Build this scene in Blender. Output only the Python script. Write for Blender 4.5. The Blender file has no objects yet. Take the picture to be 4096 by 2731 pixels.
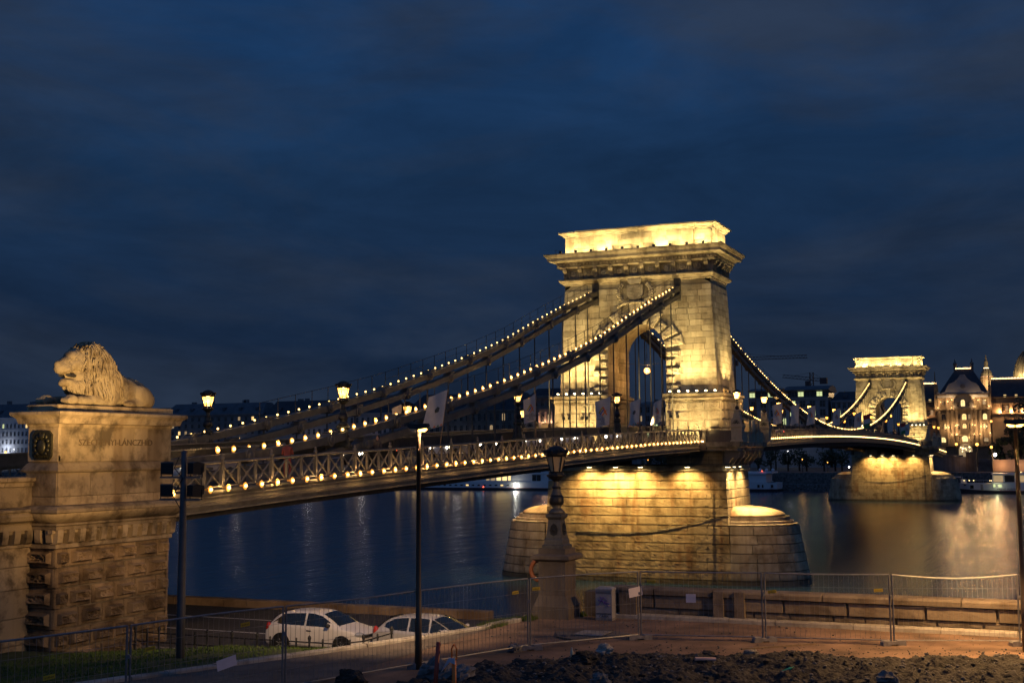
import bpy, math, random
from mathutils import Vector, Matrix, noise
R = random.Random(11)
SC = bpy.context.scene
COL = SC.collection
pi = math.pi

# ------------------------------------------------------------------ camera
cam_d = bpy.data.cameras.new('camera')
cam = bpy.data.objects.new('camera', cam_d); COL.objects.link(cam); SC.camera = cam
cr = Vector((0.4016352, -0.9157744, -0.0068105)); cu = Vector((-0.0946367, -0.0488998, 0.9943102)); cb = Vector((-0.9108968, -0.3987054, -0.1063058))
M = Matrix.Identity(4)
for i in range(3):
    M[i][0] = cr[i]; M[i][1] = cu[i]; M[i][2] = cb[i]
M.translation = (-125.053, -39.39, 13.1)
cam.matrix_world = M
cam_d.sensor_width = 36; cam_d.lens = 43.945; cam_d.shift_y = -0.0230
cam_d.clip_start = 0.5; cam_d.clip_end = 6000

# ------------------------------------------------------------------ world (dusk sky)
W = bpy.data.worlds.new("World"); SC.world = W; W.use_nodes = True
nt = W.node_tree; nt.nodes.clear(); N = nt.nodes.new; LK = nt.links.new
out = N('ShaderNodeOutputWorld'); bg = N('ShaderNodeBackground'); LK(bg.outputs[0], out.inputs[0])
sky = N('ShaderNodeTexSky'); sky.sky_type = 'NISHITA'; sky.sun_disc = False
sky.sun_elevation = math.radians(-2.5); sky.sun_rotation = math.radians(-90); sky.air_density = 1.2; sky.ozone_density = 3.0
tc = N('ShaderNodeTexCoord'); sep = N('ShaderNodeSeparateXYZ'); LK(tc.outputs['Generated'], sep.inputs[0])
ramp = N('ShaderNodeValToRGB'); LK(sep.outputs[2], ramp.inputs[0])
e = ramp.color_ramp.elements
e[0].position = 0.0; e[0].color = (0.0085, 0.0165, 0.036, 1)
e[1].position = 1.0; e[1].color = (0.008, 0.036, 0.13, 1)
for p_, c_ in ((0.06, (0.0085, 0.0190, 0.045, 1)), (0.13, (0.010, 0.028, 0.070, 1)), (0.22, (0.0105, 0.036, 0.094, 1)), (0.34, (0.010, 0.043, 0.125, 1)), (0.6, (0.010, 0.046, 0.140, 1))):
    q = e.new(p_); q.color = c_
mp = N('ShaderNodeMapping'); mp.inputs['Scale'].default_value = (1.5, 1.5, 4.8); mp.inputs['Rotation'].default_value = (0.12, 0.05, 0.4)
LK(tc.outputs['Generated'], mp.inputs[0])
nz = N('ShaderNodeTexNoise'); nz.inputs['Scale'].default_value = 1.7; nz.inputs['Detail'].default_value = 6.5; nz.inputs['Roughness'].default_value = 0.58; nz.inputs['Distortion'].default_value = 0.6
LK(mp.outputs[0], nz.inputs['Vector'])
cr2 = N('ShaderNodeValToRGB'); LK(nz.outputs['Fac'], cr2.inputs[0])
cr2.color_ramp.elements[0].position = 0.38; cr2.color_ramp.elements[0].color = (0, 0, 0, 1)
cr2.color_ramp.elements[1].position = 0.62; cr2.color_ramp.elements[1].color = (0.85, 0.85, 0.85, 1)
mx = N('ShaderNodeMixRGB'); LK(cr2.outputs[0], mx.inputs[0]); LK(ramp.outputs[0], mx.inputs[1]); mx.inputs[2].default_value = (0.026, 0.041, 0.074, 1)
sc_ = N('ShaderNodeMixRGB'); sc_.blend_type = 'MULTIPLY'; sc_.inputs[0].default_value = 1; LK(sky.outputs[0], sc_.inputs[1]); sc_.inputs[2].default_value = (0.03, 0.04, 0.04, 1)
ad = N('ShaderNodeMixRGB'); ad.blend_type = 'ADD'; ad.inputs[0].default_value = 1; LK(mx.outputs[0], ad.inputs[1]); LK(sc_.outputs[0], ad.inputs[2])
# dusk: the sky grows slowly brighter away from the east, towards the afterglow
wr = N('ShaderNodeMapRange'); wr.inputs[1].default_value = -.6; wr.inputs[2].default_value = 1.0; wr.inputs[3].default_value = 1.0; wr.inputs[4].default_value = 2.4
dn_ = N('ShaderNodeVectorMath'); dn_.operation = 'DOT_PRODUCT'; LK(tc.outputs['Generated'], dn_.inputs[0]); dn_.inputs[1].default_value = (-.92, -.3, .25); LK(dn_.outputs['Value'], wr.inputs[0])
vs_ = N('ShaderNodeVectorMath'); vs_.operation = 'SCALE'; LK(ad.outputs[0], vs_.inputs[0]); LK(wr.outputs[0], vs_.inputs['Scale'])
n5 = N('ShaderNodeTexNoise'); n5.inputs['Scale'].default_value = 3.4; n5.inputs['Detail'].default_value = 7; n5.inputs['Roughness'].default_value = .6; n5.inputs['Distortion'].default_value = .35; LK(mp.outputs[0], n5.inputs['Vector'])
w5 = N('ShaderNodeMapRange'); w5.inputs[1].default_value = .34; w5.inputs[2].default_value = .68; w5.inputs[3].default_value = .80; w5.inputs[4].default_value = 1.22; LK(n5.outputs['Fac'], w5.inputs[0])
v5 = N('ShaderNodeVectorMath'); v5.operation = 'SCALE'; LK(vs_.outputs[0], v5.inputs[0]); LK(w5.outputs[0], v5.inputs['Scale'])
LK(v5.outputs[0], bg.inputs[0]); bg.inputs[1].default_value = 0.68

SC.view_settings.view_transform = 'Standard'; SC.view_settings.look = 'None'; SC.view_settings.gamma = 1; SC.view_settings.exposure = 0.3
SC.view_settings.use_curve_mapping = False
SC.render.engine = 'CYCLES'
SC.cycles.use_denoising = True
SC.cycles.max_bounces = 5; SC.cycles.diffuse_bounces = 3; SC.cycles.glossy_bounces = 3; SC.cycles.transmission_bounces = 3
SC.cycles.sample_clamp_indirect = 4.0
SC.cycles.use_light_tree = True

# ------------------------------------------------------------------ materials
MT = {}
def _bs(name):
    m = bpy.data.materials.new(name); m.use_nodes = True; t = m.node_tree
    b = t.nodes.get('Principled BSDF'); return m, t, b
def plain(name, col, rough=.6, metal=0., spec=.5, var=.25, vs=3., bump=0.0, bs=30., rnd=0.):
    m, t, b = _bs(name); n = t.nodes.new; l = t.links.new
    g = n('ShaderNodeNewGeometry'); z = n('ShaderNodeTexNoise'); z.inputs['Scale'].default_value = vs; z.inputs['Detail'].default_value = 5
    l(g.outputs['Position'], z.inputs['Vector'])
    mr = n('ShaderNodeMapRange'); mr.inputs[1].default_value = .3; mr.inputs[2].default_value = .7; mr.inputs[3].default_value = 1 - var; mr.inputs[4].default_value = 1 + var * .6
    l(z.outputs['Fac'], mr.inputs[0])
    v = mr.outputs[0]
    if rnd:
        oi = n('ShaderNodeObjectInfo'); m2 = n('ShaderNodeMapRange'); m2.inputs[3].default_value = 1 - rnd; m2.inputs[4].default_value = 1 + rnd * .7
        l(oi.outputs['Random'], m2.inputs[0]); mm = n('ShaderNodeMath'); mm.operation = 'MULTIPLY'; l(v, mm.inputs[0]); l(m2.outputs[0], mm.inputs[1]); v = mm.outputs[0]
    h = n('ShaderNodeVectorMath'); h.operation = 'SCALE'; h.inputs[0].default_value = col[:3]; l(v, h.inputs['Scale'])
    l(h.outputs[0], b.inputs['Base Color'])
    b.inputs['Roughness'].default_value = rough; b.inputs['Metallic'].default_value = metal; b.inputs['Specular IOR Level'].default_value = spec
    if bump:
        z2 = n('ShaderNodeTexNoise'); z2.inputs['Scale'].default_value = bs; z2.inputs['Detail'].default_value = 6; l(g.outputs['Position'], z2.inputs['Vector'])
        bp = n('ShaderNodeBump'); bp.inputs['Strength'].default_value = 1; bp.inputs['Distance'].default_value = bump; l(z2.outputs['Fac'], bp.inputs['Height']); l(bp.outputs[0], b.inputs['Normal'])
    MT[name] = m; return m
def stone(name, col, dirt=(.35, .3, .25), rnd=.22, bump=.012, bs=14., rust=0., stain=.5, wet=None, vs=.9):
    """weathered limestone: block to block tone, blotches, vertical run stains, fine relief"""
    m, t, b = _bs(name); n = t.nodes.new; l = t.links.new
    g = n('ShaderNodeNewGeometry'); pos = g.outputs['Position']
    z = n('ShaderNodeTexNoise'); z.inputs['Scale'].default_value = vs; z.inputs['Detail'].default_value = 8; z.inputs['Roughness'].default_value = .62; l(pos, z.inputs['Vector'])
    r1 = n('ShaderNodeMapRange'); r1.inputs[1].default_value = .46; r1.inputs[2].default_value = .64; r1.inputs[3].default_value = 0; r1.inputs[4].default_value = stain; l(z.outputs['Fac'], r1.inputs[0])
    c1 = n('ShaderNodeMixRGB'); c1.inputs[1].default_value = (*col, 1); c1.inputs[2].default_value = (col[0] * dirt[0], col[1] * dirt[1], col[2] * dirt[2], 1); l(r1.outputs[0], c1.inputs[0])
    mp = n('ShaderNodeMapping'); mp.inputs['Scale'].default_value = (1.1, 1.1, .07); l(pos, mp.inputs[0])
    z2 = n('ShaderNodeTexNoise'); z2.inputs['Scale'].default_value = 1.3; z2.inputs['Detail'].default_value = 6; l(mp.outputs[0], z2.inputs['Vector'])
    r2 = n('ShaderNodeMapRange'); r2.inputs[1].default_value = .5; r2.inputs[2].default_value = .72; r2.inputs[3].default_value = 0; r2.inputs[4].default_value = .55; l(z2.outputs['Fac'], r2.inputs[0])
    c2 = n('ShaderNodeMixRGB'); c2.inputs[2].default_value = (col[0] * .38, col[1] * .3, col[2] * .22, 1); l(r2.outputs[0], c2.inputs[0]); l(c1.outputs[0], c2.inputs[1])
    last = c2.outputs[0]
    if rust:
        z3 = n('ShaderNodeTexNoise'); z3.inputs['Scale'].default_value = .8; z3.inputs['Detail'].default_value = 4
        mp3 = n('ShaderNodeMapping'); mp3.inputs['Scale'].default_value = (.9, .9, .16); mp3.inputs['Location'].default_value = (7, 3, 1); l(pos, mp3.inputs[0]); l(mp3.outputs[0], z3.inputs['Vector'])
        r3 = n('ShaderNodeMapRange'); r3.inputs[1].default_value = .53; r3.inputs[2].default_value = .7; r3.inputs[3].default_value = 0; r3.inputs[4].default_value = rust; l(z3.outputs['Fac'], r3.inputs[0])
        c3 = n('ShaderNodeMixRGB'); c3.inputs[2].default_value = (.22, .09, .03, 1); l(r3.outputs[0], c3.inputs[0]); l(last, c3.inputs[1]); last = c3.outputs[0]
    if wet:
        sp = n('ShaderNodeSeparateXYZ'); l(pos, sp.inputs[0]); r4 = n('ShaderNodeMapRange'); r4.inputs[1].default_value = wet; r4.inputs[2].default_value = wet + .5; r4.inputs[3].default_value = .8; r4.inputs[4].default_value = 0; l(sp.outputs[2], r4.inputs[0])
        c4 = n('ShaderNodeMixRGB'); c4.inputs[2].default_value = (.05, .045, .03, 1); l(r4.outputs[0], c4.inputs[0]); l(last, c4.inputs[1]); last = c4.outputs[0]
    oi = n('ShaderNodeObjectInfo'); m2 = n('ShaderNodeMapRange'); m2.inputs[3].default_value = 1 - rnd; m2.inputs[4].default_value = 1 + rnd * .8; l(oi.outputs['Random'], m2.inputs[0])
    h = n('ShaderNodeVectorMath'); h.operation = 'SCALE'; l(last, h.inputs[0]); l(m2.outputs[0], h.inputs['Scale']); l(h.outputs[0], b.inputs['Base Color'])
    b.inputs['Roughness'].default_value = .82; b.inputs['Specular IOR Level'].default_value = .35
    z5 = n('ShaderNodeTexNoise'); z5.inputs['Scale'].default_value = bs; z5.inputs['Detail'].default_value = 7; z5.inputs['Roughness'].default_value = .65; l(pos, z5.inputs['Vector'])
    ad = n('ShaderNodeMath'); ad.operation = 'ADD'; l(z5.outputs['Fac'], ad.inputs[0]); l(z.outputs['Fac'], ad.inputs[1])
    bp = n('ShaderNodeBump'); bp.inputs['Distance'].default_value = bump; l(ad.outputs[0], bp.inputs['Height']); l(bp.outputs[0], b.inputs['Normal'])
    MT[name] = m; return m
def emis(name, col, s):
    m, t, b = _bs(name); b.inputs['Base Color'].default_value = (.02, .02, .02, 1); b.inputs['Emission Color'].default_value = (*col, 1); b.inputs['Emission Strength'].default_value = s
    MT[name] = m; return m
def glass(name, col, rough=.08, alpha=1):
    m, t, b = _bs(name); b.inputs['Base Color'].default_value = (*col, 1); b.inputs['Roughness'].default_value = rough; b.inputs['Specular IOR Level'].default_value = .8
    b.inputs['Alpha'].default_value = alpha
    MT[name] = m; return m
stone('tower_stone', (.43, .38, .27), dirt=(.3,.27,.24), rnd=.3, bump=.025, bs=5, stain=.6, vs=.7)
stone('tower_carved', (.42, .375, .28), rnd=.1, bump=.03, bs=9, stain=.5)
stone('cornice_stone', (.36, .31, .22), dirt=(.2, .17, .13), rnd=.1, bump=.02, bs=8, stain=.75)
stone('pier_stone', (.42, .31, .175), rnd=.2, bump=.035, bs=3.2, rust=.9, stain=.85, wet=.55, vs=.6)
stone('cutwater_stone', (.40, .32, .22), rnd=.2, bump=.03, bs=4, rust=.3, stain=.75, wet=.55, vs=.6)
stone('abutment_stone', (.36, .29, .195), dirt=(.2, .19, .19), rnd=.28, bump=.03, bs=11, stain=.9, vs=1.3)
stone('rustic_stone', (.29, .215, .135), dirt=(.22, .2, .19), rnd=.3, bump=.035, bs=14, stain=.9, vs=1.3)
stone('abutment_dark', (.24, .20, .145), dirt=(.25, .23, .22), rnd=.25, bump=.03, bs=20, stain=.75, vs=1.5)
stone('lion_stone', (.38, .32, .22), dirt=(.3, .25, .2), rnd=.0, bump=.02, bs=13, stain=.8, vs=2.2)
stone('parapet_stone', (.20, .165, .13), dirt=(.3, .28, .26), rnd=.22, bump=.02, bs=16, stain=.7, vs=1.6)
stone('kerb_stone', (.36, .34, .31), rnd=.2, bump=.01, bs=22, stain=.5, vs=3)
stone('pedestal_stone', (.13, .11, .095), rnd=.08, bump=.01, bs=30, stain=.35, vs=1.4)
stone('quay_stone', (.30, .21, .13), rnd=.2, bump=.02, bs=12, stain=.6)
stone('far_stone', (.15, .115, .078), rnd=.1, bump=0.0, bs=1, stain=.4, vs=.3)
stone('far_dark', (.16, .15, .14), rnd=.15, bump=0.0, bs=1, stain=.5, vs=.3)
plain('steel_grey', (.20, .18, .145), .5, .2, var=.3, vs=2.5)
plain('chain_steel', (.125, .118, .10), .5, .2, var=.3, vs=2)
plain('chain_dark', (.08, .077, .07), .55, .2, var=.3)
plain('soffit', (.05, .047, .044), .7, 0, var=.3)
plain('iron', (.035, .036, .038), .5, .5, var=.3)
plain('iron_green', (.05, .055, .045), .5, .4, var=.4)
plain('galv', (.23, .235, .25), .42, .6, var=.25, vs=9)
plain('mast_grey', (.10, .10, .11), .5, .3, var=.2)
plain('mast_brown', (.10, .075, .055), .55, .2, var=.2)
plain('bronze_dark', (.045, .045, .03), .42, .5, var=.4, vs=12)
plain('asphalt', (.05, .047, .045), .8, 0, var=.35, vs=6, bump=.004, bs=60)
plain('deck_road', (.06, .055, .05), .75, var=.3)
plain('plaza', (.18, .115, .078), .9, 0, var=.6, vs=.9, bump=.02, bs=14)
plain('path', (.12, .10, .085), .9, 0, var=.4, vs=1.7, bump=.015, bs=25)
plain('mud', (.030, .026, .023), .9, 0, var=.85, vs=3.4, bump=.09, bs=7)
plain('rock', (.15, .145, .145), .85, 0, var=.5, vs=6, bump=.02, bs=20, rnd=.35)
plain('grass_soil', (.045, .065, .016), .95, 0, var=.6, vs=2.2)
plain('grass_blade', (.085, .14, .024), .8, 0, var=.5, vs=1.5)
plain('leaf', (.035, .048, .018), .7, 0, var=.6, vs=.8)
plain('leaf_warm', (.045, .045, .018), .7, 0, var=.6, vs=.8)
plain('bark', (.05, .038, .027), .9, var=.4, vs=5)
plain('white_paint', (.66, .66, .68), .35, var=.05)
plain('car_white', (.62, .60, .60), .22, 0, .7, var=.02)
plain('car_silver', (.50, .49, .50), .22, .3, .7, var=.02)
plain('tyre', (.018, .018, .018), .85, var=.2)
plain('rim', (.45, .45, .46), .3, .7, var=.1)
plain('black_plastic', (.014, .014, .015), .45, var=.1)
plain('flood_body', (.006, .006, .007), .5, var=.1)
plain('paper', (.62, .58, .66), .8, var=.08, vs=5)
plain('yellow_tag', (.50, .36, .02), .6, var=.1)
plain('flag_white', (.60, .55, .50), .8, var=.1)
plain('flag_red', (.55, .05, .03), .8, var=.1)
plain('flag_green', (.05, .20, .07), .8, var=.1)
plain('flag_orange', (.75, .20, .04), .8, var=.1)
plain('flag_blue', (.12, .16, .40), .8, var=.1)
plain('text_dark', (.03, .03, .035), .7, var=.1)
plain('gauge_paint_letter_shade', (.10, .07, .04), .8, var=.3)
plain('kiosk_paint', (.36, .31, .22), .6, var=.15)
plain('cast_grey', (.115, .11, .10), .5, .3, var=.3, vs=8)
plain('graffiti', (.10, .07, .32), .7, var=.1)
plain('cabinet', (.30, .30, .33), .5, var=.15, vs=5)
plain('plate', (.6, .6, .55), .4, var=.05)
plain('orange_plastic', (.80, .20, .03), .5, var=.1)
plain('red_plastic', (.42, .05, .02), .5, var=.1)
plain('pink_pipe', (.62, .42, .36), .6, var=.1)
plain('wood', (.22, .15, .09), .8, var=.3, vs=8)
plain('concrete', (.22, .21, .21), .9, var=.3, vs=8, bump=.01, bs=30)
plain('bottle_plastic', (.45, .45, .38), .15, 0, .8, var=.1)
plain('bottle_green', (.05, .32, .16), .2, 0, .8, var=.1)
plain('halo_dish', (.85, .50, .16), .5, var=.05)  # orange colour stands in for the halo around a bulb
plain('skin', (.42, .26, .19), .6, var=.1)
plain('jacket_red', (.30, .07, .05), .8, var=.2)
plain('jacket_dark', (.05, .045, .05), .8, var=.2)
plain('hair', (.03, .02, .015), .8, var=.2)
plain('roof_slate', (.030, .032, .040), .6, var=.3, vs=.6)
plain('roof_snowgrey', (.085, .09, .105), .6, var=.3, vs=.4)
plain('wall_white', (.42, .43, .47), .8, var=.15, vs=.4)
plain('wall_grey', (.16, .155, .16), .8, var=.2, vs=.4)
plain('wall_pink', (.40, .31, .28), .8, var=.15, vs=.4)
plain('wall_concrete', (.22, .225, .24), .7, var=.12, vs=.5)
plain('wall_ornate', (.15, .135, .12), .8, var=.35, vs=.5)
plain('window_dark', (.012, .013, .016), .25, 0, .6, var=.2)
plain('dome_copper', (.14, .13, .09), .5, .2, var=.3, vs=.3)
plain('crane_steel', (.10, .055, .05), .6, .2, var=.2)
plain('hull_dark', (.02, .022, .03), .4, var=.1)
plain('stripe_red', (.35, .03, .04), .5, var=.1)
plain('riprap', (.13, .125, .12), .9, var=.6, vs=1.5)
plain('buoy_orange', (.30, .10, .04), .6, var=.2)
glass('car_glass', (.010, .014, .018), .05)
glass('lantern_glass', (.50, .40, .24), .35)
glass('headlamp_glass', (.30, .32, .36), .08)
glass('indicator_red', (.35, .03, .02), .15)
BW = (1.0, .72, .36)
emis('bulb', (1.0, .60, .18), 6.0)
emis('bulb_far', (1.0, .60, .18), 5.0)
def glow(name, lo, hi, zc=.55, w=.5):
    m, t, b = _bs(name); n = t.nodes.new; l = t.links.new; g = n('ShaderNodeTexCoord'); sp = n('ShaderNodeSeparateXYZ'); l(g.outputs['Generated'], sp.inputs[0])
    r = n('ShaderNodeValToRGB'); l(sp.outputs[2], r.inputs[0]); e_ = r.color_ramp.elements; e_[0].position = 0.0; e_[0].color = (*lo, 1); e_[1].position = 1.0; e_[1].color = (*lo, 1)
    for p_ in (zc - w * .4, zc + w * .4): q_ = e_.new(p_); q_.color = (*hi, 1)
    b.inputs['Base Color'].default_value = (.1, .08, .05, 1); l(r.outputs[0], b.inputs['Emission Color']); b.inputs['Emission Strength'].default_value = 5.5
    tp = n('ShaderNodeBsdfTransparent'); ms = n('ShaderNodeMixShader'); ms.inputs[0].default_value = .55; o_ = t.nodes.get('Material Output'); l(b.outputs[0], ms.inputs[1]); l(tp.outputs[0], ms.inputs[2]); l(ms.outputs[0], o_.inputs[0]); MT[name] = m
glow('lantern_lit', (.42, .13, .010), (1.0, .40, .06))
glow('globe_lit', (.6, .2, .02), (1.0, .42, .07))
emis('sodium_lit', (1.0, .50, .10), 8)
emis('flood_lit', (1.0, .78, .42), 18)
emis('white_lit', (1.0, .95, .85), 12)
emis('headlight_lit', (1.0, .88, .65), 14)
emis('tail_lit', (1.0, .10, .04), 5)
emis('win_warm', (1.0, .62, .22), 1.3)
emis('win_dim', (.9, .62, .32), .35)
emis('win_green', (.80, .90, .42), .75)
emis('win_bright', (1.0, .70, .28), 1.3)
emis('sign_lit', (.55, .8, 1.0), 1.6)
emis('uplight_glow', (1.0, .55, .2), 8)
emis('fairy', (1.0, .7, .3), 5)

# water -------------------------------------------------------------
m, t, b = _bs('water'); n = t.nodes.new; l = t.links.new
b.inputs['Base Color'].default_value = (.011, .030, .062, 1); b.inputs['Roughness'].default_value = .21; b.inputs['IOR'].default_value = 1.33; b.inputs['Specular IOR Level'].default_value = .85
g = n('ShaderNodeNewGeometry')
mp = n('ShaderNodeMapping'); mp.inputs['Rotation'].default_value = (0, 0, math.radians(66)); mp.inputs['Scale'].default_value = (.035, .22, 1); l(g.outputs['Position'], mp.inputs[0])
za = n('ShaderNodeTexNoise'); za.inputs['Scale'].default_value = 1.; za.inputs['Detail'].default_value = 6; za.inputs['Roughness'].default_value = .62; za.inputs['Distortion'].default_value = .5; l(mp.outputs[0], za.inputs['Vector'])
zb = n('ShaderNodeTexNoise'); zb.inputs['Scale'].default_value = 1.6; zb.inputs['Detail'].default_value = 4; l(g.outputs['Position'], zb.inputs['Vector'])
mb_ = n('ShaderNodeMath'); mb_.operation = 'MULTIPLY_ADD'; mb_.inputs[1].default_value = .008; l(zb.outputs['Fac'], mb_.inputs[0]); l(za.outputs['Fac'], mb_.inputs[2])
bp = n('ShaderNodeBump'); bp.inputs['Distance'].default_value = .55; bp.inputs['Strength'].default_value = .4; l(mb_.outputs[0], bp.inputs['Height']); l(bp.outputs[0], b.inputs['Normal'])
MT['water'] = m

# ------------------------------------------------------------------ mesh helpers
def wl(o):
    v = Vector((0, 0, 0))
    while o is not None:
        v += o.location; o = o.parent
    return v
def tag(o, label=None, cat=None, group=None, kind=None):
    if label: o['label'] = label
    if cat: o['category'] = cat
    if group: o['group'] = group
    if kind: o['kind'] = kind
    return o
def empty(name, loc, label=None, cat=None, group=None):
    o = bpy.data.objects.new(name, None); COL.objects.link(o); o.location = loc; o.empty_display_size = .2
    return tag(o, label, cat, group)
class MB:
    def __init__(s): s.v = []; s.f = []; s.mi = []; s.m = 0; s.sm = False; s.smf = []
    def add(s, vs, fs):
        b = len(s.v); s.v += [tuple(v) for v in vs]
        for f in fs: s.f.append(tuple(b + i for i in f)); s.mi.append(s.m); s.smf.append(s.sm)
        return s
    def box(s, x0, x1, y0, y1, z0, z1):
        return s.add([(x0, y0, z0), (x1, y0, z0), (x1, y1, z0), (x0, y1, z0), (x0, y0, z1), (x1, y0, z1), (x1, y1, z1), (x0, y1, z1)],
                     [(0, 3, 2, 1), (4, 5, 6, 7), (0, 1, 5, 4), (1, 2, 6, 5), (2, 3, 7, 6), (3, 0, 4, 7)])
    def cbox(s, c, d): return s.box(c[0] - d[0] / 2, c[0] + d[0] / 2, c[1] - d[1] / 2, c[1] + d[1] / 2, c[2] - d[2] / 2, c[2] + d[2] / 2)
    def bar(s, p, q, w, h=None, up=(0, 0, 1)):
        p = Vector(p); q = Vector(q); d = (q - p).normalized(); h = h or w; u = Vector(up)
        if abs(d.dot(u)) > .98: u = Vector((1, 0, 0))
        a = d.cross(u).normalized() * w / 2; c = a.cross(d).normalized() * h / 2
        return s.add([p - a - c, p + a - c, p + a + c, p - a + c, q - a - c, q + a - c, q + a + c, q - a + c],
                     [(0, 1, 2, 3), (7, 6, 5, 4), (0, 4, 5, 1), (1, 5, 6, 2), (2, 6, 7, 3), (3, 7, 4, 0)])
    def tube(s, path, r, n=6, cap=True):
        P = [Vector(p) for p in path]; rings = []
        for i, p in enumerate(P):
            d = (P[min(i + 1, len(P) - 1)] - P[max(i - 1, 0)]).normalized()
            u = Vector((0, 0, 1)) if abs(d.z) < .95 else Vector((1, 0, 0))
            a = d.cross(u).normalized(); c = a.cross(d).normalized(); rr = r[i] if isinstance(r, (list, tuple)) else r
            rings.append([p + a * rr * math.cos(2 * pi * k / n) + c * rr * math.sin(2 * pi * k / n) for k in range(n)])
        return s.loft(rings, cap)
    def loft(s, rings, cap=True, closed=True):
        n = len(rings[0]); vs = [v for r_ in rings for v in r_]; fs = []
        for i in range(len(rings) - 1):
            for k in range(n if closed else n - 1):
                a = i * n + k; b_ = i * n + (k + 1) % n; fs.append((a, b_, b_ + n, a + n))
        if cap: fs.append(tuple(range(n - 1, -1, -1))); fs.append(tuple((len(rings) - 1) * n + k for k in range(n)))
        return s.add(vs, fs)
    def lathe(s, prof, n=12, c=(0, 0, 0), axis='z', cap=True):
        rings = []
        for r_, z in prof:
            ring = []
            for k in range(n):
                a = 2 * pi * k / n; x, y = r_ * math.cos(a), r_ * math.sin(a)
                if axis == 'z': ring.append((c[0] + x, c[1] + y, c[2] + z))
                elif axis == 'y': ring.append((c[0] + y, c[1] + z, c[2] + x))
                else: ring.append((c[0] + z, c[1] + x, c[2] + y))
            rings.append(ring)
        return s.loft(rings, cap)
    def rect(s, lv, cx=0, cy=0, cap=True):
        return s.loft([[(cx - a, cy - b_, z), (cx + a, cy - b_, z), (cx + a, cy + b_, z), (cx - a, cy + b_, z)] for a, b_, z in lv], cap)
    def prism(s, poly, axis, a, b_):
        """extrude 2D polygon along axis ('x': poly=(y,z), 'y': poly=(x,z), 'z': poly=(x,y))"""
        def P(p, t): return (t, p[0], p[1]) if axis == 'x' else ((p[0], t, p[1]) if axis == 'y' else (p[0], p[1], t))
        n = len(poly); vs = [P(p, a) for p in poly] + [P(p, b_) for p in poly]
        return s.add(vs, [tuple(range(n - 1, -1, -1)), tuple(range(n, 2 * n))] + [(i, (i + 1) % n, (i + 1) % n + n, i + n) for i in range(n)])
    def sphere(s, c, r, n=10, m=6, sc=(1, 1, 1)):
        return s.lathe_s(c, r, n, m, sc)
    def lathe_s(s, c, r, n, m, sc):
        rings = []
        for j in range(m + 1):
            a = -pi / 2 + pi * j / m; rr = max(math.cos(a), .001) * r
            rings.append([(c[0] + rr * math.cos(2 * pi * k / n) * sc[0], c[1] + rr * math.sin(2 * pi * k / n) * sc[1], c[2] + r * math.sin(a) * sc[2]) for k in range(n)])
        return s.loft(rings, True)
    def mesh(s, name, mats, off=(0, 0, 0), fix=True):
        me = bpy.data.meshes.new(name)
        me.from_pydata([(v[0] - off[0], v[1] - off[1], v[2] - off[2]) for v in s.v], [], s.f)
        for m_ in (mats if isinstance(mats, (list, tuple)) else [mats]): me.materials.append(MT[m_])
        if any(s.mi): me.polygons.foreach_set('material_index', s.mi)
        if any(s.smf): me.polygons.foreach_set('use_smooth', s.smf)
        if fix:
            import bmesh
            bm = bmesh.new(); bm.from_mesh(me); bmesh.ops.recalc_face_normals(bm, faces=bm.faces); bm.to_mesh(me); bm.free()
        return me
    def obj(s, name, mats, parent=None, loc=None, **kw):
        base = wl(parent) if parent else Vector((0, 0, 0))
        if parent is None and loc is not None: base = Vector(loc)
        me = s.mesh(name, mats, base)
        o = bpy.data.objects.new(name, me); COL.objects.link(o)
        if parent: o.parent = parent
        elif loc is not None: o.location = loc
        return tag(o, **kw)
def inst(name, me, parent, loc, rot=(0, 0, 0), scale=(1, 1, 1), **kw):
    o = bpy.data.objects.new(name, me); COL.objects.link(o)
    if parent: o.parent = parent; o.location = Vector(loc) - wl(parent)
    else: o.location = loc
    o.rotation_euler = rot; o.scale = scale
    return tag(o, **kw)
KIDS = {}
def copy_tree(o, loc=None, rz=None, parent=None, **kw):
    if parent is None:
        KIDS.clear()
        for c in COL.objects:
            if c.parent: KIDS.setdefault(c.parent.name, []).append(c)
    c = o.copy(); COL.objects.link(c)
    if parent: c.parent = parent
    if loc is not None: c.location = loc
    if rz is not None: c.rotation_euler = (0, 0, rz)
    for ch in KIDS.get(o.name, []): copy_tree(ch, parent=c)
    return tag(c, **kw)
def text_mesh(s, size, mat, ext=.01, align='CENTER'):
    cu_ = bpy.data.curves.new('lettering', 'FONT'); cu_.body = s; cu_.size = size; cu_.extrude = ext; cu_.align_x = align; cu_.resolution_u = 2
    o = bpy.data.objects.new('lettering', cu_); COL.objects.link(o)
    dg = bpy.context.evaluated_depsgraph_get(); me = bpy.data.meshes.new_from_object(o.evaluated_get(dg))
    me.materials.clear(); me.materials.append(MT[mat]); COL.objects.unlink(o); bpy.data.objects.remove(o); return me
LGAIN = dict(pier_flood_fill=1.7, attic_floodlight=2.7, shaft_floodlight=1.7, base_floodlight=2.6, front_fill=1.7, lantern_light=2.4, globe_light=1.5, lion_floodlight=2.4, street_light=2.2, facade_light=1.8, terrace_light=.4, quay_light=1.2, ship_light=1.5)
def lamp(kind, loc, power, col=(1, .62, .25), r=.15, target=None, cone=90, blend=.6, name='lamp_light'):
    d = bpy.data.lights.new(name, kind); d.energy = power * LGAIN.get(name, 1.0); d.color = col
    if kind != 'AREA': d.shadow_soft_size = r
    if kind == 'SPOT': d.spot_size = math.radians(cone); d.spot_blend = blend
    o = bpy.data.objects.new(name, d); COL.objects.link(o); o.location = loc
    if target is not None: o.rotation_euler = (Vector(target) - Vector(loc)).to_track_quat('-Z', 'Y').to_euler()
    return o
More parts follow.
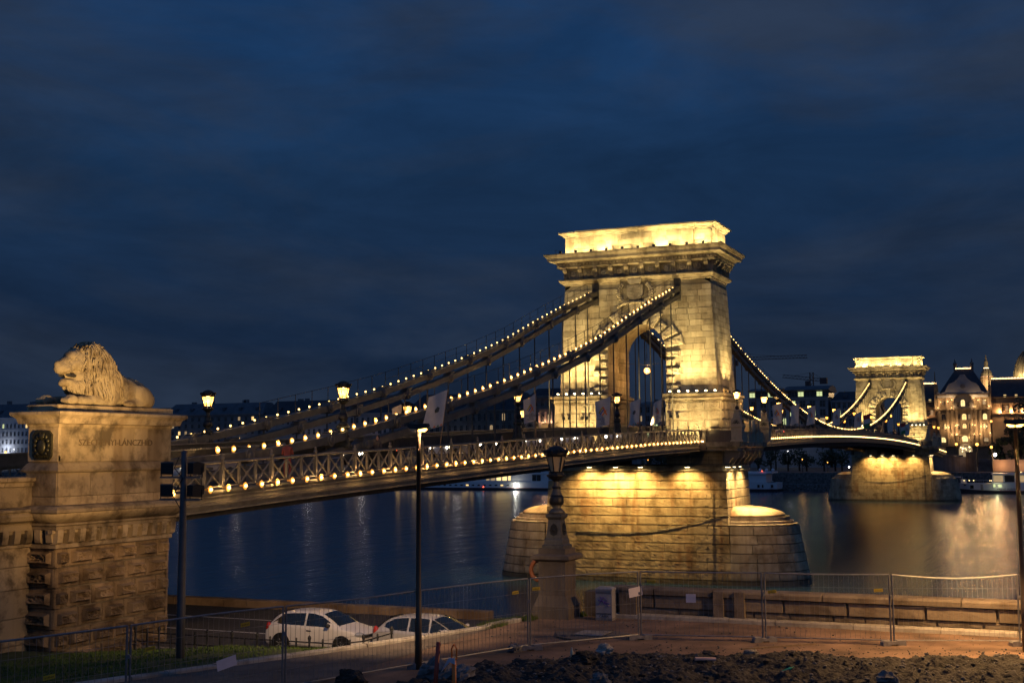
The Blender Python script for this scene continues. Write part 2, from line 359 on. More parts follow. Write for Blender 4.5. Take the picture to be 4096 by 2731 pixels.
def lerp(a, b_, t_): return a + (b_ - a) * t_
def interp(tab, x):
    if x <= tab[0][0]: return tab[0][1]
    for (x0, y0), (x1, y1) in zip(tab, tab[1:]):
        if x <= x1: return lerp(y0, y1, (x - x0) / (x1 - x0))
    return tab[-1][1]
def block_mesh(bev=.04, rough=0, seed=0, mat='tower_stone', nx=1, ny=1, panel=0):
    """unit stone: x 0..1 depth (face at x=0 towards -x), y -.5...5, z -.5...5; bevels given in face fractions"""
    b_ = MB(); r_ = random.Random(seed)
    by = bev; bz = bev * 1.8
    F = [(1, .5, .5), (.25, .5, .5), (0, .5 - by, .5 - bz)]
    if panel: F += [(0, .5 - panel, .5 - panel * 1.6), (-.55, .5 - panel - .03, .5 - panel * 1.6 - .05)]
    b_.loft([[(d, -h, -v), (d, h, -v), (d, h, v), (d, -h, v)] for d, h, v in F], cap=False)
    d, h, v = F[-1]
    if rough:
        g = []
        for j in range(ny + 1):
            for i in range(nx + 1):
                edge = i in (0, nx) or j in (0, ny)
                g.append((d + (0 if edge else r_.uniform(-rough, rough)), -h + 2 * h * i / nx, -v + 2 * v * j / ny))
        b_.add(g, [(j * (nx + 1) + i, j * (nx + 1) + i + 1, (j + 1) * (nx + 1) + i + 1, (j + 1) * (nx + 1) + i) for j in range(ny) for i in range(nx)])
    else: b_.add([(d, -h, -v), (d, h, -v), (d, h, v), (d, -h, v)], [(0, 1, 2, 3)])
    return b_.mesh('stone', mat)
def split(w, n0, r_=R, jit=.3):
    """split width w in about n0 long pieces; returns list of (centre, width) from 0"""
    k = max(1, round(w / n0)); ws = [1 + r_.uniform(-jit, jit) for _ in range(k)]; s_ = sum(ws); p = 0; o = []
    for a in ws: a = a / s_ * w; o.append((p + a / 2, a)); p += a
    return o

# ================================================================== SETTING
WZ = 0.2
wb = MB(); wb.add([(-83, -600, WZ), (290, -900, WZ), (290, 900, WZ), (-83, 600, WZ)], [(0, 1, 2, 3)]); wb.obj('river_water', 'water', kind='structure')
def sm(t_): t_ = max(0., min(1., t_)); return t_ * t_ * (3 - 2 * t_)
def lawn_z(x, y):
    ze = 6.05 + 1.15 * sm((-16.6 - y) / 5.0); zi = 7.36 - .75 * sm((y + 17.5) / 9.)
    return lerp(ze, zi, sm((-87.6 - x) / 6.0))
KERB = [(-112, -12.5), (-104, -15.4), (-99.1, -17.2), (-95.7, -18.6), (-92.2, -20.1), (-90.0, -20.95), (-87.6, -21.7), (-85.2, -22.1)]
def kerb_y(x): return interp(KERB, x)
# ground: one large sheet for the near bank (plaza), sunk under the lawn and road
def grid_mesh(x0, x1, y0, y1, nx, ny, zf, skip=None):
    b_ = MB(); b_.sm = True
    vs = [(lerp(x0, x1, i / nx), lerp(y0, y1, j / ny), 0) for j in range(ny + 1) for i in range(nx + 1)]
    vs = [(x, y, zf(x, y)) for x, y, _ in vs]
    fs = [(j * (nx + 1) + i, j * (nx + 1) + i + 1, (j + 1) * (nx + 1) + i + 1, (j + 1) * (nx + 1) + i) for j in range(ny) for i in range(nx)]
    if skip: fs = [f for f in fs if not skip(sum(vs[i][0] for i in f) / 4, sum(vs[i][1] for i in f) / 4)]
    b_.add(vs, fs); return b_
def plaza_z(x, y): return 7.36 + .025 * noise.noise((x * .5, y * .5, 0))
gb = grid_mesh(-150, -82.3, -120, -21.9, 90, 130, plaza_z); gb.obj('plaza_ground', 'plaza', kind='structure')
pb = MB(); pb.sm = True
for i in range(60):
    xa, xb = lerp(-150, -85.2, i / 60), lerp(-150, -85.2, (i + 1) / 60)
    pb.add([(xa, -22.0, 7.37), (xb, -22.0, 7.37), (xb, max(kerb_y(xb) - .1, -22.), 7.38), (xa, max(kerb_y(xa) - .1, -22.), 7.38)], [(0, 1, 2, 3)])
pb.obj('footpath', 'path', kind='structure')
def lz(x, y): return lawn_z(x, y) + .05 * noise.noise((x * 1.3, y * 1.3, 3))
lb = grid_mesh(-112, -87.6, -22.0, -6.6, 110, 70, lz, skip=lambda x, y: y < kerb_y(x) + .05 or (x > -92 and y > -7.9))
lb.obj('lawn_ground', 'grass_soil', kind='structure')
lb = MB(); lb.box(-87.72, -87.55, -21.4, -7.9, 5.9, 6.13); lb.obj('lawn_edge', 'kerb_stone', kind='structure')
# grass blades
gr = MB()
for i in range(42000):
    x = R.uniform(-106, -87.7); y = R.uniform(-21.9, -8.1)
    if y < kerb_y(x) + .35 or (x > -92.2 and y > -8.2): continue
    if noise.noise((x * .9, y * .9, 5)) < -.18 + (0.25 if y < kerb_y(x) + 1.0 else 0): continue
    z = lz(x, y); a = R.uniform(0, pi); h = R.uniform(.03, .10); w = R.uniform(.012, .028)
    dx, dy = math.cos(a) * w, math.sin(a) * w; lx, ly = R.uniform(-.04, .04), R.uniform(-.04, .04)
    gr.add([(x - dx, y - dy, z - .01), (x + dx, y + dy, z - .01), (x + lx, y + ly, z + h)], [(0, 1, 2)])
for cx_, cy_, rr, nn in ((-86.4, -21.75, 1.1, 500), (-84.6, -22.3, .6, 260), (-85.3, -21.9, .8, 260), (-83.1, -23.7, .35, 120)):
    for i in range(nn):
        a = R.uniform(0, 2 * pi); q_ = rr * math.sqrt(R.random()); x = cx_ + q_ * math.cos(a); y = cy_ + .35 * q_ * math.sin(a); h = R.uniform(.06, .2)
        z = 7.36; w = .03; gr.add([(x - w, y, z), (x + w, y, z), (x + R.uniform(-.06, .06), y, z + h)], [(0, 1, 2)])
gr.obj('grass', 'grass_blade', kind='stuff')
# quay road under the bridge
rb = MB(); rb.add([(-87.6, -22.2, 6.1), (-82.0, -22.2, 6.1), (-75.9, -17.0, 6.1), (-75.9, 90, 6.1), (-87.6, 90, 6.1)], [(0, 1, 2, 3, 4)])
rb.obj('quay_road', 'asphalt', kind='structure')
rb = MB(); rb.box(-83.3, -83.18, -16, 60, 6.104, 6.108); rb.box(-80.0, -79.88, -16, 60, 6.104, 6.108)
rb.obj('lane_marking', 'white_paint', kind='structure')
qb = MB(); qb.prism([(-76.2, -16.9), (-82.0, -22.2), (-82.0, -26), (-75.4, -26), (-75.4, 90), (-76.0, 90)], 'z', -1, 6.04); qb.obj('quay_embankment', 'quay_stone', kind='structure')
# plaza retaining wall beside the ramp
qb = MB(); qb.box(-88.2, -82.0, -22.35, -21.75, 5.8, 7.33); qb.obj('ramp_wall', 'parapet_stone', kind='structure')
qb = MB(); qb.box(-82.35, -81.3, -120, -21.6, -1, 7.30); qb.obj('river_wall', 'quay_stone', kind='structure')
# kerb stones along the lawn
kb = empty('kerb', (-95, -19, 7.3)); kb['kind'] = 'structure'
L_ = 0; x = -106.0
while x < -85.4:
    ln = R.uniform(.9, 1.5); xb = min(x + ln * .93, -85.2); ya, yb = kerb_y(x), kerb_y(xb)
    b_ = MB(); d = Vector((xb - x, yb - ya, 0)).normalized(); nrm = Vector((-d.y, d.x, 0)); zz = 7.47 + R.uniform(-.015, .02)
    A = Vector((x + .015, ya, 0)); B = Vector((xb - .015, yb, 0)); w = .15; j = R.uniform(-.02, .02); A += nrm * j; B += nrm * j
    def ring(P, s_=1): return [P - nrm * w * s_ + Vector((0, 0, 7.1)), P - nrm * w * s_ + Vector((0, 0, zz - .03)), P - nrm * (w - .03) * s_ + Vector((0, 0, zz)), P + nrm * (w - .03) * s_ + Vector((0, 0, zz)), P + nrm * w * s_ + Vector((0, 0, zz - .03)), P + nrm * w * s_ + Vector((0, 0, 7.1))]
    b_.loft([ring(A), ring(B)]); b_.obj('stone', 'kerb_stone', kb); x = xb
# riverside parapet of big blocks (x = -82.6), pieces as parts
wp = empty('parapet_wall', (-82.6, -30, 7.36), 'low riverside wall of large dark stone blocks behind the mesh fence', 'wall')
core = MB(); core.box(-82.72, -82.2, -62, -24.6, 7.2, 8.28); core.obj('core', 'parapet_stone', wp)
um = block_mesh(.012, mat='parapet_stone', rough=.02, nx=5, ny=3, seed=3)
y = -24.6
for (z0, z1, n0, xf, jit) in ((7.50, 7.71, 1.2, -82.78, .25), (7.71, 8.15, 2.1, -82.84, .25)):
    for c_, w_ in split(36, n0, jit=jit):
        inst('stone', um, wp, (xf, -24.6 - c_, (z0 + z1) / 2 + .0), (0, 0, 0), (.5, w_ - .05, z1 - z0 - .04))
for c_, w_ in split(36, 1.9, jit=.2):
    b_ = MB(); y0, y1 = -24.6 - c_ - w_ / 2 + .02, -24.6 - c_ + w_ / 2 - .02
    b_.prism([(-82.92, 8.165), (-82.92, 8.31), (-82.86, 8.37), (-82.20, 8.39), (-82.12, 8.32), (-82.12, 8.165)], 'y', y0, y1); b_.obj('coping_stone', 'parapet_stone', wp)
for c_, w_ in split(36, 2.0, jit=.3):
    b_ = MB(); y0, y1 = -24.6 - c_ - w_ / 2 + .01, -24.6 - c_ + w_ / 2 - .01
    b_.prism([(-83.22, 7.3), (-83.20, 7.47), (-83.16, 7.50), (-82.85, 7.52), (-82.8, 7.3)], 'y', y0, y1); b_.obj('footing_stone', 'kerb_stone', wp)
for yy in (-25.35, -28.75):
    b_ = MB(); b_.rect([(.22, .3, 7.36), (.22, .3, 8.30), (.26, .34, 8.31), (.25, .33, 8.40), (.18, .26, 8.43)], -82.95, yy) if yy > -26 else b_.box(-82.98, -82.6, yy - .62, yy - .28, 7.36, 8.36).box(-82.98, -82.6, yy + .1, yy + .44, 7.36, 8.36)
    b_.obj('pillar', 'parapet_stone', wp)
b_ = MB(); b_.box(-83.0, -82.5, -24.9, -23.7, 7.36, 8.2); b_.obj('end_block', 'parapet_stone', wp)
# low parapet of the quay road
qp = empty('quay_parapet', (-76.4, -5, 6.1), 'low brown stone kerb wall between quay road and river', 'low wall')
for c_, w_ in split(77, 1.35, jit=.15):
    b_ = MB(); y0, y1 = 60 - c_ - w_ / 2 + .012, 60 - c_ + w_ / 2 - .012; zt = 6.44 + R.uniform(-.008, .008)
    b_.prism([(-76.62, 6.05), (-76.62, zt - .03), (-76.58, zt), (-76.06, zt), (-76.02, zt - .03), (-76.02, 6.05)], 'y', y0, y1); b_.obj('stone', 'quay_stone', qp)

# ================================================================== RIVER PIER
def make_pier():
    root = empty('river_pier', (0, 0, 0)); CZ = 5.95
    def hx(z): return 4.75 + .05 * (11 - z)
    def hy(z): return 9.25 + .045 * (11 - z)
    def yl(z): return 16.35 - .2 * z
    core = MB()
    core.rect([(hx(z) - .3, hy(z) - .3, z) for z in (-1, 5, 11.05)]); core.obj('core', 'pier_stone', root)
    def nose(t_, z, inset=0, sgn=-1, yk=None):
        a = hx(z) - inset; L = (yl(z) if yk is None else yk) - 9.6 - inset
        return (-a * math.cos(t_) * (1 - .04 * math.sin(2 * t_)), sgn * (9.6 + L * max(0., math.sin(t_)) ** .92), z)
    for sgn in (-1, 1):
        b_ = MB(); b_.sm = False
        rg = []
        for z, ins in ((-1, .25), (CZ - .02, .25)):
            rg.append([(-hx(z) + ins, 0, z)] + [nose(pi * k / 14, z, ins, sgn) for k in range(15)] + [(hx(z) - ins, 0, z)])
        b_.loft(rg); b_.obj('core', 'cutwater_stone', root)
        # stepped cap and dome
        b_ = MB(); st = [(5.93, 0.0), (5.95, .45), (6.22, .47), (6.24, .8), (6.62, .84)]
        rg = [[(-(hx(6) - i_ * .6), sgn * 6, z)] + [nose(pi * k / 14, 6, i_, sgn) for k in range(15)] + [((hx(6) - i_ * .6), sgn * 6, z)] for z, i_ in st]
        rg = [[(p[0], p[1], z) for p in rr] for rr, (z, _) in zip(rg, st)]
        b_.loft(rg, cap=False); b_.obj('cutwater_step', 'cutwater_stone', root)
        b_ = MB(); b_.sm = True
        rg = []
        for j in range(7):
            f = j / 6; i_ = .85 + (1 - math.cos(f * pi / 2)) * 2.6; z = 6.62 + .95 * math.sin(f * pi / 2)
            L = (yl(6) - 9.2 - .85) * (math.cos(f * pi / 2) * .85 + .15)
            rg.append([(-(hx(6) - .85) * math.cos(pi * k / 14) * (1 - .45 * f), sgn * (8.9 + max(0, L) * math.sin(pi * k / 14) ** .92), z) for k in range(15)])
        b_.loft(rg); b_.obj('cutwater_dome', 'pier_stone', root)
    # courses
    H = .865; um = block_mesh(.006, mat='pier_stone', rough=.05, nx=7, ny=4, seed=5); um2 = block_mesh(.006, mat='pier_stone', rough=.05, nx=7, ny=4, seed=9)
    rest = MB(); tilt = math.atan(.05)
    z = 11.02 - H * 13
    while z < 10.9:
        z1 = z + H; zc = (z + z1) / 2; w = hy(zc)
        for c_, w_ in split(2 * w, 1.75, jit=.35):
            inst('stone', R.choice((um, um2)), root, (-hx(zc), w - c_, zc), (0, tilt, 0), (.4, w_ - .008, H - .075))
        if z > CZ - .3:
            for c_, w_ in split(2 * hx(zc), 1.9, jit=.25):
                inst('stone', um, root, (-hx(zc) + c_, -hy(zc), zc), (0, tilt, pi / 2), (.4, w_ - .01, H - .075))
                inst('stone', um, root, (-hx(zc) + c_, hy(zc), zc), (0, tilt, -pi / 2), (.4, w_ - .01, H - .075)) if c_ < 2 else rest.box(-hx(zc) + c_ - w_ / 2 + .01, -hx(zc) + c_ + w_ / 2 - .01, hy(zc) - .2, hy(zc), z + .025, z1 - .025)
            for c_, w_ in split(2 * w, 1.7): rest.box(hx(zc) - .2, hx(zc), -w + c_ - w_ / 2 + .01, -w + c_ + w_ / 2 - .01, z + .025, z1 - .025)
        else:
            for sgn in (-1, 1):
                ks = 9
                off = R.uniform(-.25, .25)
                for k in range(ks):
                    t0 = max(0, pi * (k + (off if k else 0)) / ks) + .004; t1 = min(pi, pi * (k + 1 + (off if k < ks - 1 else 0)) / ks) - .004
                    rg = []
                    for s_ in range(4):
                        tt = lerp(t0, t1, s_ / 3)
                        rg.append([nose(tt, z + .035, 0, sgn), nose(tt, min(z1 - .04, CZ), 0, sgn), nose(tt, min(z1 - .04, CZ), .3, sgn), nose(tt, z + .035, .3, sgn)])
                    if k < (6 if sgn < 0 else 4):
                        b_ = MB(); b_.loft(rg); b_.obj('stone', 'cutwater_stone', root)
                    else: rest.loft(rg)
            for c_, w_ in split(2 * 9.6, 1.9): rest.box(hx(zc) - .2, hx(zc), -9.6 + c_ - w_ / 2 + .01, -9.6 + c_ + w_ / 2 - .01, z + .025, z1 - .025)
        z = z1
    rest.obj('hidden_side_stones', 'pier_stone', root, kind='stuff')
    # string course on top
    b_ = MB(); b_.rect([(4.75, 9.25, 11.05), (4.95, 9.45, 11.12), (4.95, 9.45, 11.25), (4.85, 9.35, 11.3), (4.85, 9.35, 11.62), (4.3, 9.0, 11.65)]); b_.obj('string_course', 'cornice_stone', root)
    # water gauge
    b_ = MB()
    for k in range(100):
        z = .55 + k * .1; x = -hx(z) - .012; w = .62 if k % 10 == 0 else (.42 if k % 5 == 0 else .26)
        b_.box(x - .012, x + .03, -8.05 - w / 2, -8.05 + w / 2, z - .011, z + .011)
    b_.obj('gauge_ticks', 'gauge_paint_letter_shade', root)
    for k in range(1, 10):
        me = text_mesh('I' * (k % 4 + 1) if k % 5 else 'V', .36, 'gauge_paint_letter_shade', .012); z = .7 + k
        for yy in (-7.35, -8.75): inst('gauge_numeral', me, root, (-hx(z) - .015, yy, z - .15), (pi / 2, 0, -pi / 2))
    # service platform and its floodlights
    b_ = MB(); b_.box(-5.5, -4.9, -9.6, 3.0, 11.72, 11.78)
    for i in range(8):
        y = -9.5 + i * 1.7; b_.bar((-5.45, y, 11.75), (-5.45, y, 12.5), .035)
    b_.bar((-5.45, -9.5, 12.5), (-5.45, 2.4, 12.5), .035); b_.bar((-5.45, -9.5, 12.15), (-5.45, 2.4, 12.15), .03)
    b_.obj('service_platform', 'chain_dark', root)
    for (x, y) in ((-5.35, 4.6), (-5.35, 1.8), (-5.35, -.8), (-5.35, -5.6), (-3.6, -9.85), (-1.2, -9.85), (-5.2, -9.6)):
        b_ = MB(); b_.cbox((x, y, 11.55), (.16 if x < -5 else .5, .5 if x < -5 else .16, .14)); f = b_.obj('floodlight', 'flood_body', root)
        b_ = MB(); b_.cbox((x, y, 11.47), (.12 if x < -5 else .44, .44 if x < -5 else .12, .02)); b_.obj('lens', 'flood_lit', f)
    # hanging cable
    b_ = MB(); pts = []
    for k in range(15):
        f = k / 14; y = lerp(-9.6, 6.4, f); z = lerp(6.9, 5.0, f) - .75 * math.sin(pi * f) ** 1.3; pts.append((-hx(z) - .06, y, z))
    b_.tube(pts, .028, 4); b_.obj('cable', 'chain_dark', root)
    # consoles under the walkway round the tower
    for sg in (-1, 1):
        for k in range(6):
            x = -4.9 + k * 2.0; b_ = MB(); b_.sm = False
            pr = [(9.3, 11.7), (9.3, 13.05), (10.85, 13.05), (10.8, 12.75), (10.5, 12.5), (10.05, 12.35), (9.8, 12.0), (9.6, 11.75)]
            b_.prism([(sg * p[0], p[1]) for p in pr], 'x', x - .22, x + .22); b_.lathe([(.34, -.26), (.34, .26)], 12, (x, sg * 10.35, 12.62), 'x'); b_.obj('console', 'far_dark', root)
    return root
pier = make_pier()
tag(pier, 'large floodlit bridge pier of banded yellow stone nearest the camera', 'bridge pier', 'stone piers standing in the river')
P1 = -202.66
pier2 = copy_tree(pier, (202.66, 0, 0), label='smaller far bridge pier standing near the opposite riverbank')
for sx, pw in ((0, 1.0), (202.66, 1.05)):
    for (y, s_) in ((4.6, .8), (1.8, 1.1), (-.8, .9), (-5.6, .8)):
        lamp('SPOT', (-6.35 + sx, y, 11.75), 1500 * s_ * pw, (1, .66, .23), .12, (-4.9 + sx, y, 5.0), 125, .8, 'pier_flood_fill')
    lamp('SPOT', (-3.0 + sx, -10.7, 11.7), 1300 * pw, (1, .74, .34), .12, (-3.0 + sx, -9.3, 6.5), 120, .8, 'pier_flood_fill')
    lamp('SPOT', (-2.4 + sx, -11.2, 11.6), 2300 * (pw if sx == 0 else .25), (1, .68, .28), .12, (-3.4 + sx, -14.2, 4), 120, .9, 'pier_flood_fill')  # extra spot added to bring light onto the cutwater
    lamp('SPOT', (-2.4 + sx, 11.2, 11.6), 1500 * (pw if sx == 0 else .25), (1, .68, .28), .12, (-3.4 + sx, 14.2, 4), 120, .9, 'pier_flood_fill')  # matching added spot for the north cutwater
    for sg in (-1, 1): lamp('SPOT', (-7.0 + sx, sg * 11.4, 13.2), (1300 if sx == 0 else 60), (1, .62, .26), .15, (-4.6 + sx, sg * 14.0, 3), 80, .95, 'pier_flood_fill')  # added spots without fixtures, filling the cutwater walls
    lamp('SPOT', (1.0 + sx, -10.7, 11.7), 900 * pw, (1, .74, .34), .12, (1.0 + sx, -9.3, 6.5), 120, .8, 'pier_flood_fill')

# ================================================================== BRIDGE TOWER
def make_tower():
    root = empty('bridge_tower', (0, 0, 0)); AR = 3.12; SP = 22.95
    ZB, ZT = 18.95, 30.35
    def sx(z): return lerp(3.5, 3.2, (z - ZB) / (ZT - ZB))
    def sy(z): return lerp(8.38, 7.8, (z - ZB) / (ZT - ZB))
    # flared foot of the shaft
    for sg in (-1, 1):
        b_ = MB(); y0, y1 = sg * AR, sg * 8.8
        b_.box(-4.0, 4.0, min(y0, y1), max(y0, y1), 11.6, 17.95); b_.obj('leg_core', 'tower_stone', root)
        # rope moulding and cap
        cy = sg * (AR + 8.9) / 2; hyb = (8.9 - AR) / 2
        b_ = MB(); b_.rect([(4.08, hyb, 17.95), (4.14, hyb + .06, 17.98), (4.14, hyb + .06, 18.05), (4.05, hyb, 18.06)], 0, cy); b_.obj('fillet', 'cornice_stone', root)
        b_ = MB(); b_.rect([(4.12, hyb + .04, 18.42), (4.36, hyb + .26, 18.5), (4.36, hyb + .26, 18.72), (4.25, hyb + .15, 18.76), (3.9, hyb - .2, 18.82)], 0, cy); b_.obj('cap_moulding', 'cornice_stone', root)
        # twisted rope torus (west, south/north outer side)
        b_ = MB(); b_.sm = True
        ya, yb = cy - hyb - .02, cy + hyb + .02
        path = [(-4.1, ya, 18.24), (-4.1, yb, 18.24), (4.1, yb, 18.24), (4.1, ya, 18.24)]
        for (p, q_) in zip(path, path[1:] + path[:1]):
            p, q_ = Vector(p), Vector(q_); nseg = max(4, int((q_ - p).length / .14)); rg = []
            dd = (q_ - p).normalized(); a = dd.cross(Vector((0, 0, 1))); n8 = 8
            for k in range(nseg + 1):
                c_ = p + (q_ - p) * k / nseg; ph = k * .14 * 2.6
                rg.append([c_ + (a * math.cos(2 * pi * j / n8 + ph) + Vector((0, 0, 1)) * math.sin(2 * pi * j / n8 + ph)) * (.2 if j % 2 else .15) for j in range(n8)])
            b_.loft(rg)
        b_.obj('rope_moulding', 'tower_carved', root)
    # shaft with arch
    b_ = MB(); zs = [ZB, 20, 21, 22, SP]
    nA = 12
    for X in (-1, 1):
        for sg in (-1, 1):
            fr = [[(X * sx(z), sg * sy(z), z), (X * sx(z), sg * AR, z)] for z in zs]
            for k in range(1, nA + 1):
                a = pi / 2 * k / nA; ya, za = AR * math.cos(a), SP + AR * math.sin(a)
                f = k / nA
                zo = lerp(SP, ZT, min(1, f * 1.6)) if f * 1.6 <= 1 else ZT
                yo = sy(zo) if f * 1.6 <= 1 else lerp(sy(ZT), 0, (f * 1.6 - 1) / .6)
                fr.append([(X * sx(zo), sg * yo, zo), (X * sx(za), sg * ya, za)])
            for r0, r1 in zip(fr, fr[1:]): b_.add([r0[0], r0[1], r1[1], r1[0]], [(0, 1, 2, 3)])
    for sg in (-1, 1):
        b_.add([(-sx(ZB), sg * sy(ZB), ZB), (sx(ZB), sg * sy(ZB), ZB), (sx(ZT), sg * sy(ZT), ZT), (-sx(ZT), sg * sy(ZT), ZT)], [(0, 1, 2, 3)])
        b_.add([(-3.5, sg * AR, 11.6), (3.5, sg * AR, 11.6), (sx(SP), sg * AR, SP), (-sx(SP), sg * AR, SP)], [(0, 1, 2, 3)])
    for k in range(24):
        a0, a1 = pi * k / 24, pi * (k + 1) / 24
        b_.add([(-3.4, AR * math.cos(a0), SP + AR * math.sin(a0)), (3.4, AR * math.cos(a0), SP + AR * math.sin(a0)), (3.3, AR * math.cos(a1), SP + AR * math.sin(a1)), (-3.3, AR * math.cos(a1), SP + AR * math.sin(a1))], [(0, 1, 2, 3)])
    b_.obj('shaft_wall', 'tower_stone', root)
    b_ = MB()
    for sg in (-1, 1):
        cy = sg * (AR + 8.5) / 2; h = (8.5 - AR) / 2
        b_.rect([(3.95, h + .15, 18.8), (3.75, h + .06, 18.84), (3.52, h - .04, 18.97)], 0, cy)
    b_.obj('shaft_base', 'tower_stone', root)
    # ashlar facing of the shaft: thin proud stones
    um = block_mesh(.004, mat='tower_stone', rough=.04, nx=6, ny=3, seed=21); um2 = block_mesh(.004, mat='tower_stone', rough=.04, nx=6, ny=3, seed=22)
    H = .6; tw = math.atan((sx(ZB) - sx(ZT)) / (ZT - ZB)); ts = math.atan((sy(ZB) - sy(ZT)) / (ZT - ZB)); cnt = 0
    z = ZB + .02; row = 0
    while z + H < ZT:
        zc = z + H / 2; w = sy(zc)
        gap = AR + (1.75 if row % 2 else 1.45)
        if zc > SP: gap = math.sqrt(max(0, (AR + 1.85) ** 2 - (zc - SP) ** 2)) if zc < SP + AR + 1.8 else 0
        spans = [(-w, -gap), (gap, w)] if gap > .2 else [(-w, w)]
        for a, c_ in spans:
            for cc, ww in split(c_ - a, 1.25, jit=.3):
                if row == 0 and ww < .1: continue
                j_ = R.uniform(-.012, .016); inst('stone', R.choice((um, um2)), root, (-sx(zc) - .045 - j_, a + cc, zc), (0, tw, 0), (.07, ww - .028, H - .03)); cnt += 1
        for cc, ww in split(2 * sx(zc), 1.5, jit=.25):
            inst('stone', R.choice((um, um2)), root, (-sx(zc) + cc, -w - .045 - R.uniform(-.01, .014), zc), (0, ts, pi / 2), (.07, ww - .028, H - .03)); cnt += 1
        z += H; row += 1
    # rusticated base stones
    ur = block_mesh(.03, mat='tower_carved', rough=.18, nx=12, ny=5, seed=31, panel=.07); ur2 = block_mesh(.03, mat='tower_carved', rough=.10, nx=9, ny=4, seed=32, panel=.07)
    for r_ in range(4):
        z0 = 14.35 + r_ * .9; zc = z0 + .45
        for sg in (-1, 1):
            k = 3; ws = [1.35, 1.0, 1.65, 1.7] if r_ % 2 else [.75, 2.1, 1.4, 1.45]; p = AR
            for wv in ws:
                c_ = p + wv / 2; p += wv
                inst('stone', ur if R.random() < .5 else ur2, root, (-4.06, sg * c_, zc), (0, 0, 0), (.14, wv - .03, .86))
        p = -4.0
        for wv in ([1.2, 2.0, 1.6, 2.0, 1.2] if r_ % 2 else [2.0, 1.6, 2.0, 2.4]):
            inst('stone', ur2, root, (p + wv / 2, -8.86, zc), (0, 0, pi / 2), (.14, wv - .03, .86)); p += wv
    # stones of the reveal (inner side of the far leg, facing the camera side)
    uq = block_mesh(.03, mat='tower_stone', rough=.1, nx=6, ny=4, seed=41)
    z = 14.4; row = 0
    while z < 22.9:
        for cc, ww in split(6.9, 1.7, jit=.2): inst('stone', uq, root, (-3.45 + cc, AR - .06, z + .38), (0, 0, pi / 2), (.1, ww - .04, .72))
        z += .76; row += 1
    # arch quoins: alternating long and short rough stones
    for sg in (-1, 1):
        for r_ in range(5):
            zc = 19.35 + r_ * .86; wv = 1.5 if r_ % 2 == 0 else .95
            inst('quoin', ur2, root, (-sx(zc) - .16, sg * (AR + wv / 2), zc), (0, 0, 0), (.3, wv, .66))
    for k in range(1, 12):
        if k == 6: continue
        a = pi * k / 12; lg = 1.75 if k % 2 == 0 else 1.2; b_ = MB()
        if k in (1, 11): lg = 2.0
        a0, a1 = a - pi / 24 * .82, a + pi / 24 * .82; am = []
        def arcp(rr, aa, x): return (x, rr * math.cos(aa), SP + rr * math.sin(aa))
        X = -sx(24) - .02
        b_.loft([[arcp(AR - .02, a0, X), arcp(AR - .02, a1, X), arcp(AR + lg, a1, X), arcp(AR + lg, a0, X)], [arcp(AR, a0, X - .14), arcp(AR, a1, X - .14), arcp(AR + lg, a1, X - .14), arcp(AR + lg, a0, X - .14)],
                 [arcp(AR + .13, a0 + .018, X - .24), arcp(AR + .13, a1 - .018, X - .24), arcp(AR + lg - .13, a1 - .018, X - .24), arcp(AR + lg - .13, a0 + .018, X - .24)]])
        g = []; nn = 6
        for j in range(nn + 1):
            for i in range(4):
                rr = lerp(AR + .13, AR + lg - .13, j / nn); aa = lerp(a0 + .018, a1 - .018, i / 3); e_ = 0 if j in (0, nn) or i in (0, 3) else R.uniform(0, .09)
                g.append(arcp(rr, aa, X - .245 - e_))
        b_.add(g, [(j * 4 + i, j * 4 + i + 1, j * 4 + i + 5, j * 4 + i + 4) for j in range(nn) for i in range(3)])
        b_.obj('voussoir', 'tower_carved', root)
    b_ = MB(); X = -3.35
    b_.loft([[(X, -.42, 26.0), (X, .42, 26.0), (X, .72, 28.15), (X, -.72, 28.15)], [(X - .42, -.36, 26.05), (X - .42, .36, 26.05), (X - .42, .62, 28.1), (X - .42, -.62, 28.1)]])
    b_.loft([[(X - .5, -.75, 28.1), (X - .5, .75, 28.1), (X - .5, .75, 28.3), (X - .5, -.75, 28.3)], [(X + .2, -.75, 28.1), (X + .2, .75, 28.1), (X + .2, .75, 28.3), (X + .2, -.75, 28.3)]])
    b_.obj('keystone', 'tower_carved', root)
    # carved crest: crown, shield, leaf sprays, scroll
    X = -3.42
    b_ = MB(); b_.prism([(-.82, 30.0), (-.85, 28.95), (-.6, 28.62), (0, 28.42), (.6, 28.62), (.85, 28.95), (.82, 30.0)], 'x', X - .28, X + .1)
    for k in range(4): b_.box(X - .36, X - .25, .08, .70, 28.85 + k * .28, 28.97 + k * .28)
    b_.box(X - .37, X - .25, -.44, -.36, 28.7, 29.9); b_.box(X - .37, X - .25, -.62, -.18, 29.55, 29.65); b_.box(X - .37, X - .25, -.7, -.12, 29.25, 29.37)
    b_.prism([(-.7, 28.8), (-.4, 29.0), (-.1, 28.75), (-.1, 28.62), (-.4, 28.55)], 'x', X - .35, X - .25)
    sh = b_.obj('shield', 'tower_carved', root)
    b_ = MB(); b_.prism([(-.55, 30.1), (.55, 30.1), (.72, 30.5), (-.72, 30.5)], 'x', X - .4, X + .1)
    for k in range(7):
        y = -.66 + k * .22; b_.prism([(y - .1, 30.45), (y + .1, 30.45), (y + .03, 30.78 + (.12 if k == 3 else 0)), (y - .03, 30.78 + (.12 if k == 3 else 0))], 'x', X - .4, X - .22)
    b_.sphere((X - .2, 0, 30.93), .1, 8, 5); b_.obj('crown', 'tower_carved', root)
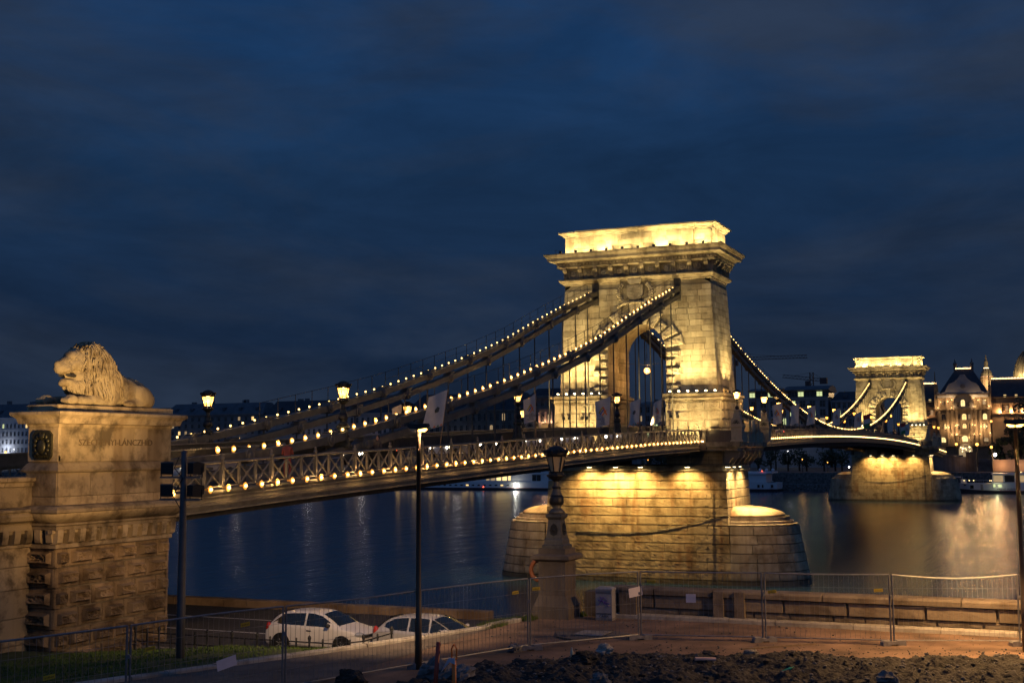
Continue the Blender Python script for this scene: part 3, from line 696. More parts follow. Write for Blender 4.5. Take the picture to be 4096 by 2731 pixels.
    for sg in (-1, 1):
        b_ = MB(); b_.sm = True
        for k in range(9):
            f = k / 8; by = sg * (1.0 + .7 * math.sin(f * pi * .8)); bz = 28.1 + f * 1.75; a = .5 + f * 1.0
            for da, ll in ((-.55, .42), (.1, .55), (.7, .42)):
                aa = a + da; tip = (X - .22, by + sg * ll * math.cos(aa), bz + ll * math.sin(aa)); mid = (X - .34, by + sg * ll * .5 * math.cos(aa + .15), bz + ll * .5 * math.sin(aa + .15))
                b_.tube([(X - .05, by, bz), mid, tip], [.1, .13, .03], 5)
        b_.obj('leaf_spray', 'tower_carved', root)
    b_ = MB(); b_.sm = True; b_.tube([(X - .2, -1.9, 27.75), (X - .3, -1.2, 28.15), (X - .35, 0, 28.22), (X - .3, 1.2, 28.15), (X - .2, 1.9, 27.75)], [.1, .16, .18, .16, .1], 6); b_.obj('scroll', 'tower_carved', root)
    # top mouldings, frieze, cornice
    b_ = MB(); b_.rect([(sx(ZT) + .02, sy(ZT) + .02, 30.3), (3.35, 7.92, 30.36), (3.35, 7.92, 30.45), (3.6, 8.15, 30.62), (3.95, 8.28, 30.78), (3.95, 8.28, 30.9), (3.5, 7.85, 30.95)]); b_.obj('architrave', 'cornice_stone', root)
    b_ = MB(); b_.rect([(3.45, 7.85, 30.93), (3.45, 7.85, 32.1)]); b_.obj('frieze', 'cornice_stone', root)
    b_ = MB(); b_.rect([(3.5, 7.9, 32.08), (4.0, 8.4, 32.14), (4.05, 8.45, 32.26), (4.0, 8.4, 32.28)]); b_.obj('bed_moulding', 'cornice_stone', root)
    b_ = MB(); b_.rect([(4.0, 8.4, 32.27), (4.0, 8.4, 32.66), (4.28, 8.72, 32.72), (4.5, 8.95, 32.84), (4.72, 9.2, 32.86), (4.74, 9.22, 33.15), (4.82, 9.32, 33.2), (4.98, 9.5, 33.42), (5.02, 9.54, 33.47), (5.02, 9.54, 33.56), (3.4, 8.6, 33.62)]); b_.obj('cornice', 'cornice_stone', root)
    br = MB(); br.prism([(0, 0), (-.62, -.0), (-.62, -.22), (-.45, -.42), (-.3, -.5), (-.22, -.8), (-.28, -1.0), (-.12, -1.12), (0, -1.12)], 'y', -.2, .2)
    br.lathe([(.13, -.23), (.13, .23)], 8, (-.48, 0, -.2), 'y'); br.prism([(-.62, .0), (-.7, 0), (-.7, .06), (-.62, .06)], 'y', -.25, .25)
    for k in range(3): br.box(-.33, -.05, -.12 + k * .1 - .02, -.12 + k * .1 + .03, -1.05, -.55)
    bm_ = br.mesh('bracket', 'cornice_stone')
    ro = MB(); ro.sm = True
    for k in range(8):
        a = 2 * pi * k / 8; ro.sphere((-.08, .2 * math.cos(a), .2 * math.sin(a)), .12, 6, 4, (.7, 1, 1))
    ro.sphere((-.12, 0, 0), .11, 7, 5); rm = ro.mesh('rosette', 'tower_carved')
    pa = MB(); pa.loft([[(0, -.5, -.42), (0, .5, -.42), (0, .5, .42), (0, -.5, .42)], [(-.07, -.5, -.42), (-.07, .5, -.42), (-.07, .5, .42), (-.07, -.5, .42)], [(-.07, -.42, -.34), (-.07, .42, -.34), (-.07, .42, .34), (-.07, -.42, .34)], [(-.02, -.38, -.3), (-.02, .38, -.3), (-.02, .38, .3), (-.02, -.38, .3)]]); pm = pa.mesh('frieze_panel', 'cornice_stone')
    nb = 10
    for k in range(nb):
        y = lerp(-7.55, 7.55, k / (nb - 1)); inst('bracket', bm_, root, (-3.45, y, 32.1)); inst('bracket', bm_, root, (3.45, y, 32.1), (0, 0, pi))
        if k < nb - 1:
            y += 7.55 / (nb - 1); inst('frieze_panel', pm, root, (-3.45, y, 31.52)); inst('rosette', rm, root, (-3.50, y, 31.52))
    for k in range(5):
        x = lerp(-3.1, 3.1, k / 4); inst('bracket', bm_, root, (x, -7.85, 32.1), (0, 0, pi / 2))
    dn = MB(); 
    for k in range(46):
        y = lerp(-8.25, 8.25, k / 45); dn.box(-4.2, -3.98, y - .1, y + .1, 32.38, 32.6)
    for k in range(22):
        x = lerp(-3.9, 3.9, k / 21); dn.box(x - .1, x + .1, -8.6, -8.38, 32.38, 32.6)
    dn.obj('dentils', 'cornice_stone', root)
    # attic
    b_ = MB(); b_.rect([(2.75, 8.05, 33.58), (2.75, 8.05, 33.8), (2.65, 7.95, 33.85), (2.65, 7.95, 35.5), (2.75, 8.05, 35.55), (2.75, 8.05, 35.62), (3.0, 8.32, 35.85), (3.2, 8.54, 35.95), (3.2, 8.54, 36.08), (2.4, 7.6, 36.16)]); b_.obj('attic', 'tower_stone', root)
    b_ = MB(); b_.rect([(3.0, 6.15, 33.58), (3.0, 6.15, 33.8), (2.92, 6.05, 33.85), (2.92, 6.05, 35.52), (3.02, 6.15, 35.57), (3.02, 6.15, 35.64), (3.25, 6.4, 35.87), (3.45, 6.6, 35.97), (3.45, 6.6, 36.1), (2.4, 6, 36.2)]); b_.obj('attic_centre', 'tower_stone', root)
    for z0, z1 in ((33.86, 34.42), (34.43, 34.98), (34.99, 35.5)):
        for cc, ww in split(12.0, 1.5, jit=.3): inst('stone', um, root, (-2.945, -6.0 + cc, (z0 + z1) / 2), (0, 0, 0), (.04, ww - .012, z1 - z0))
        for a_ in (-7.9, 6.1):
            for cc, ww in split(1.8, .9): inst('stone', um, root, (-2.675, a_ + cc, (z0 + z1) / 2), (0, 0, 0), (.04, ww - .012, z1 - z0))
        for cc, ww in split(5.2, 1.3): inst('stone', um, root, (-2.6 + cc, -7.975, (z0 + z1) / 2), (0, 0, pi / 2), (.04, ww - .012, z1 - z0))
    # floodlights
    fl = MB(); fl.cbox((0, 0, .22), (.16, .26, .22)); fl.bar((0, 0, 0), (0, 0, .15), .04); fm = fl.mesh('floodlight', 'flood_body'); le = MB(); le.cbox((.1, 0, .24), (.02, .2, .16)); lm_ = le.mesh('lens', 'flood_lit')
    for k in range(10):
        y = lerp(-7.4, 7.9, k / 9); f = inst('floodlight', fm, root, (-4.25, y, 33.6)); inst('lens', lm_, f, (-4.25, y, 33.6))
    for k in range(5):
        f = inst('floodlight', fm, root, (-3.2 + k * 1.6, -8.95, 33.6), (0, 0, pi / 2))
    b_ = MB(); b_.tube([(-4.75, -8.6 + k * 1.0, 33.95 + (.03 if k % 2 else -.03)) for k in range(18)], .015, 4)
    for k in range(9): b_.bar((-4.75, -8.6 + k * 2.1, 33.58), (-4.75, -8.6 + k * 2.1, 33.98), .03)
    b_.obj('guard_wire', 'chain_dark', root)
    for sg in (-1, 1):
        for k in range(6):
            y = sg * (3.7 + k * .92); f = inst('floodlight', fm, root, (-4.2, y, 18.72)); inst('lens', lm_, f, (-4.2, y, 18.74), (0, -.9, 0))
    for k in range(4): inst('floodlight', fm, root, (-2.7 + k * 1.8, -8.95, 18.72), (0, 0, pi / 2))
    for y in (7.6, 7.0, 5.6, 5.1, -3.9, -4.5):
        b_ = MB(); b_.cbox((-4.6, y, 16.45), (.25, .22, .3)); b_.bar((-4.6, y, 16.45), (-4.1, y, 16.45), .05); b_.obj('wall_lamp', 'flood_body', root)
    # carved acanthus on the cap corner
    b_ = MB(); b_.sm = True
    for k in range(5): b_.tube([(-3.6 + k * .45, -8.95, 18.8), (-3.75 + k * .45, -9.0, 19.1), (-3.5 + k * .45, -9.0, 19.3), (-3.3 + k * .45, -8.95, 19.15)], [.06, .09, .08, .03], 5)
    b_.obj('corner_acanthus', 'cornice_stone', root)
    # chain slots
    for X in (-1, 1):
        for sg in (-1, 1):
            b_ = MB(); b_.box(X * 3.18 - .18, X * 3.18 + .18, sg * 4.4 - .36, sg * 4.4 + .36, 28.1, 30.5); b_.obj('chain_slot', 'soffit', root)
    # walkway slab round the tower, parapets
    b_ = MB()
    for sg in (-1, 1):
        a, c_ = sorted((sg * 3.2, sg * 11.05)); 
        b_.loft([[(-6.1 + d, a + (d if sg > 0 else 0) * 0, z), (6.1 - d, a, z), (6.1 - d, c_ - (d if sg > 0 else 0), z), (-6.1 + d, c_ - (d if sg > 0 else 0), z)] if sg > 0 else [(-6.1 + d, a + d, z), (6.1 - d, a + d, z), (6.1 - d, c_, z), (-6.1 + d, c_, z)] for d, z in ((.35, 13.05), (.3, 13.3), (.05, 13.45), (0, 13.8), (0, 13.9))])
    b_.obj('walkway_slab', 'cornice_stone', root)
    for sg in (-1, 1):
        b_ = MB()
        b_.box(-5.95, -5.65, min(sg * 7.75, sg * 10.2), max(sg * 7.75, sg * 10.2), 13.9, 14.9); b_.box(-6.0, -5.6, min(sg * 7.7, sg * 10.2), max(sg * 7.7, sg * 10.2), 14.9, 15.0)
        b_.rect([(.32, .34, 13.2), (.32, .34, 14.95), (.4, .42, 14.98), (.4, .42, 15.08)], -5.85, sg * 7.4)
        b_.obj('parapet', 'pedestal_stone', root); b_ = MB()
        b_.box(5.65, 5.95, min(sg * 7.75, sg * 10.2), max(sg * 7.75, sg * 10.2), 13.9, 14.9); b_.rect([(.32, .34, 13.2), (.32, .34, 14.95), (.4, .42, 14.98), (.4, .42, 15.08)], 5.85, sg * 7.4)
        b_.obj('parapet', 'pedestal_stone', root)
        b_ = MB(); b_.box(-5.2, 5.2, sg * 10.72 - .12, sg * 10.72 + .12, 13.9, 14.9)
        for x in (-3.6, -1.8, 0, 1.8, 3.6): b_.box(x - .1, x + .1, sg * 10.72 - .2, sg * 10.72 + .2, 13.9, 15.0)
        b_.obj('outer_parapet', 'kiosk_paint', root)
        for x in (-2.7, -.9, .9):
            b_ = MB(); ar = [(-.62, 14.9), (-.62, 15.6)] + [(-.62 * math.cos(pi * k / 8), 15.6 + .5 * math.sin(pi * k / 8)) for k in range(1, 8)] + [(.62, 15.6), (.62, 14.9)]
            b_.prism([(x + .9 + p[0] * .72, p[1]) for p in ar], 'y', sg * 10.72 - .4, sg * 10.72 + .4); b_.box(x + .9 - .5, x + .9 + .5, sg * 10.72 - .44, sg * 10.72 + .44, 15.15, 15.24)
            b_.obj('arched_hood', 'tower_stone', root)
    b_ = MB(); b_.box(-6.1, 6.1, -3.2, 3.2, 13.3, 14.05); b_.obj('road_slab', 'deck_road', root)
    return root, cnt
tower, _cnt = make_tower()
tag(tower, 'large floodlit stone arch tower with glowing attic nearest the camera', 'bridge tower', 'stone arch towers carrying the chains')
tower2 = copy_tree(tower, (202.66, 0, 0), label='distant smaller floodlit stone arch tower in front of the palace')
FL = (1.0, .70, .27)
for sx_, pw in ((0, 1.0), (202.66, 1.15)):
    for k in range(8):
        y = lerp(-7.2, 7.4, k / 7); lamp('SPOT', (-3.95 + sx_, y + .25, 33.95), 150 * pw * R.uniform(.5, 1.7), FL, .06, (-2.8 + sx_, y + .25, 34.8), 125, .7, 'attic_floodlight')
    for k in range(4): lamp('SPOT', (-2.4 + k * 1.7 + sx_, -8.75, 33.95), 130 * pw, FL, .06, (-2.4 + k * 1.7 + sx_, -8.0, 34.8), 125, .7, 'attic_floodlight')
    for sg in (-1, 1):
        for k in range(3):
            y = sg * (4.3 + k * 1.6); lamp('SPOT', (-5.0 + sx_, y, 18.95), 620 * pw, FL, .08, (-3.3 + sx_, y * .97, 26), 85, .9, 'shaft_floodlight')
            lamp('SPOT', (-7.2 + sx_, y * .9, 15.6), 1500 * pw, FL, .1, (-3.3 + sx_, y * .85, 29), 62, .9, 'shaft_floodlight')
    for k in range(2): lamp('SPOT', (-1.2 + 2.4 * k + sx_, -10.0, 18.95), 1100 * pw, FL, .08, (-.6 + k * 1.2 + sx_, -8.1, 25), 75, .8, 'shaft_floodlight')
    for sg in (-1, 1): lamp('SPOT', (-8.2 + sx_, sg * 5.6, 14.5), 900 * pw, FL, .12, (-4.1 + sx_, sg * 6.2, 16.6), 110, .9, 'base_floodlight')

def tower_fill(x, y, z, sx_, label):  # made-up fixture and spot, added as front fill for the tower
    root = empty('fill_projector', (x, y, z), label, 'floodlight', 'fill lamps added on the railing, aimed at the towers')
    b_ = MB(); b_.cbox((x, y, z + .3), (.3, .34, .34)); b_.bar((x, y, z), (x, y, z + .2), .06); b_.obj('housing', 'flood_body', root)
    b_ = MB(); b_.cbox((x + .16, y, z + .32), (.02, .28, .28)); b_.obj('lens', 'flood_lit', root)
    lamp('SPOT', (x + .5, y, z + .5), 2600, FL, .12, (sx_ - 3.4, y * .1, 28.8), 46, .9, 'front_fill')
for sx_, nm in ((0, 'big tower'), (202.66, 'distant tower')):
    for y, sd in ((6.6, 'far'), (-6.6, 'near')): tower_fill(sx_ - 21, y, 14.6, sx_, f'small black fill lamp added on the {sd} walkway, facing the {nm}')
# ================================================================== DECKS
SIDE = [(-86, 11.5), (-74.6, 11.94), (-57, 12.53), (-36.4, 13.2), (-22, 13.63), (-5, 13.97)]
def zl(x):
    if x < -5: return interp(SIDE, x)
    if x < 197.6: return 13.97 + 1.25 * (1 - ((x - 101.3) / 96.0) ** 2)
    return interp(SIDE, 202.66 - x)
def make_deck(x0, x1, label, lit_n=True, detail=1, side=False):
    root = empty('bridge_deck', ((x0 + x1) / 2, 0, 13), label, 'bridge deck', 'deck spans of the bridge')
    n = max(8, int((x1 - x0) / 4)); xs = [lerp(x0, x1, k / n) for k in range(n + 1)]
    b_ = MB()
    for xa, xb in zip(xs, xs[1:]): b_.loft([[(x, -6.8, zl(x) - .35), (x, 6.8, zl(x) - .35), (x, 6.8, zl(x) - .05), (x, -6.8, zl(x) - .05)] for x in (xa, xb)], cap=False)
    b_.obj('deck_slab', 'deck_road', root)
    for sg in (-1, 1):
        # outer fascia girder: web, flanges, raised bands
        def strip(y0, y1, a, c_, name, mt):
            b_ = MB(); b_.loft([[(x, sg * y0, zl(x) + a), (x, sg * y1, zl(x) + a), (x, sg * y1, zl(x) + c_), (x, sg * y0, zl(x) + c_)] for x in xs]); return b_.obj(name, mt, root)
        strip(7.0, 6.86, -.88, -.06, 'fascia_web', 'steel_grey')
        strip(7.22, 6.9, -.16, -.04, 'fascia_top_flange', 'steel_grey')
        strip(7.10, 6.9, -.34, -.28, 'fascia_band', 'steel_grey')
        strip(7.16, 6.8, -.66, -.56, 'fascia_moulding', 'steel_grey')
        strip(7.12, 6.6, -.92, -.84, 'fascia_bottom_flange', 'steel_grey')
        # bottom chord and inner main girder (dark)
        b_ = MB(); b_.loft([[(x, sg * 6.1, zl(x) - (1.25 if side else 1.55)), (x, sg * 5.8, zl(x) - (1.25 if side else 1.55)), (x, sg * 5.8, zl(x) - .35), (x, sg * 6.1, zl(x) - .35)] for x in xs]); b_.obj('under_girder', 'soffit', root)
        # railing
        b_ = MB(); b_.sm = True; b_.tube([(x, sg * 7.1, zl(x) + 1.08) for x in xs], .062, 7); b_.obj('handrail', 'steel_grey', root)
        strip(7.15, 7.03, .06, .13, 'rail_bottom_bar', 'steel_grey')
        # inner stiffening girder between road and walkway
        b_ = MB(); y = sg * 3.75
        b_.loft([[(x, y - .03, zl(x) + .95), (x, y + .03, zl(x) + .95), (x, y + .03, zl(x) + 1.5), (x, y - .03, zl(x) + 1.5)] for x in xs]); b_.obj('inner_girder_web', 'chain_dark', root)
        b_ = MB(); b_.loft([[(x, y - .2, zl(x) + 1.5), (x, y + .2, zl(x) + 1.5), (x, y + .2, zl(x) + 1.56), (x, y - .2, zl(x) + 1.56)] for x in xs]); b_.obj('inner_girder_flange', 'steel_grey', root)
        if sg < 0 and detail:
            rv = MB()
            x = x0
            while x < min(x1, x0 + 90):
                rv.box(x - .03, x + .03, y - .15, y - .09, zl(x) + 1.56, zl(x) + 1.59); x += .22
            rv.obj('rivets', 'steel_grey', root, kind='stuff')
    # cross girders
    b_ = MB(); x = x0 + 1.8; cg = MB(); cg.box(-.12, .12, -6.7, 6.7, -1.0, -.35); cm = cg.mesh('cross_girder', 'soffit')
    while x < x1 - 1: inst('cross_girder', cm, root, (x, 0, zl(x))); x += 3.6
    # truss panels
    p = 1.195
    po = MB(); po.box(-.055, .055, -.05, .05, .06, 1.04); po.loft([[(-.1, -.045, .9), (.1, -.045, .9), (.055, -.045, .8), (-.055, -.045, .8)], [(-.1, .045, .9), (.1, .045, .9), (.055, .045, .8), (-.055, .045, .8)]]); pm_ = po.mesh('rail_post', 'steel_grey')
    mp_ = MB(); mp_.box(-.085, .085, -.08, .08, .04, 1.12); mp_.lathe([(.05, 1.12), (.09, 1.18), (.1, 1.24), (.05, 1.3), (.045, 1.33), (.07, 1.38), (.02, 1.46)], 8); mm_ = mp_.mesh('main_post', 'steel_grey')
    xb_ = MB(); xb_.bar((.06, -.01, .1), (p - .06, -.01, .98), .045, .07, (0, 1, 0)); xb_.bar((.06, .02, .98), (p - .06, .02, .1), .045, .07, (0, 1, 0)); xb_.lathe([(.09, -.05), (.09, .04)], 8, (p / 2, 0, .54), 'y')
    xm = xb_.mesh('cross_brace', 'steel_grey')
    bu = MB(); bu.sm = True; bu.sphere((0, 0, 0), .07 if side else .095, 8, 6); bm_ = bu.mesh('light_bulb', 'bulb')
    rf = MB(); rf.lathe([(.05, .10), (.12, .08), (.16, .03)], 10, (0, 0, 0), 'y', cap=False); rf.lathe([(.05, .13), (.05, .3)], 5, (0, 0, 0), 'y'); rfm = rf.mesh('halo_dish', 'halo_dish')  # dish added behind each bulb to imitate its halo
    fx = MB(); fx.lathe([(.05, 0), (.07, .09)], 6, (0, -.0, 0), 'y'); fxm = fx.mesh('bulb_holder', 'iron')
    rest = MB()
    for sg in (-1, 1):
        k = 0; x = x0 + .35; nobj = 0
        while x < x1 - .2:
            z = zl(x); sl = math.atan((zl(x + 1) - zl(x)) )
            lim = 280 if sg < 0 else 0
            if sg < 0 or k < (70 if side else 0):
                inst('main_post' if k % 3 == 0 else 'rail_post', mm_ if k % 3 == 0 else pm_, root, (x, sg * 7.1, z))
                if x + p < x1: inst('cross_brace', xm, root, (x, sg * 7.1, z), (0, -sl, 0))
            else:
                rest.box(x - .06, x + .06, sg * 7.1 - .05, sg * 7.1 + .05, z + .06, z + 1.04)
                rest.bar((x, sg * 7.1, z + .1), (x + p, sg * 7.1, z + .98), .05); rest.bar((x, sg * 7.1, z + .98), (x + p, sg * 7.1, z + .1), .05)
            if sg < 0:
                o_ = inst('light_bulb', bm_, root, (x + .2, sg * 7.32, z + .02))
                if side or k < 60: inst('halo_dish', rfm, o_, (x + .2, sg * 7.32, z + .02))
                if k % 3 == 0 and (side or k < 40): lamp('POINT', (x + .2, sg * 7.45, z + .02), 26, (1, .55, .18), .02, name='bulb_light')
            k += 1; x += p
    if rest.v: rest.obj('far_side_railing', 'steel_grey', root, kind='stuff')
    return root
deck1 = make_deck(-85.6, -6.0, 'near deck span with crossed railing and bulbs, from lion pier to big tower', side=True)
deck2 = make_deck(6.0, 196.6, 'long arching middle deck span with a glowing line of bulbs', detail=0)
deck3 = make_deck(208.7, 272.0, 'short far deck span sloping down behind the distant tower', detail=0)
# bulbs also light the fascia: Cycles takes their emission directly

# ================================================================== CHAINS
UC = [(-84, 12.55), (-79.2, 12.85), (-75.8, 13.0), (-73.5, 13.22), (-69.9, 13.66), (-67.6, 13.98), (-62.2, 14.82), (-55.15, 16.0), (-48.1, 17.28), (-40.9, 18.87), (-34, 20.45), (-26.9, 22.31), (-19.8, 24.6), (-12.7, 26.75), (-2.9, 29.5)]
def uc(x, k):
    if k == 0: return interp(UC, x)
    if k == 1: return 16.25 + 13.3 * ((x - 101.33) / 97.8) ** 2
    return interp(UC, 202.66 - x)
def make_chain(x0, x1, y, k, label, lit_side):
    root = empty('suspension_chain', ((x0 + x1) / 2, y, uc((x0 + x1) / 2, k)), label, 'chain', 'steel link chains hung from the towers')
    P_ = 7.05; SEP = .76
    nodes_u, nodes_l = [], []
    if k == 1:
        c = 101.33; xs_u = [c + P_ * j for j in range(-14, 15) if x0 - 1 < c + P_ * j < x1 + 1]; xs_l = [c + P_ * (j + .5) for j in range(-15, 15) if x0 < c + P_ * (j + .5) < x1]
    else:
        b0 = -62.2 if k == 0 else 202.66 + 62.2; s_ = 1
        xs_u = [b0 + P_ * j for j in range(-13, 14) if x0 - .5 < b0 + P_ * j < x1 + .5]; xs_l = [b0 + P_ * (j + .5) for j in range(-13, 14) if x0 < b0 + P_ * (j + .5) < x1]
    xs_u = sorted(set([x0] + xs_u + [x1])); xs_l = sorted(set([x0] + xs_l + [x1]))
    eye = MB(); eye.lathe([(.1, -.36), (.34, -.34), (.36, -.3), (.36, .3), (.34, .34), (.1, .36)], 14, (0, 0, 0), 'y'); em = eye.mesh('joint_pin', 'chain_steel')
    nut = MB(); nut.lathe([(.05, -.46), (.2, -.42), (.24, -.34), (.24, .34), (.2, .42), (.05, .46)], 10, (0, 0, 0), 'y'); nm = nut.mesh('pin_cap', 'chain_steel')
    def links(xs, dz, nm_):
        for xa, xb in zip(xs, xs[1:]):
            if xb - xa < .6: continue
            za, zb = uc(xa, k) + dz, uc(xb, k) + dz; d = Vector((xb - xa, 0, zb - za)); L = d.length; d.normalize(); u = Vector((-d.z, 0, d.x))
            b_ = MB(); A = Vector((xa, y, za)); B = Vector((xb, y, zb))
            def rg(P, h, w): return [P - u * h + Vector((0, -w, 0)), P - u * h + Vector((0, w, 0)), P + u * h + Vector((0, w, 0)), P + u * h + Vector((0, -w, 0))]
            b_.loft([rg(A, .26, .28), rg(A + d * .7, .2, .28), rg(B - d * .7, .2, .28), rg(B, .26, .28)])
            # raised cover over the joint
            b_.loft([rg(A + u * .3 + d * .0, .12, .2), rg(A + u * .33 + d * .9, .05, .2)])
            b_.obj('chain_link', 'chain_steel', root)
        for xa in xs[1:-1]:
            e_ = inst('joint_pin', em, root, (xa, y, uc(xa, k) + dz)); inst('pin_cap', nm, e_, (xa, y, uc(xa, k) + dz))
    sep = SEP
    links(xs_u, 0, 'u'); links(xs_l, -sep, 'l')
    # hangers from every joint
    hx_ = sorted([(x, 0) for x in xs_u[1:-1]] + [(x, -sep) for x in xs_l[1:-1]])
    for x, dz in hx_:
        zt = uc(x, k) + dz - .3; zb = zl(x) + .0
        if zt - zb < .3: continue
        b_ = MB(); b_.tube([(x, y, zb), (x, y, zt)], .06, 6); b_.box(x - .07, x + .07, y - .3, y + .3, zt - .05, zt + .15); b_.obj('hanger', 'chain_dark', root)
    # ties between upper and lower chain
    for x, dz in hx_[::2]:
        if x + 1.7 < x1: pass
    # bulbs and handrail on top
    bu = MB(); bu.sm = True; r_ = (.075 if k == 0 else .095) if lit_side else (.06 if k == 0 else .05); bu.sphere((0, 0, 0), r_, 8, 6); bm_ = bu.mesh('light_bulb', 'bulb' if lit_side else 'bulb_far')
    fx = MB(); fx.cbox((.14, 0, 0), (.12, .1, .14)); fx.bar((0.1, 0, -.25), (.1, 0, 0), .03); fm = fx.mesh('bulb_holder', 'iron')
    rf = MB(); rf.lathe([(.05, .10), (.12, .08), (.16, .03)], 10, (0, 0, 0), 'y', cap=False); rfm = rf.mesh('halo_dish', 'halo_dish')  # same added halo dish for the chain bulbs
    def bulbpt(x): return (x, y - (.12 if lit_side else .0), uc(x, k) + .38)
    rs = MB(); x = x0 + (5.5 if k == 0 else .8); cnt = 0
    end = x1 - (1.0 if k == 0 else .8)
    while x < end:
        if cnt < 290:
            o_ = inst('light_bulb', bm_, root, bulbpt(x))
            if not lit_side: inst('bulb_holder', fm, o_, bulbpt(x))
            elif cnt < 90: inst('halo_dish', rfm, o_, bulbpt(x))
            if lit_side and k == 0 and y < 0 and cnt % 4 == 0: p_ = bulbpt(x); lamp('POINT', (p_[0], p_[1] - .1, p_[2] + .12), 16, (1, .55, .18), .02, name='bulb_light')
        sl = abs(uc(x + .5, k) - uc(x - .5, k)); x += 1.19 / math.sqrt(1 + sl * sl); cnt += 1
    hp = MB(); hp.bar((0, 0, .1), (0, 0, 1.35), .035); hm = hp.mesh('rail_post', 'chain_dark'); pts = []
    x = x0 + (16 if k == 0 else 1.0)
    if k == 1: xs_r = [x0 + 1 + j * 3.5 for j in range(int((x1 - x0) / 3.5))]
    elif k == 0: xs_r = [-62.5 + 1.9 * j + (0 if j % 2 else 0) for j in range(31)]
    else: xs_r = [x0 + 1 + 3.5 * j for j in range(16)]
    for j, xx in enumerate(xs_r):
        inst('rail_post', hm, root, (xx, y + .1, uc(xx, k))); pts.append((xx, y + .1, uc(xx, k) + 1.33))
    b_ = MB(); b_.tube(pts, .018, 4); b_.obj('rail_wire', 'chain_dark', root)
    b_ = MB(); b_.tube([(p_[0], p_[1], p_[2] - .5) for p_ in pts[8:]], .012, 4) if k == 0 else b_.tube([(p_[0], p_[1], p_[2] - .5) for p_ in pts], .012, 4); b_.obj('rail_wire', 'chain_dark', root)
    return root
make_chain(-84.0, -3.3, -4.4, 0, 'near left chain, front side, strung with bright bulbs up to the big tower', True)
make_chain(-84.0, -3.3, 4.4, 0, 'back chain left of the big tower with small bulbs and a railing', False)
make_chain(3.6, 199.1, -4.4, 1, 'long front chain curving between the two towers with bright bulbs', True)
make_chain(3.6, 199.1, 4.4, 1, 'back chain of the middle span rising to the distant tower', True)
make_chain(206.2, 276.0, -4.4, 2, 'far chain beyond the distant tower on the front side', False)
make_chain(206.2, 276.0, 4.4, 2, 'far chain beyond the distant tower on the back side', False)

# ================================================================== CAST-IRON LANTERNS
def make_lantern(lit, mats=('iron_green', 'iron')):
    root = empty('lantern_post', (0, 0, 0)); A, B = mats
    b_ = MB(); b_.rect([(.41, .41, 0), (.41, .41, .1), (.35, .35, .14), (.33, .33, .30), (.30, .30, .34), (.22, .22, .98), (.25, .25, 1.02), (.30, .30, 1.08), (.30, .30, 1.17), (.22, .22, 1.2)]); pd = b_.obj('cast_pedestal', A, root)
    for a in range(4):
        c_, s_ = math.cos(a * pi / 2), math.sin(a * pi / 2); b_ = MB()
        b_.prism([(-.12, .48), (-.15, .62), (-.1, .78), (0, .86), (.1, .78), (.15, .62), (.12, .48), (0, .43)], 'x', -.29, -.25); b_.sphere((-.28, 0, .62), .07, 6, 5)
        b_.v = [(v[0] * c_ - v[1] * s_, v[0] * s_ + v[1] * c_, v[2]) for v in b_.v]; b_.obj('wreath', B, pd)
    b_ = MB(); b_.sm = True; b_.lathe([(.26, 1.18), (.3, 1.24), (.2, 1.34), (.13, 1.38), (.2, 1.5), (.24, 1.62), (.23, 1.74), (.17, 1.92), (.12, 2.1), (.1, 2.3), (.1, 2.34)], 14); b_.obj('baluster', A, root)
    b_ = MB(); b_.sm = True; b_.lathe([(.245, 1.5), (.262, 1.62), (.25, 1.74), (.2, 1.84), (.19, 1.8)], 12); b_.lathe([(.15, 2.05), (.16, 2.1), (.13, 2.14)], 12); b_.obj('leaf_collar', B, root)
    b_ = MB(); b_.lathe([(.1, 2.3), (.2, 2.4), (.3, 2.46), (.34, 2.5), (.34, 2.54), (.26, 2.56), (.24, 2.62), (.27, 2.64), (.2, 2.66)], 12); b_.obj('lantern_base', B, root)
    gl = 'lantern_lit' if lit else 'lantern_glass'
    b_ = MB(); b_.lathe([(.19, 2.66), (.32, 3.2), (.29, 3.24)], 6); b_.obj('lantern_glass', gl, root)
    b_ = MB()
    for k in range(6):
        a = 2 * pi * k / 6; b_.bar((.2 * math.cos(a), .2 * math.sin(a), 2.64), (.35 * math.cos(a), .35 * math.sin(a), 3.22), .03)
    b_.lathe([(.35, 3.17), (.37, 3.2), (.35, 3.24)], 6)
    b_.obj('lantern_frame', B, root)
    b_ = MB(); b_.lathe([(.34, 3.2), (.39, 3.24), (.40, 3.31), (.35, 3.33), (.33, 3.40), (.26, 3.48), (.14, 3.54), (.04, 3.56)], 12)
    for k in range(6):
        a = 2 * pi * (k + .5) / 6; b_.cbox((.39 * math.cos(a), .39 * math.sin(a), 3.35), (.12, .12, .12))
        a = 2 * pi * k / 6; b_.sphere((.40 * math.cos(a), .40 * math.sin(a), 3.36), .055, 6, 4)
    b_.obj('crown_cap', B, root)
    return root
LC = (1.0, .56, .18)
protoL = make_lantern(True); first = [True]
def place_lantern(x, y, z, label, rz=.26, light=True, group='lit lantern posts along the bridge', pw=110):
    if first[0]: o = protoL; first[0] = False; o.location = (x, y, z); o.rotation_euler = (0, 0, rz); tag(o, label, 'lantern', group)
    else: o = copy_tree(protoL, (x, y, z), rz, label=label, cat='lantern', group=group)
    if light: lamp('POINT', (x, y, z + 2.98), pw, LC, .12, name='lantern_light')
    return o
for x, sn, ss in ((-67.5, 'second lit lantern from the left, in front of the back chain', 'lit lantern third from the left, above the front chain'),):
    pass
place_lantern(-67.6, 4.4, 13.1, 'leftmost big glowing lantern on the bridge, nearest the stone lion', light=True)
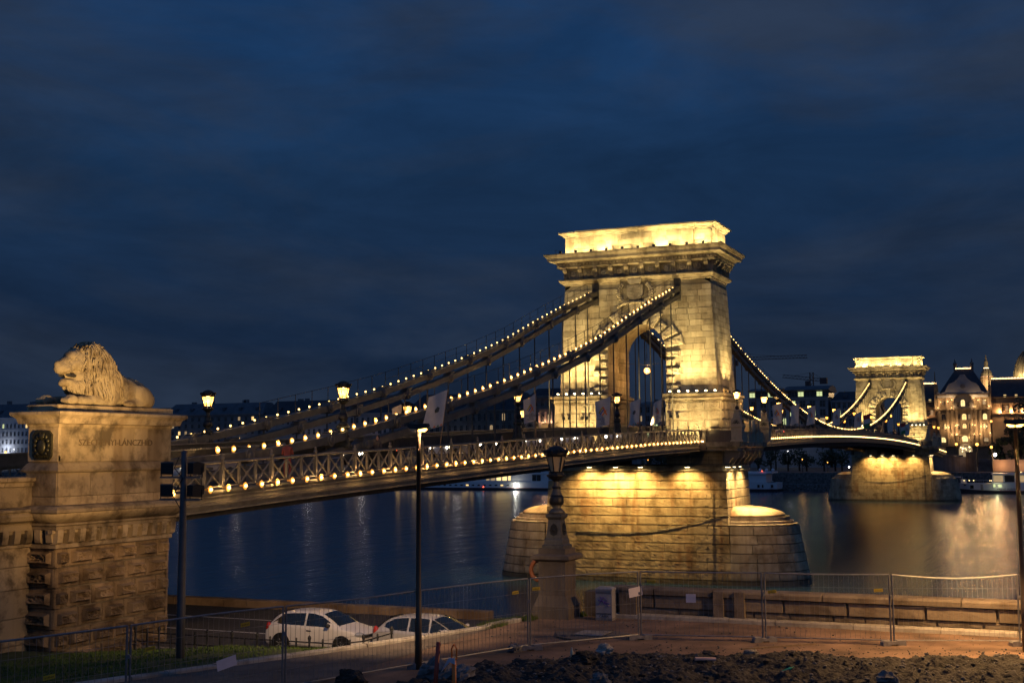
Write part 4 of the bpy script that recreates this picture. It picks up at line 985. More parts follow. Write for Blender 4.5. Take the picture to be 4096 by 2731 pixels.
place_lantern(-67.6, -4.4, 13.35, 'glowing lantern second from the left, crossed by the back chain')
place_lantern(-44.2, 4.4, 13.25, 'glowing lantern third from the left, just left of the white flag')
place_lantern(-44.2, -4.4, 13.95, 'glowing lantern on a dark pedestal between two white banners')
place_lantern(-22.7, 4.4, 13.5, 'glowing lantern mostly hidden behind the white banner beside another lantern')
place_lantern(-22.7, -4.4, 14.55, 'glowing lantern on a dark pedestal in front of the tower archway')
OR_ = ['first', 'second', 'third', 'fourth', 'fifth', 'sixth', 'seventh', 'eighth']
for i in range(8):
    x = 22.2 + i * 22.45
    for y, sd in ((-4.4, 'front'), (4.4, 'back')):
        place_lantern(x, y, zl(x) + 1.45, f'{OR_[i]} glowing lantern past the big tower on the {sd} side of the middle span', light=i < 4)
for x in (225.5,): place_lantern(x, -4.4, 15.0, 'glowing lantern just beyond the distant tower', light=False)
# kiosks carrying lanterns on the tower walkway corners
def make_kiosk():
    root = empty('lantern_kiosk', (0, 0, 0))
    b_ = MB(); b_.rect([(.62, .62, 0), (.62, .62, .12), (.52, .52, .16), (.52, .52, 1.35), (.62, .62, 1.42), (.62, .62, 1.52), (.56, .56, 1.55)]); b_.obj('base', 'kiosk_paint', root)
    b_ = MB(); ar = [(-.55, 1.55), (-.55, 1.75)] + [(-.55 * math.cos(pi * k / 8), 1.75 + .55 * math.sin(pi * k / 8)) for k in range(1, 8)] + [(.55, 1.75), (.55, 1.55)]
    b_.prism(ar, 'y', -.5, .5); b_.prism(ar, 'x', -.5, .5); b_.obj('arched_top', 'kiosk_paint', root)
    for a in range(4):
        c_, s_ = math.cos(a * pi / 2), math.sin(a * pi / 2); b_ = MB()
        for k in range(7):
            t_ = pi * (k + .5) / 7; b_.bar((-.53, .06 * math.cos(t_), 1.72 + .06 * math.sin(t_)), (-.53, .38 * math.cos(t_), 1.72 + .38 * math.sin(t_)), .09, .06)
        b_.v = [(v[0] * c_ - v[1] * s_, v[0] * s_ + v[1] * c_, v[2]) for v in b_.v]; b_.obj('fan_grille', 'iron', root)
    b_ = MB(); b_.rect([(.42, .42, 2.2), (.36, .36, 2.3), (.26, .26, 2.9), (.33, .33, 2.96), (.33, .33, 3.04), (.2, .2, 3.1)]); b_.obj('neck', 'kiosk_paint', root)
    b_ = MB(); b_.sm = True; b_.lathe([(.1, 3.05), (.2, 3.2), (.2, 3.35), (.1, 3.45), (.05, 3.5), (.05, 4.0), (.2, 4.12)], 10); b_.obj('finial', 'iron', root)
    b_ = MB(); b_.lathe([(.2, 4.12), (.36, 4.72), (.3, 4.76)], 6); b_.obj('lantern_glass', 'lantern_lit', root)
    b_ = MB(); b_.lathe([(.38, 4.72), (.44, 4.78), (.34, 4.88), (.2, 4.98), (.05, 5.02)], 6)
    for k in range(6):
        a = 2 * pi * k / 6; b_.bar((.2 * math.cos(a), .2 * math.sin(a), 4.12), (.37 * math.cos(a), .37 * math.sin(a), 4.74), .03)
    b_.obj('lantern_frame', 'iron', root)
    return root
kp = make_kiosk(); kd = [('left of the arched hoods', -5.55, -10.7), ('right of the arched hoods', 7.1 - 1.2, -10.7)]
kp.location = (-5.55, -10.75, 13.9); tag(kp, 'grey kiosk pillar with fan grille, left of the arched hoods by the big tower', 'pillar', 'kiosk pillars with lanterns on the tower walkways')
copy_tree(kp, (6.6, -10.75, 13.9), label='grey kiosk pillar with fan grille, right of the arched hoods by the big tower')
copy_tree(kp, (-5.55, 10.75, 13.9), label='grey kiosk pillar behind the big tower, half hidden by hangers')
copy_tree(kp, (202.66 - 5.55, -10.75, 13.9), label='tiny kiosk pillar with lantern left of its twin at the distant tower')
copy_tree(kp, (202.66 + 6.6, -10.75, 13.9), label='tiny kiosk pillar with lantern right of its twin at the distant tower')
for (x, y) in ((-5.55, -10.75), (6.6, -10.75), (-5.55, 10.75)): lamp('POINT', (x - .0, y, 18.35), 420, LC, .1, name='lantern_light')
# hanging lamp in the arch
hl = empty('hanging_lamp', (0, 0, 21.4), 'round glowing lamp hung on a cable in the tower archway', 'hanging lamp')
b_ = MB(); b_.sm = True; b_.sphere((0, 0, 21.4), .33, 12, 8); b_.obj('globe', 'globe_lit', hl)
b_ = MB(); b_.bar((0, 0, 21.7), (0, 0, 26.0), .03); b_.tube([(0, -3.1, 22.3), (0, 0, 22.0), (0, 3.1, 22.3)], .02, 4); b_.bar((0, -.25, 22.0), (0, 0, 23.2), .02); b_.bar((0, .25, 22.0), (0, 0, 23.2), .02); b_.obj('cable', 'iron', hl)
lamp('POINT', (0, 0, 21.4), 350, (1, .5, .14), .12, name='globe_light')
h2 = copy_tree(hl, (202.66, 0, 21.4), label='tiny round lamp hung in the archway of the distant tower')

# ================================================================== FLAGS on the railing
def flag(x, y, z0, dx, dz, w, h, label, kind, lean=.6, wave=.0, seed=0, side=-1):
    root = empty('banner_flag', (x, y, z0), label, 'flag', 'banners and flags on slanted poles along the bridge')
    P = Vector((x, y, z0)); D = Vector((dx, -.15, dz)); T = P + D
    b_ = MB(); b_.tube([P, T], .028, 6); b_.obj('pole', 'wood', root)
    d = D.normalized(); r_ = random.Random(seed); nx, nz = 10, 12; S = Vector((side * .80, .45, 0)).normalized()
    def pt(i, j): # i across 0..1, j down 0..1
        base = T - d * (.05 + h * j); sag = .45 * i * (1 - .3 * j)
        return base + S * w * i * (1 - .06 * math.sin(j * 3)) + Vector((0, .12 * math.sin(i * 5 + j * 2 + seed) * i, -sag))
    b_ = MB(); b_.sm = True; vs = [pt(i / nx, j / nz) for j in range(nz + 1) for i in range(nx + 1)]
    for j in range(nz):
        if kind == 'tricolour': b_.m = 0 if j < nz / 3 else (1 if j < 2 * nz / 3 else 2)
        for i in range(nx):
            q_ = [vs[j * (nx + 1) + i], vs[j * (nx + 1) + i + 1], vs[(j + 1) * (nx + 1) + i + 1], vs[(j + 1) * (nx + 1) + i]]; b_.add(q_, [(0, 1, 2, 3)])
    b_.obj('cloth', ['flag_red', 'flag_white', 'flag_green'] if kind == 'tricolour' else ['flag_white'], root)
    nrm = S.cross(d).normalized()
    if nrm.dot(Vector((-1, -.6, 0))) < 0: nrm = -nrm
    def mark(poly, mt, nm):
        b_ = MB(); n_ = len(poly); b_.add([pt(a, c_) + nrm * .03 for a, c_ in poly], [tuple(range(n_))]); b_.obj(nm, mt, root)
    if kind == 'logo':
        mark([(.25, .62), (.33, .62), (.62, .28), (.52, .28)], 'flag_orange', 'emblem'); mark([(.30, .46), (.36, .42), (.60, .58), (.55, .62)], 'flag_orange', 'emblem')
        mark([(.48, .40), (.54, .36), (.72, .52), (.66, .56)], 'flag_blue', 'emblem'); mark([(.56, .32), (.62, .28), (.80, .46), (.74, .50)], 'yellow_tag', 'emblem')
        if x < 0:
            for k, w_ in enumerate(('CAFe', 'CONTEMPORARY', 'ARTS', 'FESTIVAL')):
                me = text_mesh(w_, .15, 'text_dark', .001); u = (S if seed == 3 else -S); v = d; n3 = u.cross(v).normalized()
                o = bpy.data.objects.new('lettering', me); COL.objects.link(o); o.parent = root
                o.matrix_local = Matrix.Translation(pt(.5, .70 + .075 * k) + nrm * .04 - Vector((x, y, z0))) @ Matrix((u, v, n3)).transposed().to_4x4()
    if kind == 'border':
        for k in range(5):
            mark([(.05 + k * .19, .985), (.19 + k * .19, .985), (.12 + k * .19, .92)], 'flag_orange' if k % 2 == 0 else 'flag_green', 'border_triangle')
        mark([(.35, .45), (.5, .38), (.66, .45), (.62, .55), (.4, .55)], 'dome_copper', 'emblem')
    return root
flag(-61.6, -7.1, 13.35, .75, 3.35, 1.35, 2.1, 'large white flag on a slanted pole with a row of small triangles', 'border', seed=1)
flag(-47.4, -7.1, 13.9, -.35, 3.1, .95, 1.75, 'narrow white banner with orange emblem left of the dark lantern pedestal', 'logo', seed=2)
flag(-32.6, -7.1, 14.4, .15, 3.0, 1.5, 2.2, 'wide white banner with orange and blue emblem right of the lantern', 'logo', seed=3)
flag(-40.5, 7.1, 14.1, .2, 2.8, .9, 1.6, 'small white banner seen behind the back chain', 'plain', seed=4)
flag(-25.2, -7.1, 14.5, .3, 3.0, 1.35, 2.1, 'white banner with blurred emblem left of the lantern at the tower arch', 'border', seed=5)
flag(-18.9, -7.1, 14.8, .15, 2.9, 1.2, 2.0, 'white banner with orange emblem seen inside the tower arch', 'logo', seed=6)
flag(18.5, 7.1, 15.9, .2, 2.9, .9, 1.8, 'small red, white and green flag inside the tower arch', 'tricolour', seed=7)
for i, (x, kd_) in enumerate(((33, 'logo'), (44, 'plain'), (56, 'logo'), (78, 'logo'), (101, 'logo'), (112, 'tricolour'), (146, 'plain'), (168, 'tricolour'), (176, 'logo'))):
    nm = {'logo': 'white banner with orange emblem', 'plain': 'plain pale banner', 'tricolour': 'red, white and green flag'}[kd_]
    flag(x, -7.1, zl(x) + 1.1, .3, 3.4, 1.9, 2.6, f'{nm}, number {["one","two","three","four","five","six","seven","eight","nine"][i]} counting from the big tower along the middle span', kd_, seed=10 + i)

# ================================================================== ABUTMENT WITH LION
def make_abutment():
    root = empty('lion_abutment', (-89, -7.3, 6.3), 'tall rusticated stone pier with inscription under the lion', 'stone pier')
    X0, X1, Y0, Y1 = -92.0, -86.15, -8.0, -6.65
    cx, cy, hx_, hy_ = (X0 + X1) / 2, (Y0 + Y1) / 2, (X1 - X0) / 2, (Y1 - Y0) / 2
    b_ = MB(); b_.box(X0 + .1, X1 + .1, Y0 + .1, 6.9, 5.2, 9.98); b_.obj('core', 'abutment_dark', root)
    b_ = MB(); b_.box(X0 + .06, X1 + .12, Y0 + .06, Y1, 9.9, 14.12); b_.obj('core', 'abutment_dark', root)
    # rusticated courses
    def rmesh(seed, rough, panel=.13, nx=12, ny=6):
        b_ = MB(); r_ = random.Random(seed); by, bz = .025, .045
        F = [(1, .5, .5), (.3, .5, .5), (.12, .5 - by, .5 - bz), (.12, .5 - panel, .5 - panel * 1.35), (-.55, .5 - panel - .05, .5 - panel * 1.35 - .09), (-.62, .5 - panel - .06, .5 - panel * 1.35 - .11)]
        b_.loft([[(d, -h, -v), (d, h, -v), (d, h, v), (d, -h, v)] for d, h, v in F], cap=False)
        d, h, v = F[-1]; g = []
        for j in range(ny + 1):
            for i in range(nx + 1):
                e_ = i in (0, nx) or j in (0, ny); yy, zz = -h + 2 * h * i / nx, -v + 2 * v * j / ny
                m = 0 if e_ else (r_.random() ** 2) * rough * (1 if noise.noise((yy * 5 + seed, zz * 3, seed)) > -.25 else .15)
                g.append((d + m, yy + (0 if e_ else r_.uniform(-.012, .012)), zz))
        b_.add(g, [(j * (nx + 1) + i, j * (nx + 1) + i + 1, (j + 1) * (nx + 1) + i + 1, (j + 1) * (nx + 1) + i) for j in range(ny) for i in range(nx)])
        return b_.mesh('stone', 'rustic_stone')
    RM = [rmesh(1, .75), rmesh(2, .45), rmesh(3, .9), rmesh(4, .25)]
    zb = [5.85, 6.52, 7.22, 7.91, 8.60, 9.28, 9.95]
    for r_ in range(6):
        z0, z1 = zb[r_], zb[r_ + 1]; zc = (z0 + z1) / 2; ws = [.66, 1.28, 1.2, 1.2, 1.2, .62] if r_ % 2 else [1.3, 1.24, 1.2, 1.2, 1.25]
        s_ = (X1 - X0) / sum(ws); p = X0
        for wv in ws: wv *= s_; inst('stone', R.choice(RM), root, (p + wv / 2, Y0 + .02, zc), (0, 0, pi / 2), (.30, wv - .045, z1 - z0 - .045)); p += wv
        inst('stone', R.choice(RM), root, (X0 + .02, (Y0 + Y1) / 2, zc), (0, 0, 0), (.30, Y1 - Y0 - .012, z1 - z0 - .02))
        for k in range(7): inst('stone', RM[3], root, (X1 + .08, Y0 + .7 + k * 1.45, zc), (0, 0, pi), (.17, 1.42, z1 - z0 - .012))
    b_ = MB(); b_.box(X0 + .02, X1 + .05, Y0 - .02, Y0 + .3, 5.6, 6.05); b_.obj('plinth', 'abutment_dark', root)
    def ring(lv, name, mt='abutment_stone'):
        b_ = MB(); b_.rect([(hx_ + o_, hy_ + o_, z) for o_, z in lv], cx, cy); return b_.obj(name, mt, root)
    ring([(.0, 9.93), (.1, 9.95), (.1, 10.07), (.03, 10.1)], 'string_course')
    ring([(-.12, 10.08), (-.12, 10.55)], 'corbel_band', 'abutment_dark')
    b_ = MB(); b_.prism([(0, 0), (-.34, 0), (-.34, -.18), (-.30, -.42), (-.2, -.48), (0, -.48)], 'y', -.13, .13); b_.prism([(-.02, 0), (-.22, 0), (-.22, -.12), (-.02, -.12)], 'y', .13, .28); cm = b_.mesh('corbel', 'abutment_stone')
    for k in range(12): inst('corbel', cm, root, (X0 + .0 + k * .535, Y0 + .12, 10.57), (0, 0, pi / 2))
    for k in range(3): inst('corbel', cm, root, (X0 + .12, Y0 + .12 + k * .5, 10.57))
    ring([(.1, 10.55), (.2, 10.57), (.2, 10.68), (.26, 10.72), (.26, 10.78), (.16, 10.80)], 'fillet')
    b_ = MB(); b_.sm = True; b_.rect([(hx_ + .16 + .3 * math.sin(pi * (k / 9) * .5 + (0)) ** .8, hy_ + .16 + .3 * math.sin(pi * (k / 9) * .5) ** .8, 10.79 + .36 * k / 9) for k in range(10)], cx, cy); b_.obj('torus_moulding', 'abutment_stone', root)
    ring([(.5, 11.14), (.55, 11.16), (.55, 11.26), (.4, 11.36), (.0, 11.40)], 'ledge')
    # dies built from blocks
    us = block_mesh(.006, mat='abutment_stone', rough=.05, nx=8, ny=5, seed=51)
    def courses(rows, y, x0, x1, out=0):
        for z0, z1, cuts in rows:
            p = x0
            for c_ in list(cuts) + [x1]: inst('stone', us, root, ((p + c_) / 2, y, (z0 + z1) / 2), (0, 0, pi / 2), (.12, c_ - p - .012, z1 - z0 - .01)); p = c_
    courses([(11.38, 11.68, (-90.1, -88.6, -87.1)), (11.68, 12.5, (-90.45, -89.15, -87.5))], Y0 - .04, X0 - .02, X1 + .15)
    for z0, z1 in ((11.38, 11.68), (11.68, 12.5)): inst('stone', us, root, (X0 - .06, cy, (z0 + z1) / 2), (0, 0, 0), (.12, Y1 - Y0, z1 - z0 - .01))
    ring([(.04, 12.48), (.14, 12.52), (.17, 12.58), (.12, 12.66), (.04, 12.78), (-.04, 12.86)], 'die_base_moulding')
    courses([(12.86, 14.06, (-89.88, -88.2, -87.45))], Y0 - .0, X0, X1 - .05)
    inst('stone', us, root, (X0 - .02, cy, 13.46), (0, 0, 0), (.12, Y1 - Y0, 1.19))
    ring([(-.02, 14.02), (.03, 14.06), (.05, 14.13), (.05, 14.15), (.25, 14.17), (.3, 14.33), (.34, 14.38), (.42, 14.44), (.46, 14.47), (.46, 14.56), (.43, 14.58), (.3, 14.61)], 'cornice')
    b_ = MB(); b_.rect([(hx_ + .1, hy_ - .02, 14.59), (hx_ + .12, hy_, 14.62), (hx_ + .12, hy_, 14.80), (hx_ + .08, hy_ - .04, 14.83)], cx, cy); b_.obj('lion_slab', 'abutment_stone', root)
    me = text_mesh('SZÉCHENYI-LÁNCZHÍD', .31, 'gauge_paint_letter_shade', .012); mw = max(v.co.x for v in me.vertices) - min(v.co.x for v in me.vertices)
    # raised letters in a dark colour that paints the recess shade
    inst('inscription', me, root, (-89.12, Y0 - .008, 13.42), (pi / 2, 0, 0), (3.85 / mw, 1, 1))
    # bronze plaque on the end face
    pl = MB(); oc = [(-.42, -.36), (-.3, -.5), (.3, -.5), (.42, -.36), (.42, .36), (.3, .5), (-.3, .5), (-.42, .36)]
    cyp, czp = cy - .02, 13.42
    pl.prism([(cyp + a, czp + c_) for a, c_ in oc], 'x', X0 - .11, X0 - .02); p_ = pl.obj('crest_plaque', 'bronze_dark', root)
    b_ = MB(); b_.sm = True; b_.sphere((X0 - .13, cyp, czp - .05), .2, 10, 6, (.4, 1, 1.3)); b_.sphere((X0 - .14, cyp, czp + .3), .12, 8, 5, (.5, 1.3, .8))
    for k in range(14):
        a = 2 * pi * k / 14; b_.sphere((X0 - .12, cyp + .3 * math.cos(a), czp + .36 * math.sin(a)), .085, 6, 4, (.6, 1, 1))
    for k in range(10): b_.tube([(X0 - .12, cyp - .3 + .06 * k, czp - .44 + .03 * (k % 2)), (X0 - .17, cyp - .28 + .06 * k, czp - .33), (X0 - .12, cyp - .3 + .06 * k, czp - .25)], .025, 4)
    b_.obj('plaque_relief', 'bronze_dark', p_)
    # wall and parapet running left
    wx0, wx1, wy = -125.0, X0 - .02, -6.9
    b_ = MB(); b_.box(wx0, wx1, wy + .1, 6.9, 5.2, 11.3); b_.obj('approach_core', 'abutment_dark', root)
    for z0, z1, n0 in ((5.9, 6.75, 1.5), (6.75, 7.65, 1.7), (7.65, 8.6, 1.9), (8.6, 9.35, 1.8), (9.35, 10.0, 2.0)):
        for c_, w_ in split(8, n0, jit=.2): inst('stone', us, root, (wx1 - c_, wy - .02, (z0 + z1) / 2), (0, 0, pi / 2), (.14, w_ - .012, z1 - z0 - .012))
    def strip(pr, name, mt='abutment_stone'):
        b_ = MB(); b_.prism([(wy - o_, z) for o_, z in pr], 'x', wx0, wx1 - .02); b_.obj(name, mt, root)
    strip([(0, 9.98), (.12, 10.0), (.12, 10.1), (0, 10.1)], 'wall_string')
    for k in range(16): inst('corbel', cm, root, (wx1 - .3 - k * .535, wy + .06, 10.57), (0, 0, pi / 2))
    strip([(0, 10.55), (.25, 10.57), (.25, 10.75), (.18, 10.8), (.42, 10.9), (.48, 11.05), (.42, 11.18), (.5, 11.2), (.5, 11.28), (0, 11.34)], 'wall_ledge')
    for c_, w_ in split(8, 1.6, jit=.2): inst('stone', us, root, (wx1 - c_, wy - .03, 11.68), (0, 0, pi / 2), (.14, w_ - .012, .66))
    for c_, w_ in split(10, 1.4, jit=.2):
        b_ = MB(); b_.prism([(wy - o_, z) for o_, z in ((.02, 12.02), (.08, 12.04), (.1, 12.16), (.2, 12.22), (.2, 12.33), (.14, 12.36), (-.4, 12.37), (-.4, 12.02))], 'x', wx1 - c_ - w_ / 2 + .008, wx1 - c_ + w_ / 2 - .008); b_.obj('coping_stone', 'abutment_stone', root)
    b_ = MB(); b_.prism([(wy - .02, 11.3), (wy - .02, 12.02), (wy + .4, 12.02), (wy + .4, 11.3)], 'x', wx0, wx1); b_.obj('parapet_core', 'abutment_dark', root)
    return root
make_abutment()
b_ = MB(); b_.box(-126, -85.7, -6.4, 6.6, 11.3, 11.62); b_.obj('approach_road', 'deck_road', kind='structure')
b_ = MB(); b_.box(-150, -87.6, 6.9, 90, 4, 11.0); b_.obj('bank_terrace', 'asphalt', kind='structure')
b_ = MB()
for k in range(30): b_.box(-86.5 - k * 1.2, -86.4 - k * 1.2, 6.95, 7.05, 11.6, 12.6)
b_.box(-124, -86, 6.93, 7.07, 12.6, 12.7); b_.obj('approach_railing', 'steel_grey', loc=(-100, 7, 11.6), label='plain grey railing along the back edge of the road behind the lion', cat='railing')

# ------------------------------------------------------------------ LION
def make_lion():
    root = empty('lion_statue', (-89.5, -7.3, 14.83), 'reclining stone lion with open mouth on the inscribed pier', 'lion statue')
    YC = -7.3
    b_ = MB(); b_.sm = True
    def E(x, y, z, rx, ry, rz, tilt=0):
        n_, m_ = 20, 14; rg = []; c_, s_ = math.cos(tilt), math.sin(tilt)
        for j in range(m_ + 1):
            a = -pi / 2 + pi * j / m_; rr = max(math.cos(a), .002); ring = []
            for k in range(n_):
                px, py, pz = rx * rr * math.cos(2 * pi * k / n_), ry * rr * math.sin(2 * pi * k / n_), rz * math.sin(a)
                ring.append((x + px * c_ + pz * s_, YC + y + py, z - px * s_ + pz * c_))
            rg.append(ring)
        b_.loft(rg)
    # torso: deep chest, back sloping down to the haunch
    E(-89.75, 0, 15.62, .95, .60, .80); E(-89.2, 0, 15.45, .95, .58, .62, .25); E(-88.6, 0, 15.35, .95, .55, .52, .22); E(-88.0, 0, 15.22, .75, .56, .50, .2)
    E(-89.9, 0, 15.15, 1.0, .56, .42)
    for s_ in (-1, 1):
        E(-87.95, s_ * .40, 15.18, .60, .28, .40, .35); E(-88.2, s_ * .44, 14.98, .62, .17, .17, .05); E(-88.75, s_ * .5, 14.93, .34, .14, .11)   # haunch, shank, hind paw
        E(-87.55, s_ * .3, 15.1, .32, .25, .30)
        E(-89.75, s_ * .44, 15.3, .5, .22, .5, .25); E(-90.35, s_ * .46, 15.02, .6, .17, .19, .06)          # shoulder, forearm
    E(-91.1, -.46, 14.99, .65, .16, .15); E(-91.2, .46, 14.99, .75, .16, .15)
    for s_, xf in ((-1, -91.72), (1, -91.95)):
        E(xf, s_ * .46, 15.0, .30, .2, .165)
        for k in range(4): E(xf - .2, s_ * .46 + (k - 1.5) * .1, 14.965, .14, .062, .115)
    # neck and head
    E(-90.1, 0, 16.0, .8, .56, .75); E(-90.6, 0, 16.35, .55, .47, .55); E(-91.0, 0, 16.3, .50, .38, .40)
    E(-91.25, 0, 16.42, .32, .30, .22, -.2); E(-91.55, 0, 16.22, .48, .215, .20, -.38)     # brow, nose bridge
    E(-91.72, 0, 16.02, .32, .26, .22); E(-91.9, 0, 16.14, .16, .14, .12); E(-91.52, 0, 16.08, .4, .27, .19)       # muzzle, nose
    for s_ in (-1, 1): E(-91.62, s_ * .13, 15.98, .26, .16, .15); E(-91.18, s_ * .25, 16.16, .26, .14, .2); E(-91.3, s_ * .22, 16.40, .14, .09, .07)
    E(-91.35, 0, 15.56, .42, .23, .13, .16); E(-91.64, 0, 15.54, .18, .17, .13); E(-90.95, 0, 15.78, .32, .34, .32); E(-91.15, 0, 15.5, .4, .25, .25)   # lower jaw, chin
    E(-91.3, 0, 15.76, .3, .11, .045, .1)
    E(-90.6, 0, 15.5, .5, .42, .5)
    body = b_.obj('body', 'lion_stone', root)
    rm = body.modifiers.new('merge', 'REMESH'); rm.mode = 'VOXEL'; rm.voxel_size = .032; rm.use_smooth_shade = True
    sm_ = body.modifiers.new('soften', 'SMOOTH'); sm_.factor = .5; sm_.iterations = 3
    # eyes, nostril, dark blobs painting the shade inside the mouth
    for s_ in (-1, 1):
        e_ = MB(); e_.sm = True; e_.sphere((-91.33, YC + s_ * .285, 16.335), .055, 10, 7); e_.lathe([(.03, 0), (.03, .02)], 8, (-91.34, YC + s_ * .335, 16.335), 'y'); e_.obj('eye', 'lion_stone', root)
        e_ = MB(); e_.sphere((-91.93, YC + s_ * .09, 16.09), .035, 7, 5); e_.obj('nostril', 'text_dark', root)
        e_ = MB(); e_.sphere((-91.42, YC + s_ * .17, 15.79), .07, 8, 5, (4.2, .6, .9)); e_.obj('mouth_shadow', 'text_dark', root)
        e_ = MB(); e_.sm = True; e_.sphere((-90.85, YC + s_ * .36, 16.58), .12, 8, 6, (.8, .6, 1.2)); e_.obj('ear', 'lion_stone', root)
    # mane locks
    mn = MB(); mn.sm = True; r_ = random.Random(4)
    top = [(-91.05, 16.62), (-90.85, 16.85), (-90.55, 16.97), (-90.25, 16.9), (-89.95, 16.68), (-89.75, 16.5), (-89.55, 16.22), (-89.4, 16.0)]
    def surf(x, z):  # half width of the maned mass at side-view point
        w = 0
        for (ex, ez, rx, rz, ry) in ((-90.1, 16.0, .95, .85, .62), (-90.6, 16.35, .7, .65, .53), (-89.75, 15.55, 1.1, .85, .64), (-90.6, 15.45, .6, .62, .50), (-90.0, 15.2, 1.0, .5, .62)):
            q_ = 1 - ((x - ex) / rx) ** 2 - ((z - ez) / rz) ** 2
            if q_ > 0: w = max(w, ry * math.sqrt(q_))
        return w
    for s_ in (-1, 1):
        for layer in range(4):
            for k in range(19):
                f = (k + r_.uniform(-.35, .35)) / 18; f = max(0, min(1, f))
                xs_ = lerp(-91.0, -89.2, f) + .04 * layer; zt = interp([(-91.1, 16.15), (-90.8, 16.76), (-90.5, 16.90), (-90.2, 16.82), (-89.9, 16.56), (-89.6, 16.2), (-89.2, 15.7)], xs_) - layer * .42
                ln = r_.uniform(.7, 1.15); pts = []; rs = []; ph = r_.uniform(0, 6); fr_ = r_.uniform(5.5, 8.5); n_p = 13; rr = r_.uniform(.045, .072)
                for j in range(n_p):
                    t_ = j / (n_p - 1); x = xs_ + (.34 * f - .04) * t_ + .045 * math.sin(ph + t_ * fr_); z = zt - ln * t_
                    w = surf(x, z)
                    if z < 14.98 or w < .12: break
                    pts.append((x, YC + s_ * (w + .02 + .025 * math.sin(ph * 2 + t_ * 6)), z)); rs.append(rr * (1 - .68 * t_ ** 1.5) * (.5 + min(1, t_ * 5) * .5) * (1 + .18 * math.sin(ph + t_ * 9)))
                if len(pts) > 3: mn.tube(pts, rs, 7)
    # crest of short tufts over the crown and down the neck
    for k in range(90):
        f = r_.random(); i = int(f * 6.99); a, c_ = top[i], top[i + 1]; t_ = f * 7 - i; x, z = lerp(a[0], c_[0], t_), lerp(a[1], c_[1], t_) - .08
        y = r_.uniform(-.34, .34); z -= y * y * .8; h = r_.uniform(.06, .14) * (1.1 if f < .5 else .8)
        mn.tube([(x + .04, YC + y, z - .06), (x - .0, YC + y * 1.05, z + h * .5), (x + .12, YC + y * 1.12, z + h * .75), (x + .22, YC + y * 1.15, z + h * .35)], [.055, .06, .045, .02], 6)
    # forelock over the brow and beard
    for k in range(26):
        y = r_.uniform(-.32, .32); x = r_.uniform(-91.12, -90.95); z = 16.60 + r_.uniform(-.05, .08) - y * y; mn.tube([(x + .05, YC + y, z - .08), (x - .02, YC + y * 1.1, z + .06), (x + .06, YC + y * 1.15, z + r_.uniform(.12, .2))], [.06, .06, .02], 6)
    for s_ in (-1, 1):
        for k in range(12):
            f = k / 11; x = lerp(-91.55, -90.75, f); pts = []; ph = r_.uniform(0, 6)
            for j in range(6):
                t_ = j / 5; pts.append((x + .12 * t_ + .02 * math.sin(ph + t_ * 6), YC + s_ * (lerp(.08, .40, f) + .04 * t_), lerp(15.56, 15.66, f) - t_ * lerp(.34, .62, f)))
            mn.tube(pts, [.055, .06, .055, .045, .035, .02], 6)
        for k in range(9):   # fringe behind the cheek
            f = k / 8; mn.tube([(-90.98 + .06 * f, YC + s_ * (.37 - .03 * f), 16.5 - f * .8), (-90.9 + .08 * f, YC + s_ * .43, 16.38 - f * .8), (-90.82, YC + s_ * .45, 16.2 - f * .8)], [.04, .05, .02], 6)
    mo_ = mn.obj('mane', 'lion_stone', root)
    # toes clefts and tail over the haunch
    t_ = MB(); t_.sm = True; t_.tube([(-87.3, YC - .2, 15.0), (-87.25, YC - .1, 15.3), (-87.5, YC + .02, 15.62), (-87.9, YC + .05, 15.74), (-88.2, YC + .1, 15.8)], [.09, .08, .08, .09, .1], 8); t_.obj('tail', 'lion_stone', root)
    root.location.x += .5; root.scale = (1, 1, 1.09)
    return root
make_lion()

# ================================================================== MASTS
def mast1():
    x, y = -95.3, -15.9; root = empty('floodlight_mast', (x, y, 7.0), 'grey steel mast carrying four black floodlights beside the lion pier', 'mast')
    b_ = MB(); b_.sm = True; b_.lathe([(.13, 0), (.125, 1.6), (.10, 4.5), (.08, 6.15), (.06, 6.2)], 12, (x, y, 7.0)); b_.obj('pole', 'mast_grey', root)
    b_ = MB(); b_.lathe([(.34, -.06), (.33, .06), (.2, .1)], 9, (x, y, 7.02)); b_.obj('concrete_foot', 'concrete', root)
    b_ = MB(); b_.box(x - .15, x + .15, y - .155, y + .155, 7.7, 8.6); 
    for z in (12.42, 11.78):
        b_ = MB(); b_.bar((x, y - .6, z), (x, y + .85, z), .045); b_.obj('cross_arm', 'galv', root)
        for yy in (.64, -.42):
            fl = MB(); px, py, pz = x + .04, y + yy, z + .27
            fl.prism([(px - .2, pz - .17), (px - .2, pz + .15), (px - .06, pz + .18), (px + .16, pz + .14), (px + .16, pz - .09), (px + .06, pz - .19)], 'y', py - .18, py + .18)
            # rotate the housing to look along +y-ish (towards the lion)
            ang = math.radians(38 if yy > 0 else -25); c_, s_ = math.cos(ang), math.sin(ang)
            fl.v = [(px + (v[0] - px) * c_ - (v[1] - py) * s_, py + (v[0] - px) * s_ + (v[1] - py) * c_, v[2]) for v in fl.v]
            f = fl.obj('floodlight', 'flood_body', root)
            g_ = MB(); g_.bar((px, py - .21, z), (px, py - .21, z + .3), .02); g_.bar((px, py + .21, z), (px, py + .21, z + .3), .02); g_.bar((px, py - .21, z + .02), (px, py + .21, z + .02), .02); g_.obj('bracket', 'flood_body', f)
    b_ = MB(); b_.tube([(x - .1, y + .1, 13.0), (x - .12, y + .25, 12.7), (x - .1, y - .05, 12.4), (x - .1, y + .3, 11.9), (x - .1, y, 11.5)], .018, 5); b_.obj('cable', 'black_plastic', root)
mast1()
